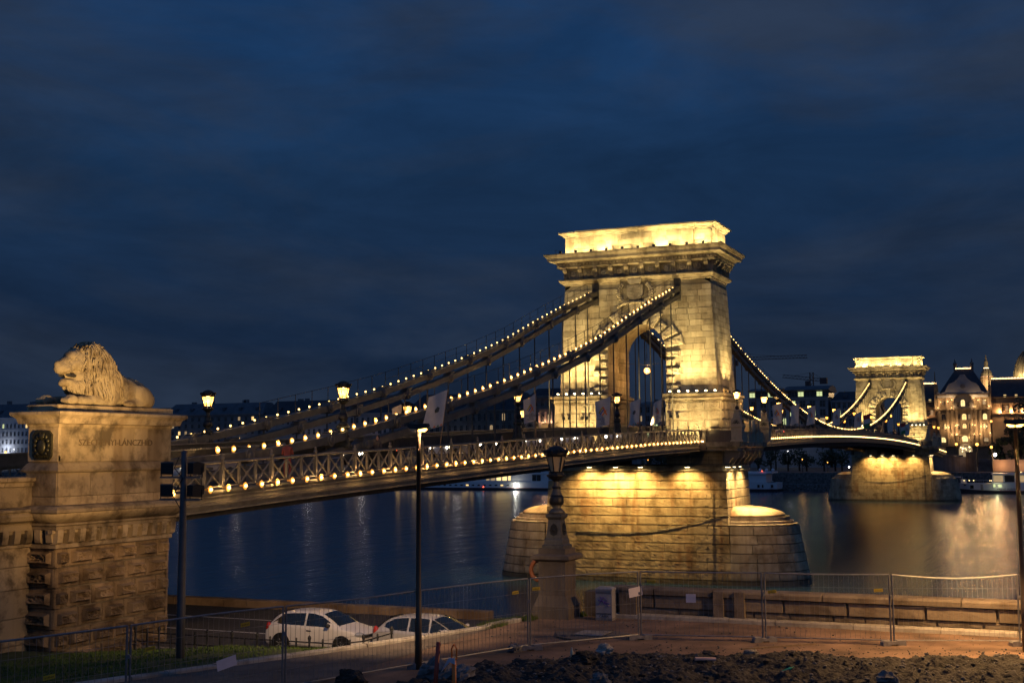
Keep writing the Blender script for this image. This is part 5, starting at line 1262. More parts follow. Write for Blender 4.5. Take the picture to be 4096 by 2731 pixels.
lamp('SPOT', (-95.1, -14.35, 12.95), 1500, (1, .60, .21), .1, (-90.2, -7.3, 15.6), 46, .8, 'lion_floodlight')
lamp('SPOT', (-95.1, -14.35, 12.2), 480, (1, .56, .19), .1, (-90.5, -7.6, 12.6), 74, .9, 'lion_floodlight')
def lamp_mast(x, y, zt, label, lit_dirs, z0=7.36, col='mast_brown', hs=.5):
    root = empty('street_lamp', (x, y, z0), label, 'street lamp', 'twin-headed street lamps on the plaza')
    b_ = MB(); b_.sm = True; b_.lathe([(.095, 0), (.09, 1.3), (.07, 1.35), (.055, zt - z0 - .45), (.065, zt - z0 - .45), (.065, zt - z0 - .2), (.04, zt - z0 - .1)], 12, (x, y, z0)); b_.obj('pole', col, root)
    for sg, lit in ((1, lit_dirs[0]), (-1, lit_dirs[1])):
        b_ = MB(); b_.prism([(0, -.05), (.5, .0), (.62, .12), (.55, .26), (0, .22)], 'x', -.17, .17)
        b_.v = [(x + v[0] * hs, y + sg * v[1] * hs, zt - .2 + v[2] * hs) for v in b_.v]; h = b_.obj('lamp_head', 'black_plastic', root)
        b_ = MB(); b_.prism([(.04, -.17), (.30, -.17), (.46, -.07), (.44, .0), (.04, -.05)], 'x', -.13, .13); b_.v = [(x + v[0] * hs, y + sg * v[1] * hs, zt - .21 + v[2] * hs) for v in b_.v]
        b_.obj('lens', 'sodium_lit' if lit else 'lantern_glass', h)
    return root
lamp_mast(-94.8, -23.35, 13.95, 'tall slim brown street lamp in front of the bridge deck, one head lit', (False, True))
lamp_mast(-86.0, -38.15, 14.0, 'tall street lamp at the right edge with two lit orange heads', (True, True), col='mast_brown')
SO = (1.0, .54, .18)
lamp('SPOT', (-86.0, -38.6, 13.6), 900, SO, .2, (-86.3, -40.5, 7), 155, .6, 'street_light')
lamp('SPOT', (-86.0, -37.7, 13.6), 1150, SO, .2, (-85.6, -34.5, 7), 155, .6, 'street_light')
lamp('SPOT', (-94.8, -23.75, 13.6), 1900, (1, .62, .30), .2, (-85.5, -14.0, 6.5), 92, .95, 'street_light')

# ================================================================== OLD LANTERN ON PEDESTAL
def ped():
    cx, cy, z0 = -83.7, -22.95, 7.36
    root = empty('lantern_pedestal', (cx, cy, z0), 'tall plain stone pedestal with sloped foot under the unlit old lantern', 'pedestal')
    def rr(lv, name, mt='pedestal_stone'): b_ = MB(); b_.rect(lv, cx, cy); b_.obj(name, mt, root)
    rr([(.66, .66, z0 - .3), (.66, .66, z0 + .42), (.64, .64, z0 + .45), (.5, .5, z0 + .78)], 'foot')
    rr([(.5, .5, z0 + .78), (.5, .5, z0 + 1.98)], 'shaft')
    for (dx, dy, rz) in ((-.502, 0, 0), (0, -.502, pi / 2)):
        b_ = MB()
        for a, c_, d_, e_ in ((-.36, .36, .95, .99), (-.36, .36, 1.82, 1.86), (-.36, -.32, .99, 1.82), (.32, .36, .99, 1.82)): b_.box(-.012, .012, a, c_, d_, e_)
        c2, s2 = math.cos(rz), math.sin(rz); b_.v = [(cx + dx + v[0] * c2 - v[1] * s2, cy + dy + v[0] * s2 + v[1] * c2, z0 + v[2]) for v in b_.v]; b_.obj('panel_frame', 'pedestal_stone', root)
    rr([(.52, .52, z0 + 1.94), (.66, .66, z0 + 2.0), (.70, .70, z0 + 2.03), (.70, .70, z0 + 2.14), (.6, .6, z0 + 2.18), (.5, .5, z0 + 2.2)], 'cornice')
    rr([(.5, .5, z0 + 2.18), (.5, .5, z0 + 2.38)], 'top_block')
    o = make_lantern(False, ('cast_grey', 'iron')); o.location = (cx, cy, z0 + 2.38)
    tag(o, 'unlit old lantern with domed cap on the stone pedestal in front of the pier', 'lantern')
ped()
b_ = MB(); b_.sm = True
b_.loft([[(-83.75 + .06 * math.cos(2 * pi * j / 8), -22.28 + (.30 + .08 * math.cos(2 * pi * j / 8 + pi / 2)) * math.cos(2 * pi * k / 20), 8.95 + (.34 + .08 * math.cos(2 * pi * j / 8 + pi / 2)) * math.sin(2 * pi * k / 20)) for j in range(8)] for k in range(21)], cap=False)
b_.obj('life_ring', 'buoy_orange', loc=(-83.75, -22.28, 8.95), label='orange life ring hung on the back side of the stone pedestal', cat='life ring')

# ================================================================== MESH FENCE
FP = [(-107.5, -19.0), (-103.0, -20.6), (-98.9, -21.85), (-94.7, -23.33), (-90.75, -24.85), (-87.63, -27.22), (-86.77, -30.87), (-86.06, -34.51), (-84.8, -38.0), (-84.3, -41.5)]
FL_ = ['far left at the lawn corner', 'in front of the rusticated pier', 'in front of the first white car', 'left of the slim street lamp', 'between the slim street lamp and the pedestal', 'left of the utility cabinet', 'before the pier with the small square notice', 'crossing the river view right of the pier', 'far right by the edge lamp']
def fz(x, y): return 7.38 if x > -94 else 7.38
for i, ((xa, ya), (xb, yb)) in enumerate(zip(FP, FP[1:])):
    root = empty('mesh_fence', (xa, ya, 7.38), f'wire mesh fence panel, the one {FL_[i]}', 'fence panel', 'temporary wire mesh fence panels along the plaza')
    A, B = Vector((xa, ya, 0)), Vector((xb, yb, 0)); d = (B - A).normalized(); L = (B - A).length; A2, B2 = A + d * .045, B - d * .045
    zb, zt = 7.5, 9.4; r_ = random.Random(i); sag = r_.uniform(-.03, .03) + (.12 if i == 7 else 0)
    def P(f, z): p_ = A2.lerp(B2, f); return (p_.x, p_.y, z + (-sag * math.sin(pi * f) if z > 9 else 0))
    for f in (0, 1):
        b_ = MB(); b_.tube([P(f, 7.36), P(f, zt)], .027, 6); b_.obj('frame_post', 'galv', root)
    b_ = MB(); b_.tube([P(k / 6, zt) for k in range(7)], .024, 6); b_.obj('top_rail', 'galv', root)
    b_ = MB(); b_.tube([P(0, zb), P(1, zb)], .02, 6); b_.obj('bottom_rail', 'galv', root)
    b_ = MB(); nn = int(L / .145)
    for k in range(1, nn): b_.bar(P(k / nn, zb), P(k / nn, zt + .02), .0065)
    for z in (7.9, 8.45, 9.0): b_.bar(P(0, z), P(1, z), .007)
    b_.obj('wire_mesh', 'galv', root, kind='stuff')
    b_ = MB(); bx = A + d * .0; b_.tube([(xa - .05, ya - .03, 8.75), (xa + .05, ya + .03, 8.75)], .05, 6); b_.obj('clamp', 'galv', root)
    ft = empty('concrete_block', (xa, ya, 7.38), f'low concrete block foot under the fence post {["at the far left", "left of the rusticated pier", "on the path before the first car", "at the base of the slim street lamp", "just left of the pedestal", "right of the manhole cover", "beside the long pale stick", "right of the river view gap", "at the far right"][i]}', 'fence foot', 'concrete fence feet')
    nrm = Vector((-d.y, d.x, 0)); c_ = A - nrm * .05
    b_ = MB(); pr = [(-.36, 0), (-.36, .1), (-.32, .15), (-.12, .15), (-.1, .12), (.1, .12), (.12, .15), (.32, .15), (.36, .1), (.36, 0), (.12, 0), (.1, .04), (-.1, .04), (-.12, 0)]
    a2 = Vector((.55, -.83, 0)) if i > 2 else Vector((.65, -.76, 0)); n2 = Vector((-a2.y, a2.x, 0))
    vs = [c_ + a2 * p_[0] + n2 * s_ * .115 + Vector((0, 0, 7.36 + p_[1])) for s_ in (-1, 1) for p_ in pr]; n_ = len(pr)
    b_.add(vs, [tuple(range(n_ - 1, -1, -1)), tuple(range(n_, 2 * n_))] + [(k, (k + 1) % n_, (k + 1) % n_ + n_, k + n_) for k in range(n_)]); b_.obj('block', 'concrete', ft)
def on_fence(i, f, z, w, h, rot=0, off=-.03):
    A, B = Vector((*FP[i], 0)), Vector((*FP[i + 1], 0)); d = (B - A).normalized(); n_ = Vector((d.y, -d.x, 0))
    if n_.dot(Vector((-1, 0, 0))) < 0: n_ = -n_
    c_ = A.lerp(B, f) + n_ * .03; u = d * math.cos(rot) + Vector((0, 0, 1)) * math.sin(rot); v = Vector((0, 0, 1)) * math.cos(rot) - d * math.sin(rot)
    return c_ + Vector((0, 0, z)), u, v, n_
def sheet(i, f, z, w, h, rot, mt, name, label, cat, group=None, text=None):
    c_, u, v, n_ = on_fence(i, f, z, w, h, rot); root = empty(name, c_, label, cat, group)
    b_ = MB(); b_.add([c_ + u * a * w / 2 + v * e_ * h / 2 + n_ * t_ for t_ in (0, .008) for a, e_ in ((-1, -1), (1, -1), (1, 1), (-1, 1))], [(0, 1, 2, 3), (7, 6, 5, 4), (0, 4, 5, 1), (1, 5, 6, 2), (2, 6, 7, 3), (3, 7, 4, 0)]); b_.obj('sheet', mt, root)
    if text:
        me = text_mesh(text, h * .62, 'text_dark', .001); o = bpy.data.objects.new('lettering', me); COL.objects.link(o); o.parent = root
        m3 = Matrix((u, v, n_)).transposed(); o.matrix_local = Matrix.Translation(n_ * .012 - v * h * .2) @ m3.to_4x4()
    return root
PL = 'yellow brand plates wired to the fence'
for (i, f, z, rot, w) in ((1, .62, 8.55, .08, 'near the first fence post, lower left of the grey mast'), (2, .12, 8.85, .08, 'just left of the mast foot, above the lawn'), (2, .72, 9.1, .06, 'over the roof of the first white car'), (4, .12, 9.0, .05, ''), (4, .86, 9.05, .04, 'left of the fence post by the pedestal'), (5, .06, 9.1, .0, 'right of the fence post by the pedestal'), (6, .1, 9.1, -.02, 'upper left of the square notice'), (7, .07, 8.85, .15, 'tilted, at the right foot of the pier'), (8, -.1, 8.95, .06, 'at the right edge of the picture')):
    if not w: continue
    fi, ff = i - 1 if i > 0 else 0, f
    sheet(max(0, fi), ff, z, .26, .09, rot, 'yellow_tag', 'brand_plate', f'small yellow plate {w}', 'plate', PL, 'profirent')
sheet(1, .60, 8.28, .55, .24, .16, 'paper', 'paper_notice', 'wide tilted paper notice on the fence left of the first car', 'notice')
sheet(4, .96, 8.8, .5, .28, .12, 'paper', 'paper_notice', 'tilted paper notice above the grey utility cabinet', 'notice')
sheet(5, .42, 8.62, .30, .26, .0, 'paper', 'paper_notice', 'small upright square paper notice on the middle fence panel', 'notice')

# ================================================================== UTILITY CABINET, MANHOLE, LITTER
def cabinet():
    root = empty('utility_cabinet', (-83.75, -24.75, 7.36), 'grey utility cabinet with purple graffiti beside the riverside wall', 'cabinet'); x, y, z = -83.75, -24.75, 7.36
    b_ = MB(); b_.rect([(.2, .29, z), (.2, .29, z + 1.0)], x, y); b_.obj('housing', 'cabinet', root)
    b_ = MB(); b_.rect([(.22, .31, z + 1.0), (.22, .31, z + 1.06), (.12, .2, z + 1.12)], x, y); b_.obj('cap', 'cabinet', root)
    b_ = MB(); b_.rect([(.21, .3, z), (.21, .3, z + .08)], x, y); b_.obj('plinth', 'concrete', root)
    b_ = MB()
    for k in (.2, .23, .9, .93): b_.box(x - .208, x - .2, y - .27, y + .27, z + k, z + k + .012)
    b_.obj('groove', 'text_dark', root)
    b_ = MB(); 
    for pts in ([(.18, .5), (.05, .72), (.12, .8), (-.02, .55)], [(.02, .78), (-.14, .66), (-.02, .6), (-.18, .46)], [(.2, .66), (.0, .64), (-.2, .56)]):
        b_.tube([(x - .205, y + a, z + c_) for a, c_ in pts], .022, 4)
    b_.obj('graffiti', 'graffiti', root)
    me = text_mesh('CAMA', .12, 'text_dark', .002); inst('lettering', me, root, (x - .207, y, z + .1), (pi / 2, 0, -pi / 2))
cabinet()
mh = empty('manhole_cover', (-87.2, -25.5, 7.38), 'square manhole cover with worn asphalt patch on the plaza', 'manhole cover')
b_ = MB(); b_.prism([(-88.2, -24.7), (-87.2, -24.3), (-86.2, -25.6), (-86.8, -26.7), (-88.0, -26.3), (-88.6, -25.4)], 'z', 7.37, 7.395); b_.obj('patch', 'path', mh)
b_ = MB(); b_.box(-87.75, -86.75, -26.0, -25.05, 7.39, 7.42); b_.obj('cover', 'kerb_stone', mh)
b_ = MB(); b_.box(-87.8, -86.7, -26.05, -25.0, 7.385, 7.405); b_.obj('rim', 'text_dark', mh)

# rubble ground ----------------------------------------------------------
EDG = [(-150, -22.8), (-104, -23.0), (-98, -24.2), (-96.8, -24.9), (-93.6, -24.9), (-91.6, -26.2), (-89.6, -28.0), (-88.9, -31.5), (-87.7, -34.8), (-87.0, -38.1), (-86.5, -46), (-86, -60)]
def edge_x(y):  # rubble lies where x < edge_x(y)
    t_ = [(-60, -86.0), (-46, -86.6), (-38, -87.0), (-34.8, -87.9), (-31.5, -89.2), (-28, -89.9), (-26.2, -91.6), (-25.2, -93.2), (-24.6, -95.5), (-23.9, -98.5), (-23.0, -104)]
    return interp(t_, y)
def rz(x, y):
    e_ = edge_x(y) - x + .35 * noise.noise((x * .9, y * .9, 1)); k = sm(e_ / 1.8) * sm((-22.9 - y) / .8)
    h = .18 * noise.noise((x * .35, y * .35, 2)) + .17 * noise.noise((x * 1.1, y * 1.1, 7)) + .13 * abs(noise.noise((x * 2.7, y * 2.7, 4))) + .09 * abs(noise.noise((x * 7, y * 7, 9))) + .025 * noise.noise((x * 17, y * 17, 9))
    return 7.30 + k * (.22 + h)
rb = grid_mesh(-101.5, -86.3, -46, -22.9, 380, 520, rz, skip=lambda x, y: edge_x(y) - x < -1.2); 
rb.obj('rubble_ground', 'mud', kind='structure')
gv = MB(); r_ = random.Random(77)
def rock(b_, c_, s_, r2, n_=7):
    rg = []; a0 = r2.uniform(0, 6); ax = (r2.uniform(.6, 1.6), r2.uniform(.6, 1.4), r2.uniform(.3, .8))
    for j in range(4):
        a = -pi / 2 + pi * (j + .35) / 3.7; rr = max(.15, math.cos(a)); rg.append([(c_[0] + s_ * ax[0] * rr * math.cos(a0 + 2 * pi * k / n_) * r2.uniform(.8, 1.15), c_[1] + s_ * ax[1] * rr * math.sin(a0 + 2 * pi * k / n_) * r2.uniform(.8, 1.15), c_[2] + s_ * ax[2] * math.sin(a)) for k in range(n_)])
    b_.loft(rg)
for k in range(2600):
    y = r_.uniform(-43, -23.2); x = edge_x(y) - abs(r_.gauss(0, 4.5)) + .3
    if x < -101: continue
    s_ = .02 + .05 * r_.random() ** 3; rock(gv, (x, y, rz(x, y) + s_ * .2), s_, r_, 5)
gv.obj('gravel', 'rock', kind='stuff')
gv = MB()
for k in range(1100):
    y = r_.uniform(-43, -23.2); x = edge_x(y) - abs(r_.gauss(0, 5.0)) - .1
    if noise.noise((x * .6, y * .6, 31)) < -.05 + r_.uniform(-.25, .25): continue
    if x < -101: continue
    s_ = .03 + .15 * r_.random() ** 4; rock(gv, (x, y, rz(x, y) - s_ * .05), s_, r_, r_.choice((5, 6, 7)))
gv.obj('soil_clods', 'mud', kind='stuff')
gv = MB()
for k in range(900):
    y = r_.uniform(-42, -22.3); x = edge_x(y) + abs(r_.gauss(0, .7)) if k < 500 else r_.uniform(-90, -83.4)
    if x > -83.3 or (x < edge_x(y)): continue
    s_ = .012 + .03 * r_.random() ** 3; rock(gv, (x, y, 7.375 + s_ * .2), s_, r_, 5)
gv.obj('loose_chippings', 'rock', kind='stuff')
ROCKS = [(-97.7, -23.0, .40, 'large dark earth clod standing on the path left of the slim lamp foot', 'mud'), (-96.5, -24.75, .42, 'jagged grey rock slab left of the red stake', 'rock'), (-96.3, -25.4, .32, 'rounded grey stone just behind the orange stake', 'rock'), (-91.9, -27.6, .26, 'angular pale stone in the rubble between bottle and pipe', 'kerb_stone'), (-89.6, -31.1, .24, 'pale round stone at the end of the long stick', 'kerb_stone'), (-93.6, -27.6, .3, 'low brown clod near the standing bottle', 'mud'), (-91.2, -24.6, .2, 'small grey stone beside the fence foot left of the pedestal', 'rock'), (-96.2, -29.0, .25, 'flat grey stone low in the rubble at picture centre', 'rock'), (-95.8, -32.2, .22, 'grey stone in the churned mud right of centre', 'rock'), (-94.5, -35.4, .22, 'small grey stone in the mud toward the right corner', 'rock')]
for x, y, s_, lb_, mt in ROCKS:
    b_ = MB(); r2 = random.Random(int(x * 10)); ox = r2.uniform(0, 50); rg = []; ax = (r2.uniform(.8, 1.2), r2.uniform(.8, 1.2), r2.uniform(.6, .85))
    for j in range(15):
        a = -pi / 2 + pi * j / 14; ring = []
        for k in range(20):
            d_ = Vector((max(.01, math.cos(a)) * math.cos(2 * pi * k / 20), max(.01, math.cos(a)) * math.sin(2 * pi * k / 20), math.sin(a))); q_ = 1 + .45 * noise.noise(d_ * 1.3 + Vector((ox, 0, 0))) + .25 * noise.noise(d_ * 3.5 + Vector((ox, 5, 0))) + .12 * noise.noise(d_ * 8 + Vector((ox, 5, 9)))
            ring.append((x + s_ * ax[0] * d_.x * q_, y + s_ * ax[1] * d_.y * q_, max(rz(x, y), 7.38) + s_ * .25 + s_ * ax[2] * d_.z * q_))
        rg.append(ring)
    b_.loft(rg)
    o = b_.obj('rock' if mt != 'mud' else 'earth_clod', mt, loc=(x, y, 7.4), label=lb_, cat='rock')
def bottle(x, y, lay, mt, label):
    z = rz(x, y); root = empty('plastic_bottle', (x, y, z), label, 'bottle')
    b_ = MB(); b_.sm = True; b_.lathe([(.04, 0), (.045, .02), (.042, .2), (.045, .26), (.018, .33), (.018, .35)], 10, (x, y, z)); b_.obj('body', mt, root)
    b_ = MB(); b_.lathe([(.02, .35), (.02, .38)], 8, (x, y, z)); b_.obj('cap', mt, root)
    if lay: root.rotation_euler = (1.25, .2, .7)
bottle(-93.4, -27.2, False, 'bottle_plastic', 'clear plastic bottle standing upright in the rubble')
bottle(-92.7, -32.6, True, 'bottle_green', 'green plastic bottle lying in the mud on the right')
def stake(x, y, h, lean, mt, label, loop=False):
    root = empty('marker_stake', (x, y, 7.4), label, 'stake'); b_ = MB(); b_.sm = True
    b_.tube([(x, y, 7.0), (x + lean * .3, y - lean, 7.4 + h * (.72 if loop else 1))], .055, 8); b_.obj('shaft', mt, root)
    if loop:
        b_ = MB(); zt = 7.4 + h; b_.tube([(x + lean * .3, y - lean + .06, 7.4 + h * .7), (x + lean * .3, y - lean + .065, zt - .1), (x + lean * .3, y - lean, zt), (x + lean * .3, y - lean - .065, zt - .1), (x + lean * .3, y - lean - .06, 7.4 + h * .7)], .022, 6); b_.obj('loop', mt, root)
        b_ = MB(); b_.prism([(y - lean + .08, 7.4 + h * .66), (y - lean + .3, 7.4 + h * .45), (y - lean + .1, 7.4 + h * .74), (y - lean - .06, 7.4 + h * .74), (y - lean - .07, 7.4 + h * .62)], 'x', x - .1, x - .07); b_.obj('tape', 'paper', root)
stake(-98.2, -25.55, 1.25, .12, 'red_plastic', 'leaning red plastic stake at the bottom edge of the rubble')
stake(-97.9, -25.95, 1.18, .0, 'orange_plastic', 'upright orange plastic stake with loop and knotted white tape', True)
b_ = MB(); b_.tube([(-92.3, -30.25, rz(-92.3, -30.25) + .09), (-92.0, -30.72, rz(-92.0, -30.72) + .12)][::-1], .05, 8); b_.obj('plastic_pipe', 'pink_pipe', loc=(-92.2, -30.5, 7.5), label='short pale pink pipe piece lying on the rubble', cat='pipe')
b_ = MB(); b_.bar((-90.3, -31.0, 7.66), (-87.9, -32.6, 7.55), .05, .04); b_.obj('wooden_stick', 'wood', loc=(-89, -32, 7.5), label='long pale stick lying across the rubble edge by the fence foot', cat='stick')

# ================================================================== IRON FENCE BY THE ROAD
fr = empty('iron_fence', (-88.1, -12, 6.4), 'low old iron railing with knobbed posts between lawn and parked cars', 'railing')
pmB = MB(); pmB.sm = True; pmB.lathe([(.07, -.3), (.065, .05), (.04, .1), (.035, .3), (.06, .33), (.04, .36), (.035, .62), (.06, .66), (.04, .7), (.055, .76), (.065, .81), (.04, .87), (.01, .9)], 8); pme = pmB.mesh('post', 'iron')
y = -8.2; ys = []
while y > -19.5: ys.append(y); y -= 1.06
def fzz(y): return lawn_z(-88.1, y) - .02
k = 0
for y in ys: inst('post', pme, fr, (-88.1, y, fzz(y)))
smb = MB(); smb.sm = True; smb.lathe([(.02, .02), (.05, .1), (.04, .3), (.03, .33), (.045, .36), (.03, .62), (.05, .66), (.03, .7), (.04, .76), (.01, .8)], 7); sme = smb.mesh('baluster', 'iron')
for a, c_ in zip(ys, ys[1:]):
    inst('baluster', sme, fr, (-88.1, (a + c_) / 2, fzz((a + c_) / 2)))
    for z in (.34, .66):
        b_ = MB(); b_.tube([(-88.1, a, fzz(a) + z), (-88.1, c_, fzz(c_) + z)], .024, 6); b_.obj('rail', 'iron', fr)

# ================================================================== CARS
def make_car(L, Wd, H, paint, prof, label, loc, three, face=-1, rear_lamp=True, plate='MWZ-803'):
    """car along +x (front at +L/2) then rotated; prof: stations (x, zlow, zbelt, ztop, halfwidth, roofhalf)"""
    root = empty('parked_car', (0, 0, 0)); b_ = MB(); b_.sm = True
    def ring(s_):
        x, zl_, zb_, zt, w, wr = s_; R_ = [(0, zl_), (w * .9, zl_), (w * .985, zl_ + .1), (w, lerp(zl_, zb_, .55)), (w * .985, zb_ - .02), (w * .93, zb_ + .015)]
        if zt > zb_ + .1: R_ += [(lerp(w * .93, wr, .5), lerp(zb_, zt, .5)), (wr, zt - .07), (wr * .86, zt - .012), (0, zt)]
        else: R_ += [(w * .85, lerp(zb_, zt, .5)), (w * .72, zt - .015), (w * .45, zt - .003), (0, zt)]
        pts = [(x, y, z) for y, z in R_]; return pts + [(x, -y, z) for y, z in R_[1:-1]][::-1]
    b_.loft([ring(s_) for s_ in prof]); body = b_.obj('body', paint, root)
    mo = body.modifiers.new('sub', 'SUBSURF'); mo.levels = mo.render_levels = 2
    def at(x):
        for a, c_ in zip(prof, prof[1:]):
            if a[0] <= x <= c_[0]:
                t_ = (x - a[0]) / (c_[0] - a[0]); return [lerp(p, q_, t_) for p, q_ in zip(a, c_)]
        return prof[-1] if x > prof[-1][0] else prof[0]
    def side(x, z, s_, off=.012):
        _, zl_, zb_, zt, w, wr = at(x); t_ = max(0, min(1, (z - zb_) / max(.05, zt - .07 - zb_))); return (x, s_ * (lerp(w * .945, wr * 1.0, t_) + off), z)
    def spatch(poly_top, poly_bot, s_, mt, name, par):
        q_ = MB(); q_.sm = True; n_ = len(poly_top); rows = 4
        g = [side(lerp(poly_bot[i][0], poly_top[i][0], j / rows), lerp(poly_bot[i][1], poly_top[i][1], j / rows), s_) for j in range(rows + 1) for i in range(n_)]
        q_.add(g, [(j * n_ + i, j * n_ + i + 1, (j + 1) * n_ + i + 1, (j + 1) * n_ + i) for j in range(rows) for i in range(n_ - 1)]); return q_.obj(name, mt, par)
    ws = three['side']
    for s_ in (-1, 1):
        for tp, bt in ws: spatch(tp, bt, s_, 'car_glass', 'side_window', root)
    # windscreen and rear window: sheet following the roofline
    for nm, xa, xb in (('windscreen', three['ws'][0], three['ws'][1]), ('rear_window', three['rw'][0], three['rw'][1])):
        q_ = MB(); q_.sm = True; n_ = 8; g = []
        for j in range(6):
            x = lerp(xa, xb, j / 5); s0 = at(x); wv = lerp(s0[4] * .80, s0[5] * .84, max(0, min(1, (s0[3] - s0[2]) / (H * .36))))
            for i in range(n_ + 1):
                f = -1 + 2 * i / n_; g.append((x + (.03 if nm == 'windscreen' else -.03) * (1 - f * f), wv * f, s0[3] + .016 - .035 * f * f))
        q_.add(g, [(j * (n_ + 1) + i, j * (n_ + 1) + i + 1, (j + 1) * (n_ + 1) + i + 1, (j + 1) * (n_ + 1) + i) for j in range(5) for i in range(n_)]); q_.obj(nm, 'car_glass', root)
    xf, xr = three['axles']
    for xw in (xf, xr):
        for s_ in (-1, 1):
            t_ = MB(); t_.sm = True; w0 = Wd / 2
            t_.lathe([(.2, -.1), (.29, -.1), (.31, -.07), (.31, .07), (.29, .1), (.2, .1)], 24, (xw, s_ * (w0 - .1), .31), 'y'); ty = t_.obj('tyre', 'tyre', root)
            r2 = MB(); r2.lathe([(.21, -.02), (.2, .0), (.17, .02)], 20, (xw, s_ * (w0 - .06), .31), 'y')
            for k in range(7):
                a = 2 * pi * k / 7; r2.bar((xw + .04 * math.cos(a), s_ * (w0 - .01), .31 + .04 * math.sin(a)), (xw + .2 * math.cos(a), s_ * (w0 - .01), .31 + .2 * math.sin(a)), .03, .05, (0, 1, 0))
            r2.obj('rim', 'rim', ty)
            a2 = MB(); a2.lathe([(.37, -.02), (.37, .012)], 24, (xw, s_ * (w0 - .012), .33), 'y'); a2.obj('wheel_arch', 'black_plastic', root)
    for s_ in (-1, 1):
        q_ = MB(); q_.sm = True; fx = L / 2 - .22; q_.sphere((fx, s_ * (Wd / 2 - .26), three['hl']), .2, 10, 6, (1.0, 1.0, .45)); q_.obj('headlight', 'headlamp_glass', root)
        q_ = MB(); q_.sm = True; q_.sphere((-L / 2 + .16, s_ * (Wd / 2 - .13), three['tl']), .16, 10, 6, (.7, .6, 1.25)); q_.obj('tail_light', 'indicator_red', root)
        q_ = MB(); q_.sm = True; q_.sphere((three['mir'], s_ * (Wd / 2 + .08), three['belt'] + .07), .1, 10, 6, (.8, 1.1, .75)); q_.obj('wing_mirror', three['mirmat'], root)
        q_ = MB(); q_.cbox((three['door'], s_ * (Wd / 2 + .004), three['belt'] - .14), (.16, .03, .03)); q_.obj('door_handle', 'black_plastic', root)
        q_ = MB()
        for xx in three['seams']: q_.tube([side(xx + .02, three['belt'] - .03, s_, .002), side(xx, .5, s_, .004), side(xx + .02, .3, s_, .0)], .006, 4)
        q_.obj('door_seam', 'black_plastic', root)
    q_ = MB(); q_.box(L / 2 - .1, L / 2 + .012, -Wd * .33, Wd * .33, .22, .36); q_.obj('lower_grille', 'black_plastic', root)
    q_ = MB(); q_.box(L / 2 - .16, L / 2 - .005, -Wd * .27, Wd * .27, .62, .70); q_.lathe([(.05, 0), (.05, .02)], 12, (L / 2 - .01, 0, .66), 'x'); q_.obj('upper_grille', 'black_plastic', root)
    q_ = MB(); q_.box(L / 2, L / 2 + .025, -.26, .26, .43, .54); p_ = q_.obj('number_plate', 'plate', root)
    me = text_mesh(plate, .09, 'text_dark', .001); inst('lettering', me, p_, (L / 2 + .027, 0, .455), (pi / 2, 0, pi / 2))
    root.location = loc; root.rotation_euler = (0, 0, -pi / 2 + three.get('yaw', 0)); return tag(root, label, 'car', 'cars parked on the quay road')
polo = [(-1.98, .32, .62, .70, .72, .5), (-1.93, .25, .80, .92, .80, .56), (-1.72, .2, .93, 1.18, .835, .58), (-1.38, .2, .95, 1.40, .84, .60), (-.9, .2, .95, 1.455, .84, .61), (-.2, .2, .94, 1.465, .84, .61), (.3, .2, .93, 1.42, .84, .60), (.75, .2, .92, 1.20, .84, .62), (1.08, .2, .92, .985, .835, .62), (1.5, .22, .84, .89, .82, .6), (1.82, .25, .72, .79, .76, .55), (1.96, .3, .55, .62, .66, .5)]
make_car(3.97, 1.68, 1.46, 'car_white', polo, 'small white three-door hatchback parked behind the iron railing', (-86.1, -14.92, 6.1),
         dict(side=[([(-1.5, 1.14), (-1.2, 1.33), (-.75, 1.37), (-.32, 1.385)], [(-1.62, 1.04), (-1.3, 1.0), (-.8, .985), (-.32, .975)]), ([(-.24, 1.385), (.0, 1.38), (.35, 1.30), (.84, 1.02)], [(-.24, .97), (.1, .965), (.5, .955), (.92, .95)])],
              ws=(.36, 1.04), rw=(-1.86, -1.36), axles=(1.22, -1.25), hl=.72, tl=.84, mir=.72, belt=.95, mirmat='black_plastic', door=-.1, seams=(-.28, .95), yaw=.02), True)
peug = [(-2.0, .35, .62, .72, .70, .5), (-1.95, .28, .85, .95, .80, .56), (-1.78, .25, .95, 1.12, .835, .57), (-1.42, .22, .97, 1.38, .84, .58), (-.95, .2, .96, 1.455, .845, .60), (-.3, .2, .95, 1.47, .845, .60), (.25, .2, .93, 1.44, .845, .60), (.8, .2, .91, 1.20, .84, .62), (1.22, .2, .90, .96, .835, .62), (1.55, .22, .82, .86, .80, .6), (1.85, .26, .68, .74, .72, .5), (1.98, .32, .52, .6, .62, .45)]
make_car(4.0, 1.67, 1.47, 'car_silver', peug, 'silver five-door hatchback with long curved side windows parked behind the lawn bank', (-86.1, -19.3, 6.1),
         dict(side=[([(-1.45, 1.2), (-1.15, 1.34), (-.85, 1.385), (-.58, 1.4)], [(-1.5, 1.08), (-1.2, 1.01), (-.9, .99), (-.58, .98)]), ([(-.5, 1.4), (-.2, 1.41), (.1, 1.40), (.22, 1.39)], [(-.5, .98), (-.2, .975), (.1, .965), (.24, .96)]), ([(.3, 1.38), (.45, 1.33), (.7, 1.2), (1.0, 1.02)], [(.3, .96), (.5, .955), (.8, .945), (1.08, .94)])],
              ws=(.34, 1.16), rw=(-1.9, -1.42), axles=(1.25, -1.24), hl=.70, tl=.90, mir=.86, belt=.96, mirmat='car_silver', door=-.35, seams=(-.54, .26), yaw=-.02), True, plate='')
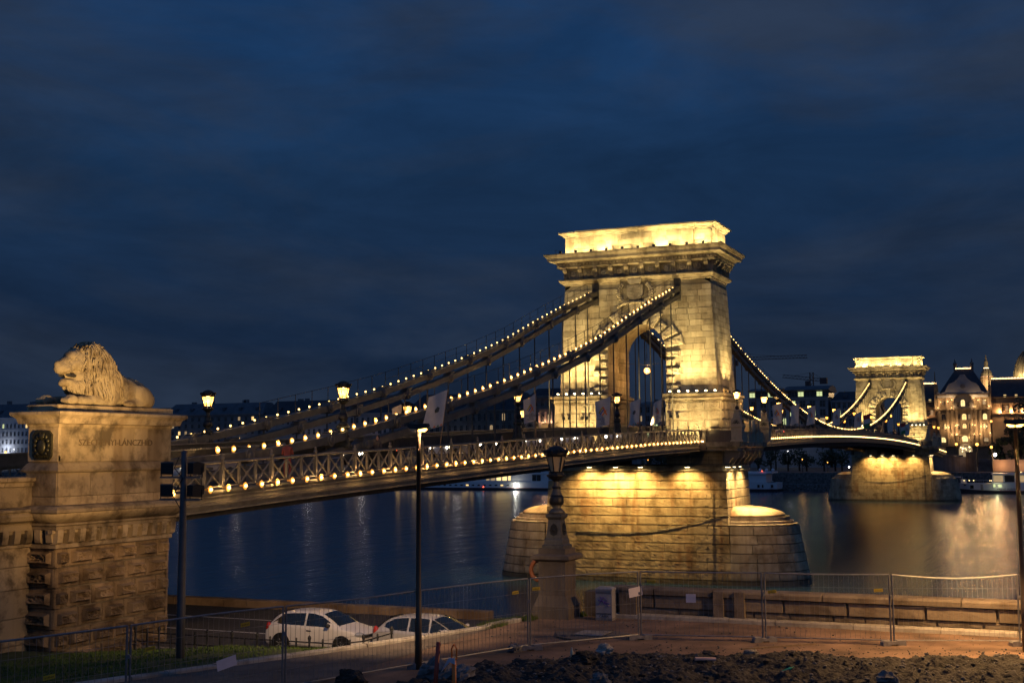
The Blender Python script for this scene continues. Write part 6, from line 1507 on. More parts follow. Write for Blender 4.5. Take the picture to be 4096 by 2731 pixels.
# traffic on the bridge: small cars with lit lamps
def bridge_car(x, y, dirn, paint, label):
    z = zl(x) - .04; root = empty('bridge_car', (x, y, z), label, 'car', 'cars crossing the bridge'); b_ = MB()
    pr = [(-2, .25), (-2.02, .7), (-1.7, .95), (-1.2, 1.38), (.3, 1.42), (.95, .98), (1.8, .85), (2.05, .6), (2.05, .25)]
    b_.prism([(x + dirn * p[0], z + p[1]) for p in pr], 'y', y - .82, y + .82); b_.obj('body', paint, root)
    b_ = MB(); b_.prism([(x + dirn * p[0], z + p[1]) for p in [(-1.5, 1.0), (-1.15, 1.3), (.25, 1.34), (.75, 1.0)]], 'y', y - .83, y + .83); b_.obj('side_windows', 'car_glass', root)
    for s_ in (-1, 1):
        for xx in (-1.25, 1.3): b_ = MB(); b_.lathe([(.31, -.1), (.31, .1)], 12, (x + dirn * xx, y + s_ * .78, z + .31), 'y'); b_.obj('wheel', 'tyre', root)
        b_ = MB(); b_.sphere((x + dirn * 2.0, y + s_ * .6, z + .66), .13, 7, 5); b_.obj('headlight', 'headlight_lit', root)
        b_ = MB(); b_.sphere((x - dirn * 2.02, y + s_ * .65, z + .78), .1, 7, 5); b_.obj('tail_light', 'tail_lit', root)
cn = ['just right of the lion pier', 'behind the slim street lamp', 'below the dark lantern pedestal', 'left of the unlit old lantern', 'above the unlit old lantern', 'left of the tower arch', 'under the tower arch', 'just past the big tower', 'at the middle of the long span']
for i, (x, y, dr) in enumerate(((-76, -1.6, -1), (-60, -1.6, -1), (-49, -1.7, -1), (-41, -1.5, -1), (-33, -1.6, -1), (-25, -1.6, -1), (-14, -1.6, -1), (30, -1.6, 1), (60, -1.6, 1))):
    bridge_car(x, y, dr, R.choice(('car_silver', 'iron', 'car_white')), f'car with {"white headlights" if dr < 0 else "red tail lights"} on the bridge road, {cn[i]}')
# ================================================================== PEOPLE on the walkway
def person(x, y, z, coat, label, face):
    root = empty('person', (x, y, z), label, 'person')
    me = bpy.data.meshes.new('body'); V = [(0, 0, .92), (0, 0, 1.2), (0, 0, 1.42), (0, 0, 1.52), (0, .1, .9), (.03, .12, .5), (0, .12, .06), (.12, .13, .03), (0, -.1, .9), (.06, -.12, .5), (-.04, -.12, .06), (.08, -.13, .03), (0, .2, 1.4), (.03, .25, 1.12), (.22, .2, 1.12), (0, -.2, 1.4), (.03, -.25, 1.12), (.24, -.16, 1.2)]
    Ed = [(0, 1), (1, 2), (2, 3), (0, 4), (4, 5), (5, 6), (6, 7), (0, 8), (8, 9), (9, 10), (10, 11), (2, 12), (12, 13), (13, 14), (2, 15), (15, 16), (16, 17)]
    rd = [.15, .15, .14, .06, .1, .075, .055, .05, .1, .075, .055, .05, .07, .055, .04, .07, .055, .04]
    me.from_pydata(V, Ed, []); me.materials.append(MT[coat]); o = bpy.data.objects.new('body', me); COL.objects.link(o); o.parent = root
    bpy.context.view_layer.objects.active = o
    sk = o.modifiers.new('skin', 'SKIN'); 
    if not me.skin_vertices: me.attributes
    o.modifiers.new('sub', 'SUBSURF').render_levels = 2
    try:
        for v, r3 in zip(me.skin_vertices[0].data, rd): v.radius = (r3, r3)
        me.skin_vertices[0].data[0].use_root = True
    except Exception: pass
    b_ = MB(); b_.sm = True; b_.sphere((.02, 0, 1.64), .105, 12, 9, (.95, .8, 1.2)); b_.sphere((.115, 0, 1.63), .022, 6, 5); b_.v = [(v[0] + x, v[1] + y, v[2] + z) for v in b_.v]; b_.obj('head', 'skin', root)
    b_ = MB(); b_.sm = True; b_.sphere((-.02, 0, 1.68), .112, 12, 8, (.95, .88, 1.1)); b_.v = [(v[0] + x, v[1] + y, v[2] + z) for v in b_.v]; b_.obj('hair', 'hair', root)
    root.rotation_euler = (0, 0, face)
person(-74.6, -5.6, zl(-74.6) + 0, 'jacket_red', 'person in reddish jacket behind the railing, near the leftmost bulbs', .3)
person(-66.0, -5.6, zl(-66) + 0, 'jacket_dark', 'person in dark jacket behind the railing, left of the white flag', 3.0)

# ================================================================== OPPOSITE BANK
b_ = MB(); b_.add([(279.5, -1500, 5.9), (3500, -1500, 5.9), (3500, 2500, 5.9), (279.5, 2500, 5.9)], [(0, 1, 2, 3)]); b_.obj('city_ground', 'asphalt', kind='structure')
b_ = MB(); b_.prism([(270.5, -1), (274.5, 2.2), (277.0, 2.4), (277.3, 5.9), (280.5, 5.95), (281, -1)], 'y', -900, 1400); b_.obj('far_embankment', 'riprap', kind='structure')
gv = MB(); r_ = random.Random(5)
for k in range(1300):
    f = r_.random(); y = r_.uniform(14, 62); rock(gv, (270.8 + f * 3.8, y, -.3 + f * 2.6), r_.uniform(.2, .5), r_, 5)
gv.obj('riprap_stones', 'riprap', kind='stuff')
def tm(nm, w, h, fr, pane, arch=False, depth=.12):
    """one far window: frame, pane and sill in one cheap mesh, facing -x"""
    b_ = MB(); t_ = .12
    b_.m = 0
    for a, c_, d_, e_ in ((-w / 2 - t_, -w / 2, -h / 2, h / 2), (w / 2, w / 2 + t_, -h / 2, h / 2), (-w / 2 - t_, w / 2 + t_, h / 2, h / 2 + t_), (-w / 2 - t_ - .1, w / 2 + t_ + .1, -h / 2 - .15, -h / 2), (-.04, .04, -h / 2, h / 2), (-w / 2, w / 2, h * .12, h * .12 + .07)): b_.box(-depth, .02, a, c_, d_, e_)
    b_.m = 1
    if arch: b_.prism([(-w / 2, -h / 2), (w / 2, -h / 2), (w / 2, h / 2 - w / 2)] + [(w / 2 * math.cos(a * pi / 6), h / 2 - w / 2 + w / 2 * math.sin(a * pi / 6)) for a in range(1, 6)] + [(-w / 2, h / 2 - w / 2)], 'x', -.05, .02)
    else: b_.box(-.05, .02, -w / 2, w / 2, -h / 2, h / 2)
    return b_.mesh(nm, [fr, pane])
WIN = {}
def winmesh(w, h, fr, pane, arch=False):
    k = (w, h, fr, pane, arch)
    if k not in WIN: WIN[k] = tm('window', w, h, fr, pane, arch)
    return WIN[k]
def far_building(X, yL, yR, ze, zr, label, wall='wall_grey', roof='roof_slate', rows=(), w=1.1, h=1.9, pitch=2.7, z0=5.9, depth=16, lit=.06, arch=False, chim=3, seed=0, hip=2.5, name='townhouse', frame=None, litmat=('win_warm', 'win_dim'), cat='building'):
    root = empty(name, (X, (yL + yR) / 2, z0), label, cat); r_ = random.Random(seed); frame = frame or wall
    b_ = MB(); b_.box(X, X + depth, yR, yL, z0, ze); b_.obj('wall', wall, root)
    b_ = MB(); b_.box(X - .55, X + .2, yR - .2, yL + .2, ze - .5, ze + .05); b_.box(X - .3, X + .1, yR - .1, yL + .1, ze - .9, ze - .5); b_.obj('cornice', wall, root)
    b_ = MB(); c_ = X + depth / 2; b_.loft([[(X - .5, yR - .2, ze + .05), (X + depth, yR - .2, ze + .05), (X + depth, yL + .2, ze + .05), (X - .5, yL + .2, ze + .05)], [(X + depth * .35, yR + hip, zr), (X + depth * .65, yR + hip, zr), (X + depth * .65, yL - hip, zr), (X + depth * .35, yL - hip, zr)]]); rf = b_.obj('roof', roof, root)
    for k in range(chim):
        y = r_.uniform(yR + 3, yL - 3); b_ = MB(); b_.box(c_ - 1, c_ + r_.uniform(.5, 1.5), y - r_.uniform(.5, 1.2), y + .6, zr - 2, zr + r_.uniform(.7, 2.0)); b_.obj('chimney', 'wall_grey', rf)
    for k in range(int((yL - yR) / 9)):
        y = yR + 4.5 + 9 * k; b_ = MB(); f = .35; zz = lerp(ze, zr, f); b_.prism([(X + depth * .35 * f - .9, zz - .1), (X + depth * .35 * f - .9, zz + 1.1), (X + depth * .35 * f + 1.4, zz + 1.3), (X + depth * .35 * f + 1.4, zz)], 'y', y - .7, y + .7); b_.obj('dormer', 'roof_snowgrey', rf)
    n_ = int((yL - yR - 1.5) / pitch); st = (yL - yR) / n_
    for ri, zc in enumerate(rows):
        b_ = MB(); b_.box(X - .16, X + .05, yR, yL, zc - h / 2 - .75, zc - h / 2 - .55); b_.obj('string_course', wall, root)
        for k in range(n_):
            y = yR + st * (k + .5); L = r_.random() < lit; inst('window', winmesh(w, h, frame, r_.choice(litmat) if L else 'window_dark', arch), root, (X - .02, y, zc))
    return root
far_building(345, 472, 424, 31.6, 38.5, 'pale blue-white town house at the left edge behind the stone wall', 'wall_white', 'roof_snowgrey', (27.4, 23.5, 19.6, 15.6, 11.4), 1.1, 2.1, 2.35, seed=1, lit=.07, litmat=('win_green', 'win_warm'), arch=True)
far_building(352, 423, 346, 30.2, 35, 'dark town house hidden mostly behind the lion pier', 'wall_grey', 'roof_slate', (26, 22, 18), seed=2, pitch=3.4)
far_building(345, 344, 288.5, 31.0, 36.2, 'long dark grey five-storey house below the leftmost bridge lantern', 'wall_grey', 'roof_snowgrey', (28.8, 25.7, 22.6, 19.5, 16.4), 1.2, 1.6, 3.5, seed=3, lit=.10, chim=5)
far_building(345, 287.5, 222, 30.0, 36.4, 'pinkish town house with dark shutters seen between the chains', 'wall_pink', 'roof_slate', (27.0, 22.4, 18.0, 13.6), 1.1, 2.3, 2.65, seed=4, lit=.08, chim=6)
# ornate academy
ac = far_building(345, 216, 158, 30.3, 37.5, 'dark ornate hall with rows of arched windows behind the chains left of the tower', 'wall_ornate', 'roof_slate', (22.6, 16.6, 27.4), 1.3, 3.0, 2.6, seed=5, lit=.05, arch=True, name='ornate_hall', chim=0, hip=6, litmat=('win_dim',))
b_ = MB(); b_.box(342, 361, 141, 157, 5.9, 35.4); b_.box(341.4, 361.5, 140.4, 157.6, 34.6, 35.5); b_.box(341.6, 361.5, 140.6, 157.4, 29.6, 30.1); b_.obj('corner_pavilion', 'wall_ornate', ac)
b_ = MB(); b_.rect([(10, 8.4, 35.5), (8, 5.5, 38.4)], 351.5, 149); b_.obj('pavilion_roof', 'roof_slate', ac)
for zc in (32.2, 26.5, 20.0, 14.0):
    for k in range(5):
        lit = (zc == 26.5 and k in (0, 1, 2)); inst('window', winmesh(1.2, 3.0 if zc < 31 else 1.6, 'wall_ornate', 'win_dim' if lit else 'window_dark', True), ac, (341.98, 143.2 + k * 2.9, zc))
b_ = MB()
for k in range(24): b_.box(341.2, 341.9, 140.9 + k * .7, 141.2 + k * .7, 33.9, 34.6)
b_.obj('dentils', 'wall_ornate', ac)
for k in range(6): b_ = MB(); b_.lathe([(.42, 24.6), (.32, 24.9), (.28, 28.4), (.45, 28.8)], 8, (341.7, 141.8 + k * 2.9, 0)); b_.obj('column', 'wall_pink', ac)
for k in (0, 1): lamp('POINT', (340.9, 144.6 + k * 2.9 + 4, 24.7), 260, (1, .55, .28), .2, name='facade_light')
# building in the arch gap
far_building(390, 128, 104, 33.0, 34.2, 'modern grey block with lit windows seen through the tower arch', 'wall_concrete', 'roof_snowgrey', (30.5, 26.8, 23.1, 19.4, 15.6), 1.7, 2.3, 3.2, seed=6, lit=.25, chim=1, name='office_block', litmat=('win_green', 'win_dim'))
# modern office with curved roof
of = far_building(390, 79, 47, 34.2, 34.6, 'modern grey office with curved metal roof and greenish lit windows', 'wall_concrete', 'roof_snowgrey', (31.6, 28.0, 24.6, 20.8, 17), 2.2, 2.5, 3.6, seed=12, lit=.32, chim=0, name='office_block', litmat=('win_green', 'win_green', 'win_dim'))
for (ya, yb, z_) in ((79, 66, 38.6), (64, 46, 39.3)):
    b_ = MB(); b_.prism([(388, 37.0), (388, 37.4), (392, z_ - .6), (398, z_), (404, z_ - .4), (408, 37), (404, 36.4), (392, 36.6)], 'y', yb, ya); b_.obj('curved_roof', 'roof_snowgrey', of)
    b_ = MB(); b_.box(390.6, 406, yb + 1, ya - 1, 34.4, 37.0); b_.obj('penthouse', 'window_dark', of)
    n_ = int((ya - yb) / 2.6)
    for k in range(n_): inst('window', winmesh(2.2, 1.8, 'wall_concrete', 'win_green' if (k * 7) % 3 == 1 else 'window_dark'), of, (390.55, yb + 1.7 + k * 2.5, 35.6))
far_building(392, 46, 27, 32.8, 36.5, 'lower dark wing of the office with sloping glazed roof beside the distant tower', 'wall_concrete', 'roof_slate', (30.8, 27.6, 24.0, 20.0), 1.2, 2.6, 1.9, seed=13, lit=.08, chim=0, name='office_block', litmat=('win_green',))
for i, (y, nm) in enumerate(((620, 'first'), (560, 'second'), (510, 'third'))): far_building(350, y, y - 48, 28 + i * 2, 34 + i, f'grey house in the terrace beyond the left edge, {nm} from the far end', 'wall_grey', 'roof_slate', (24, 20, 16), seed=20 + i, pitch=4, chim=2)
# ------------------------------------------------------------------ palace
gr_ = empty('palace', (400, -4.2, 5.9), 'grand palace with curved gable, great arch window and golden uplights on the right', 'palace')
def gy(zx): return 9.82 - .0935 * (3620 + zx / 4.355 - 3700)
def gz(zy): return 44.4 - (1420 + zy / 4.355 - 1480) * .0992
X = 400.0; YC = -4.2
b_ = MB(); b_.box(X, X + 22, -14.1, 6.1, 5.9, 34.5); b_.obj('central_block', 'far_stone', gr_)
g2 = [(-14.1, 33.2), (-14.0, 35.2), (-12.4, 34.7), (-10.9, 35.4), (-10.1, 37.4), (-9.3, 38.4), (-7.2, 39.3), (-5.9, 40.6), (-5.0, 42.0), (-3.4, 42.0), (-2.5, 40.6), (-1.2, 39.3), (.9, 38.4), (1.7, 37.4), (2.5, 35.4), (4.0, 34.7), (5.6, 35.2), (6.1, 33.2)]
b_ = MB(); b_.prism(g2, 'x', X - .9, X + .3); b_.obj('curved_gable', 'wall_concrete', gr_)
b_ = MB(); b_.loft([[(X - 1.05, a, c_ - .18), (X - 1.05, a, c_ + .22), (X + .3, a, c_ + .22), (X + .3, a, c_ - .18)] for a, c_ in g2[1:-1]]); b_.obj('gable_coping', 'wall_concrete', gr_)
b_ = MB(); b_.loft([[(X + 1, -13.6, 34.4), (X + 21, -13.6, 34.4), (X + 21, 5.4, 34.4), (X + 1, 5.4, 34.4)], [(X + 8, -7.2, 45.0), (X + 14, -7.2, 45.0), (X + 14, -1.2, 45.0), (X + 8, -1.2, 45.0)]]); rf = b_.obj('steep_roof', 'roof_slate', gr_)
for y in (-7.4, -1.0): b_ = MB(); b_.lathe([(.6, 43.5), (.6, 46.6), (.75, 46.7), (.75, 47.3), (.3, 47.8), (.12, 49.0)], 8, (X + 8.5, y, 0)); b_.obj('roof_finial', 'far_dark', rf)
b_ = MB()
for k in range(12): b_.prism([(-7 + k * .5, 45.0), (-6.6 + k * .5, 45.0), (-6.8 + k * .5, 45.5)], 'x', X + 7.9, X + 8.05)
b_.obj('ridge_cresting', 'uplight_glow', rf)  # cresting glows by itself, its lighting put into the material
for y in (-14.0, 6.2): b_ = MB(); b_.rect([(.6, .5, 28), (.6, .5, 37.5), (.4, .3, 38), (.15, .1, 43.6)], X - .3, y); b_.obj('pinnacle', 'far_stone', gr_)
# great arch
R0 = 3.75; zs = 30.6
b_ = MB(); pr = [(YC + (R0 + .45) * math.cos(pi * k / 16), zs + (R0 + .45) * math.sin(pi * k / 16)) for k in range(17)] + [(YC + R0 * math.cos(pi * (16 - k) / 16), zs + R0 * math.sin(pi * (16 - k) / 16)) for k in range(17)]
b_.prism(pr, 'x', X - 1.6, X - .8); b_.obj('arch_surround', 'far_stone', gr_)
b_ = MB(); b_.prism([(YC + R0, 29.0)] + [(YC + R0 * math.cos(pi * k / 16), zs + R0 * math.sin(pi * k / 16)) for k in range(17)] + [(YC - R0, 29.0)], 'x', X - .98, X - .88); b_.obj('arch_recess', 'far_dark', gr_)
inst('window', winmesh(1.5, 2.6, 'far_stone', 'win_bright', True), gr_, (X - 1.0, YC + .2, 31.0))
for dy in (-1.9, 2.0): inst('window', winmesh(.8, 1.6, 'far_stone', 'window_dark', True), gr_, (X - 1.0, YC + dy, 30.4))
b_ = MB(); b_.lathe([(.95, -.1), (.95, .1)], 16, (X - 1.0, YC, 37.6), 'x'); b_.obj('medallion', 'far_dark', gr_)
for z in (28.7, 34.4, 14.2): b_ = MB(); b_.box(X - 1.1, X + .1, -14.3, 6.3, z - .25, z + .2); b_.obj('string_course', 'far_stone', gr_)
for y in (-13.4, -10.3, -8.6, -6.9, -1.5, .2, 1.9, 5.0):
    b_ = MB(); b_.rect([(.35, .42, 14.4), (.35, .42, 28.3), (.5, .55, 28.4)], X - .3, y); b_.obj('pilaster', 'far_stone', gr_)
    if abs(y - YC) > 4.6: b_ = MB(); b_.rect([(.35, .42, 29.0), (.35, .42, 34.0)], X - .5, y); b_.obj('pilaster', 'far_stone', gr_)
GW = [(-11.8, 31.3, 1.0, 2.0, 'win_dim'), (3.4, 31.3, 1.0, 2.0, 'window_dark'), (-11.9, 25.6, 1.5, 2.3, 'win_bright'), (3.5, 25.6, 1.5, 2.3, 'window_dark'), (YC, 25.6, 1.6, 2.4, 'win_warm'), (YC + 1.9, 25.6, .7, 1.8, 'window_dark'), (YC - 1.9, 25.6, .7, 1.8, 'win_dim'), (YC, 22.0, 1.4, 1.8, 'win_warm'), (YC - 2, 21.8, .7, 1.7, 'window_dark'), (YC + 2, 21.8, .7, 1.7, 'window_dark'), (YC, 17.0, 2.0, 2.4, 'win_bright'), (YC - 2.3, 17, .8, 1.9, 'window_dark'), (YC + 2.3, 17, .8, 1.9, 'window_dark'), (4.0, 16.6, 2.0, 2.0, 'win_bright'), (-12.0, 16.6, 1.6, 1.6, 'win_dim')]
for k in range(4): GW += [(-10.6 - k * .95, 21.8, .55, 2.1, 'win_warm' if k % 2 else 'window_dark'), (4.9 - k * .95, 21.8, .55, 2.1, 'win_warm' if k != 1 else 'window_dark')]
for y, z, w, h, m_ in GW: inst('window', winmesh(w, h, 'far_stone', m_, True), gr_, (X - .03, y, z))
b_ = MB(); b_.prism([(-7.4, 18.7), (-1.0, 18.7), (-2.2, 20.0), (YC, 20.7), (-6.2, 20.0)], 'x', X - 1.2, X); b_.box(X - 1.6, X, -7.6, -.8, 18.4, 18.8); b_.obj('balcony', 'far_stone', gr_)
# entrance arch with chandelier glow
b_ = MB(); b_.prism([(YC - 2.5, 6.5)] + [(YC + 2.5 * math.cos(pi * (12 - k) / 12), 12.6 + 2.4 * math.sin(pi * (12 - k) / 12)) for k in range(13)] + [(YC + 2.5, 6.5)], 'x', X - .3, X - .1); b_.obj('entrance_glass', 'win_dim', gr_)
for k in range(12): b_ = MB(); b_.sphere((X - .45, YC + R.uniform(-1.9, 1.9), R.uniform(11.8, 14.4)), R.uniform(.14, .26), 6, 4); b_.obj('chandelier_light', 'fairy', gr_)
# wings
for (ya, yb, ze) in ((-14.3, -75, 33.2), (20, 6.3, 32.0)):
    b_ = MB(); b_.box(X + 1, X + 18, yb, ya, 5.9, ze) if yb < ya else b_.box(X + 1, X + 18, ya, yb, 5.9, ze); b_.obj('wing_wall', 'far_stone', gr_)
    lo, hi = min(ya, yb), max(ya, yb)
    b_ = MB(); b_.loft([[(X + .6, lo, ze), (X + 18.5, lo, ze), (X + 18.5, hi, ze), (X + .6, hi, ze)], [(X + 6, lo, ze + 7.2), (X + 12, lo, ze + 7.2), (X + 12, hi, ze + 7.2), (X + 6, hi, ze + 7.2)]]); b_.obj('wing_roof', 'roof_slate', gr_)
    b_ = MB()
    for k in range(int((hi - lo) / .55)): b_.prism([(lo + k * .55, ze + 7.2), (lo + k * .55 + .42, ze + 7.2), (lo + k * .55 + .21, ze + 7.75)], 'x', X + 5.9, X + 6.05)
    b_.obj('ridge_cresting', 'uplight_glow', gr_, kind='stuff')  # wing cresting given a glow of its own as well
    for z in (ze - .3, ze - 2.6, ze - 6.5): b_ = MB(); b_.box(X + .4, X + 1.1, lo, hi, z - .2, z + .2); b_.obj('string_course', 'far_stone', gr_)
    k = lo + 2.2
    while k < hi - 1.5:
        inst('window', winmesh(.8, 2.0, 'far_stone', 'win_dim', False), gr_, (X + .97, k - .6, ze - 4.6)); inst('window', winmesh(.8, 2.0, 'far_stone', 'window_dark', False), gr_, (X + .97, k + .6, ze - 4.6))
        inst('window', winmesh(1.2, 2.2, 'far_stone', 'window_dark', True), gr_, (X + .97, k, ze - 9)); inst('window', winmesh(.9, .8, 'far_stone', 'win_bright', False), gr_, (X + .97, k, ze + .3))
        for dy in (-1.6, 1.6):
            b_ = MB(); b_.lathe([(.28, ze - 6.2), (.22, ze - 2.9), (.34, ze - 2.7)], 7, (X + .6, k + dy, 0)); b_.obj('column', 'far_stone', gr_)
        k += 4.1
    for k in range(int((hi - lo) / 4.1)):
        y = lo + 2.2 + 4.1 * k + 2.0
        if -34 < y < 14: lamp('POINT', (X + .1, y, ze - 5.8), 1000, (1, .50, .20), .15, name='facade_light')
ups = [(605, 830), (730, 820), (800, 790), (1185, 770), (1255, 810), (1380, 810), (555, 925), (790, 925), (1200, 915), (1440, 915), (845, 1240), (885, 1230), (1140, 1225), (1185, 1235), (690, 1270), (735, 1270), (1290, 1260), (1340, 1260), (1380, 1260), (775, 1390), (860, 1390), (1170, 1385), (1265, 1385), (1440, 1370), (960, 1450), (1075, 1450)]
for a, c_ in ups:
    b_ = MB(); y, z = gy(a), gz(c_); b_.sphere((X - 1.15, y, z), .13, 6, 4); b_.obj('uplight', 'uplight_glow', gr_)
    lamp('POINT', (X - 1.9, y, z + .1), 170, (1, .60, .26), .12, name='facade_light')
# basilica behind
bs = empty('basilica', (800, 0, 5.9), 'far basilica with lit bell turret and great dome rising behind the palace roof', 'church')
b_ = MB(); b_.box(790, 840, -60, 30, 5.9, 52); b_.obj('nave', 'far_stone', bs)
def lat(y, prof, mt, nm, n_=12): b_ = MB(); b_.sm = n_ > 12; b_.lathe(prof, n_, (800, y, 0)); b_.obj(nm, mt, bs)
lat(6.8, [(4.6, 50), (4.4, 60), (4.6, 60.2), (4.2, 62.6)], 'far_stone', 'turret_drum'); lat(6.8, [(3.9, 62.6), (3.7, 64.6), (2.6, 67.0), (1.5, 68.0)], 'dome_copper', 'turret_dome')
lat(6.8, [(1.5, 68), (1.3, 70.6), (1.5, 70.8), (1.4, 71), (1.2, 73.0), (.5, 74.6), (.6, 75), (.2, 77.6)], 'dome_copper', 'turret_lantern')
for z in (68.3, 62.4, 60.2): lat(6.8, [(1.62 if z > 65 else 4.4, z), (1.62 if z > 65 else 4.4, z + .35)], 'fairy' if z > 65 else 'wall_pink', 'turret_ring')
lat(-21, [(12, 50), (11.2, 58), (12.0, 58.5), (11.0, 61)], 'far_stone', 'dome_drum', 24); lat(-21, [(10.3, 61), (10.0, 65), (8.8, 70), (6.6, 75), (3.6, 79), (1.8, 80.5)], 'dome_copper', 'dome', 24)
lat(-21, [(1.8, 80), (1.6, 85), (2.0, 85.3), (.8, 88), (.3, 92)], 'far_stone', 'dome_lantern', 10)
for k in range(10):
    a = pi / 2 + pi * (k + .5) / 10; b_ = MB(); b_.tube([(800 + r4 * math.cos(a), -21 + r4 * math.sin(a), z4) for r4, z4 in ((10.5, 61), (10.2, 65), (9.0, 70), (6.8, 75), (3.7, 79.2))], .25, 4); b_.obj('dome_rib', 'dome_copper', bs)
lamp('POINT', (788, 6, 57), 9000, (1, .65, .3), 1, name='facade_light'); lamp('POINT', (785, -14, 58), 16000, (1, .65, .3), 1, name='facade_light')
# cranes
def crane(y, ztop, jib, cj, label, x=420, tilt=0, wid=1.0):
    root = empty('tower_crane', (x, y, 5.9), label, 'crane', 'tower cranes over the city'); w = wid
    b_ = MB()
    for a in (-w, w):
        for c_ in (-w, w): b_.bar((x + a, y + c_, 5.9), (x + a, y + c_, ztop), .22)
    z = 8.
    while z < ztop - 2: b_.bar((x - w, y - w, z), (x - w, y + w, z + 2), .14); b_.bar((x - w, y + w, z), (x - w, y - w, z + 2), .14); z += 2
    b_.obj('mast', 'crane_steel', root)
    def boom(L, nm, dz=0):
        b_ = MB(); s_ = 1 if L > 0 else -1; n_ = int(abs(L) / 1.5); zj = ztop - 3.5
        def Z(t_): return zj + tilt * t_ * abs(L) * (-s_ if nm == 'jib' else 1) * 1.0
        for k in range(n_):
            t0, t1 = k / n_, (k + 1) / n_; ya, yb = y + L * t0, y + L * t1; b_.bar((x, ya, Z(t0) + 1.3), (x, yb, Z(t1) + 1.3), .2); b_.bar((x, ya, Z(t0)), (x, yb, Z(t1)), .24); b_.bar((x, ya, Z(t0)), (x, (ya + yb) / 2, (Z(t0) + Z(t1)) / 2 + 1.3), .13); b_.bar((x, (ya + yb) / 2, (Z(t0) + Z(t1)) / 2 + 1.3), (x, yb, Z(t1)), .13)
        b_.obj(nm, 'crane_steel', root)
        return Z
    Z = boom(jib, 'jib'); Z2 = boom(cj, 'counter_jib')
    b_ = MB(); b_.cbox((x, y + cj * .92, ztop - 3.8), (2, 3, 2.6)); b_.obj('counterweight', 'crane_steel', root)
    b_ = MB(); b_.cbox((x, y + (1.8 if jib > 0 else -1.8), ztop - 4.8), (1.8, 1.8, 2.2)); b_.obj('cab', 'crane_steel', root)
    b_ = MB(); b_.bar((x, y, ztop), (x, y + jib * .6, Z(.6) + 1.3), .1); b_.bar((x, y, ztop), (x, y + cj * .8, Z2(.8) + 1.3), .1); b_.obj('tie_cables', 'crane_steel', root)
crane(58.4, 46.2, 12.5, -5.5, 'tower crane above the office roof with jib pointing left', tilt=-.13, wid=.7)
crane(93.0, 56.0, -33, 12, 'tower crane half hidden behind the chain, long jib pointing right', wid=1.2)
b_ = MB(); b_.box(418.3, 418.6, 96, 102, 51.6, 52.8); b_.obj('site_floodlight', 'white_lit', loc=(418.5, 97, 52), label='bright white work light beside the big tower on the crane', cat='work light')
# terrace and stairs by the far abutment
tr_ = empty('far_terrace', (290, -15, 5.9), 'stone terrace with stairway on the opposite bank right of the distant tower', 'terrace wall')
b_ = MB(); b_.box(290, 330, -8, 9.0, 5.9, 10.9); b_.box(289.7, 290.2, -8, 9, 10.7, 11.3); b_.obj('abutment_block', 'far_dark', tr_)
b_ = MB(); b_.box(289.2, 291.2, -14.6, -11.6, 5.9, 11.8); b_.box(289, 291.4, -14.8, -11.4, 11.8, 12.1); b_.obj('gate_pillar', 'far_stone', tr_)
b_ = MB(); b_.box(289.8, 291, -11.6, -8, 5.9, 10.6); b_.obj('side_wall', 'far_dark', tr_)
for k in range(20): b_ = MB(); b_.box(290 + k * .32, 297, -18.6, -14.8, 5.9, 6.1 + k * .2); b_.obj('step', 'far_dark', tr_)
b_ = MB(); b_.box(289.6, 297, -19.2, -18.6, 5.9, 10.6); b_.obj('stair_cheek', 'far_stone', tr_)
b_ = MB(); b_.box(297, 300, -60, -19.2, 5.9, 9.6); b_.obj('promenade_wall', 'wall_pink', tr_)
lamp('POINT', (294.5, -21.5, 8.0), 900, (1, .5, .18), .3, name='terrace_light'); lamp('POINT', (294.5, -27.5, 7.6), 500, (1, .5, .18), .3, name='terrace_light'); lamp('POINT', (287, -10, 9.5), 200, (1, .5, .2), .3, name='terrace_light')
# far street lamps
def globe_lamp(x, y, z, label, r4=.34, pw=150, z0=5.9, mt='globe_lit', twin=False):
    root = empty('quay_lamp', (x, y, z0), label, 'street lamp', 'round street lamps on the opposite quay')
    b_ = MB(); b_.lathe([(.16, 0), (.09, .5), (.07, z - z0 - r4)], 8, (x, y, z0)); b_.obj('pole', 'iron', root)
    b_ = MB(); b_.sm = True; b_.sphere((x, y, z), r4, 10, 7); b_.obj('globe', mt, root)
    if pw: lamp('POINT', (x - .5, y, z), pw, LC, .3, name='quay_light')
for i, (y, z, r4, pw, lb_) in enumerate(((-8.3, 14.5, .42, 200, 'round street lamp just left of the palace entrance arch'), (-14.5, 14.4, .5, 300, 'round street lamp with dark trees behind it, right of the palace entrance'), (-18.7, 13.5, .42, 250, 'round street lamp left of the dark trees, above the stairs'), (-19.0, 21.6, .36, 60, 'tall street lamp highest among the trees right of the palace'), (-19.7, 11.1, .5, 400, 'brightest low street lamp on the right quay above the white ship'))):
    globe_lamp(298, y, z, lb_, r4, pw, mt='white_lit' if i == 4 else 'globe_lit')
globe_lamp(300, 395, 14.4, 'lone orange lamp at the left edge behind the stone wall', .55, 0); globe_lamp(300, 390, 13.3, 'smaller orange lamp just right of the left-edge lamp', .3, 0)
globe_lamp(279, 22.4, 7.6, 'small white lamp on the dark quay between ship stern and distant pier', .22, 60, mt='white_lit')
for i, y in enumerate((110, 90, 70, 38, 30)): globe_lamp(285, y, 9.0 + (i % 2), f'dim quay lamp among the embankment trees, number {["one","two","three","four","five"][i]} from the left', .16, 60)
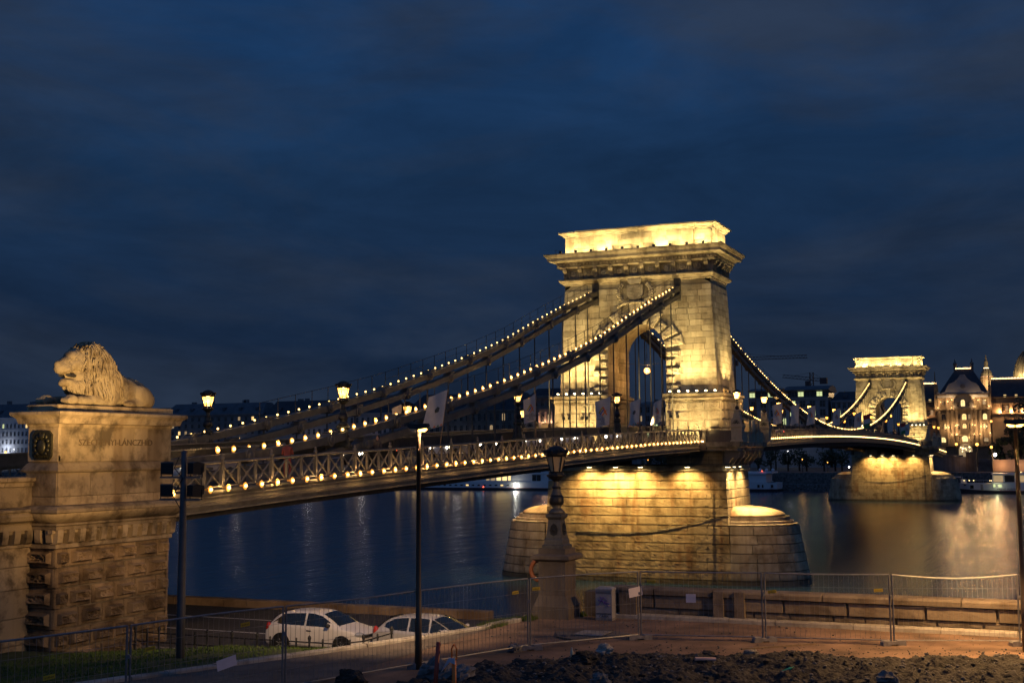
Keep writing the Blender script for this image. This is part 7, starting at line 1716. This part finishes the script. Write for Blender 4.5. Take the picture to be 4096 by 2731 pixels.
for i, (y, nm) in enumerate(((440, 'first'), (330, 'second'), (300, 'third'), (262, 'fourth'), (235, 'fifth'), (190, 'sixth'), (150, 'seventh'), (118, 'eighth'))):
    globe_lamp(330, y, 12.0, f'added white promenade lamp before the town houses, {nm} from the left', .2, 0, mt='white_lit'); lamp('POINT', (341, y, 16), 170 if i else 1300, (1, .86, .74) if i else (.85, .9, 1), .4, name='facade_fill')  # added lamps; a separate unseen light by each facade brightens it
globe_lamp(382, 62, 12.5, 'added white street lamp before the modern office, hidden among trees', .2, 0, mt='white_lit'); lamp('POINT', (380, 62, 17), 250, (.95, .95, 1), .4, name='facade_fill')  # added lamp and unseen fill light for the office front
# trees
def far_tree(x, y, z0, h, rad, label, mt='leaf', seed=0, n_=520):
    root = empty('leafy_tree', (x, y, z0), label, 'tree', 'dark trees on the opposite bank'); r_ = random.Random(seed)
    b_ = MB(); b_.tube([(x, y, z0), (x + .1, y + .1, z0 + h * .35), (x, y - .2, z0 + h * .7)], [.35, .26, .12], 7)
    for k in range(5):
        a = r_.uniform(0, 2 * pi); b_.tube([(x, y, z0 + h * .3 + k * .4), (x + math.cos(a) * rad * .5, y + math.sin(a) * rad * .5, z0 + h * .55 + k * .4)], [.14, .05], 5)
    b_.obj('trunk', 'bark', root)
    b_ = MB(); cl = [(r_.uniform(-1, 1) * rad * .6, r_.uniform(-1, 1) * rad * .6, r_.uniform(.35, .95) * h, r_.uniform(.25, .5) * rad) for _ in range(13)]
    for k in range(n_):
        c_ = r_.choice(cl); a, bb = r_.uniform(0, 2 * pi), math.acos(r_.uniform(-1, 1)); q_ = c_[3] * (.75 + .4 * r_.random()); p_ = Vector((x + c_[0] + q_ * math.sin(bb) * math.cos(a), y + c_[1] + q_ * math.sin(bb) * math.sin(a), z0 + c_[2] + q_ * .8 * math.cos(bb)))
        u = Vector((r_.uniform(-1, 1), r_.uniform(-1, 1), r_.uniform(-1, 1))).normalized() * r_.uniform(.16, .4); v = u.orthogonal() * .8; b_.add([p_ - u, p_ + v, p_ + u, p_ - v], [(0, 1, 2, 3)])
    b_.obj('crown', mt, root)
TL = [(307, 92, 7, 3.4), (307, 84, 7, 3.4), (307, 57, 7, 3.4), (306, 43, 7, 3.4), (306, 31, 7, 3.4), (305, 96, 7, 3.2), (304, 88, 6.4, 3), (306, 80, 7.5, 3.4), (303, 72, 6.4, 3), (303, 52, 6.8, 3.3), (302, 46, 7.0, 3.2), (303, 40, 6.4, 3.0), (302, 34, 7.2, 3.4), (301, 28, 6.6, 3.0), (304, 62, 7.0, 3.2), (303, 22, 6.6, 3), (325, 70, 15, 5), (328, 62, 14, 5), (330, 56, 12, 4)]
for i, (x, y, h, r4) in enumerate(TL): far_tree(x, y, 5.9, h, r4, f'{"tall" if h > 10 else "low"} dark embankment tree, {["1st","2nd","3rd","4th","5th","6th","7th","8th","9th","10th","11th","12th","13th","14th","15th","16th","17th","18th","19th"][i]} in the row behind the middle span', seed=i, n_=420)
for i, (x, y, h, r4, lb_) in enumerate(((318, -31, 24, 6, 'tallest dark tree at the right edge behind the street lamp'), (314, -25.5, 17, 4.5, 'dark tree left of the tallest one, under the palace wing'), (310, -35, 22, 6, 'dark tree at the far right edge of the picture'), (306, -20.5, 11, 3.6, 'low dark tree beside the palace entrance lamp'), (308, -27, 13, 4.2, 'dark tree above the white ship lounge'), (318, -42, 24, 6, 'big dark tree just outside the right edge'))):
    far_tree(x, y, 5.9, h, r4, lb_, seed=40 + i, n_=1500)
# ================================================================== SHIPS
def ship(X, yb, ys, label, bow=1, lounge=None, rows=(), text=None, seed=0, top=8.2, deck_z=3.0):
    """long white river ship moored along y; yb = bow end, ys = stern end"""
    root = empty('river_ship', (X + 5, (yb + ys) / 2, 0.2), label, 'ship', 'white river ships moored on the far quay'); r_ = random.Random(seed); s_ = 1 if ys > yb else -1
    st = [(0, .35, 3.1), (2, 1.3, 3.05), (6, 3.0, 3.0), (11, 4.7, 3.0), (18, 5.0, 3.0), (abs(ys - yb) - 4, 5.0, 3.0), (abs(ys - yb), 4.2, 3.0)]
    b_ = MB(); b_.loft([[(X + 5 - w, yb + s_ * d, .95 + .5 * math.exp(-d / 6)), (X + 5 - w * 1.02, yb + s_ * d, zt), (X + 5 + w * 1.02, yb + s_ * d, zt), (X + 5 + w, yb + s_ * d, .95 + .5 * math.exp(-d / 6))] for d, w, zt in st]); b_.obj('hull', 'white_paint', root)
    b_ = MB(); b_.loft([[(X + 5 - w * .97, yb + s_ * d, -.5), (X + 5 - w * 1.0, yb + s_ * d, .95 + .5 * math.exp(-d / 6) + .01), (X + 5 + w, yb + s_ * d, .95 + .5 * math.exp(-d / 6) + .01), (X + 5 + w * .9, yb + s_ * d, -.5)] for d, w, zt in st]); b_.obj('hull_bottom', 'hull_dark', root)
    b_ = MB(); b_.loft([[(X + 5 - w * 1.025 - .0, yb + s_ * d, .98), (X + 5 - w * 1.03, yb + s_ * d, 1.06), (X + 5, yb + s_ * d, 1.06), (X + 5, yb + s_ * d, .98)] for d, w, zt in st[3:]]); b_.obj('waterline_stripe', 'stripe_red', root)
    b_ = MB()
    for k in range(int(abs(lounge[0] - yb) / 1.2)): b_.bar((X + 1.2, yb + s_ * (2 + k * 1.2), 3.0), (X + 1.2, yb + s_ * (2 + k * 1.2), 4.0), .05)
    b_.bar((X + 1.2, yb + s_ * 2, 4.0), (X + .2, lounge[0], 4.0), .06); b_.obj('deck_rail', 'white_paint', root)
    lo, hi = sorted((lounge[0], ys - s_ * 3))
    b_ = MB(); b_.box(X + .1, X + 9.9, lo, hi, 3.0, 3.35); b_.box(X + .0, X + 10, lo, hi, 5.6, 5.95); b_.box(X + .5, X + 9.5, lo + .3, hi - .3, 3.3, 5.6); b_.obj('lounge_deck', 'white_paint', root)
    return root, lo, hi, r_
s3, lo, hi, r_ = ship(262, -11.0, -120, 'white river ship with lettered bow moored at the right edge', lounge=(-20.0,))
k = -20.6
while k > -50:
    b_ = MB(); b_.box(262.42, 262.5, k - 2.6, k, 3.5, 5.35); b_.obj('lounge_window', 'window_dark' if int(k) % 2 else 'win_dim', s3); k -= 3.0
for k, (y, z, w, h, mt) in enumerate(((-20.9, 2.45, .9, .8, 'win_green'), (-22.3, 2.4, .9, .7, 'win_green'), (-14.8, 2.0, 1.6, 1.0, 'window_dark'), (-17.4, 2.0, .9, 1.6, 'wall_concrete'), (-12.6, 2.5, .6, .3, 'window_dark'))):
    b_ = MB(); xx = 262.0 + (5 - interp([(0, .35), (2, 1.3), (6, 3.0), (11, 4.7), (18, 5.0), (60, 5)], -11 - y)) - .12; b_.box(xx, xx + .15, y - w / 2, y + w / 2, z - h / 2, z + h / 2); b_.obj('hull_window', mt, s3)
me = text_mesh('VIKING ALSVIN', .78, 'text_dark', .01); inst('ship_name', me, s3, (261.86, -24.0, 1.25), (pi / 2, 0, -pi / 2))
for y in (-12.6, -14.0, -15.2, -19.6, -20.0, -27, -28, -29.2, -30.5): b_ = MB(); b_.sphere((262.6, y, 3.9 if y > -21 else 6.3), .12, 6, 4); b_.obj('deck_light', 'fairy', s3)
b_ = MB(); b_.box(263, 266, -11.6, -8.8, 4.8, 5.0); b_.bar((264, -10, 3), (264, -10, 4.9), .1); b_.bar((265, -12, 3), (265, -12, 5.0), .1); b_.box(263.5, 265.5, -13.2, -11.6, 3.0, 4.2); b_.obj('bow_gear', 'white_paint', s3)
lamp('POINT', (260.8, -21.5, 2.4), 40, (.9, .9, .5), .3, name='ship_light')
s1, lo, hi, r_ = ship(262, 184, 70, 'long white river ship behind the near span with lit cabin windows', lounge=(176,))
for k in range(22):
    y = 175 - k * 2.15
    lit = y > 137
    b_ = MB(); b_.box(262.42, 262.5, y - 1.6, y, 3.5, 5.2); b_.obj('cabin_window', ('win_dim' if k % 3 else 'win_warm') if lit else 'win_bright', s1) if y > 130 else None
    b_ = MB(); b_.box(261.9, 262.1, y - .45, y + .45, 1.7, 2.1); b_.obj('hull_window', 'window_dark' if k not in (19, 13) else 'win_warm', s1)
b_ = MB(); b_.box(262.3, 271.8, 112, 139, 5.9, 8.8); b_.box(262.2, 271.8, 117.6, 131, 3.0, 8.6); b_.obj('upper_cabin', 'white_paint', s1)
for k in range(4): b_ = MB(); y = 137.5 - k * 1.7; b_.box(262.2, 262.32, y - 1.4, y, 6.4, 8.0); b_.obj('cabin_window', 'win_bright' if k > 1 else 'win_warm', s1)
for z in (4.4, 7.2):
    for y in (122.4, 120.8): b_ = MB(); b_.box(262.05, 262.2, y - .7, y + .7, z - 1.0, z + 1.0); b_.obj('balcony_door', 'window_dark', s1)
b_ = MB(); b_.cbox((261.9, 128.9, 1.9), (.3, 1.9, .6)); b_.obj('hull_floodlight', 'white_lit', s1); lamp('POINT', (261.0, 128.9, 1.6), 160, (1, .95, .75), .4, name='ship_light')
for tx, z in (('VIKING', 4.7), ('NJORD', 3.9)): me = text_mesh(tx, .8, 'sign_lit', .02); inst('ship_name', me, s1, (262.35, 142.2, z), (pi / 2, 0, -pi / 2))
b_ = MB(); b_.box(262.36, 262.41, 140.2, 146.6, 3.36, 5.6); b_.obj('name_panel', 'white_paint', s1)
b_ = MB(); b_.lathe([(.75, 0), (.75, .05)], 16, (262.3, 145.6, 4.4), 'x'); b_.obj('round_window', 'win_warm', s1)
b_ = MB(); b_.sphere((261.9, 141.0, 1.3), .18, 6, 4); b_.obj('port_light', 'tail_lit', s1)
s2, lo, hi, r_ = ship(264, 62, 42.2, 'white ship stern with small red light peeking out right of the big pier', lounge=(56,))
b_ = MB(); b_.box(264.5, 273, 43.5, 54, 5.9, 6.4); b_.obj('sun_deck', 'white_paint', s2)
for y in (44, 46, 48): b_ = MB(); b_.sm = True; b_.sphere((268, y, 6.9), .5, 8, 6); b_.obj('radar_dome', 'white_paint', s2)
for y in (43.6, 44.8, 46.4, 47.8): b_ = MB(); b_.box(264.0, 264.12, y - .35, y + .35, 1.5, 2.4); b_.obj('cabin_window', 'window_dark', s2)
b_ = MB(); b_.sphere((264.2, 46.6, 6.6), .16, 6, 4); b_.obj('signal_light', 'tail_lit', s2)
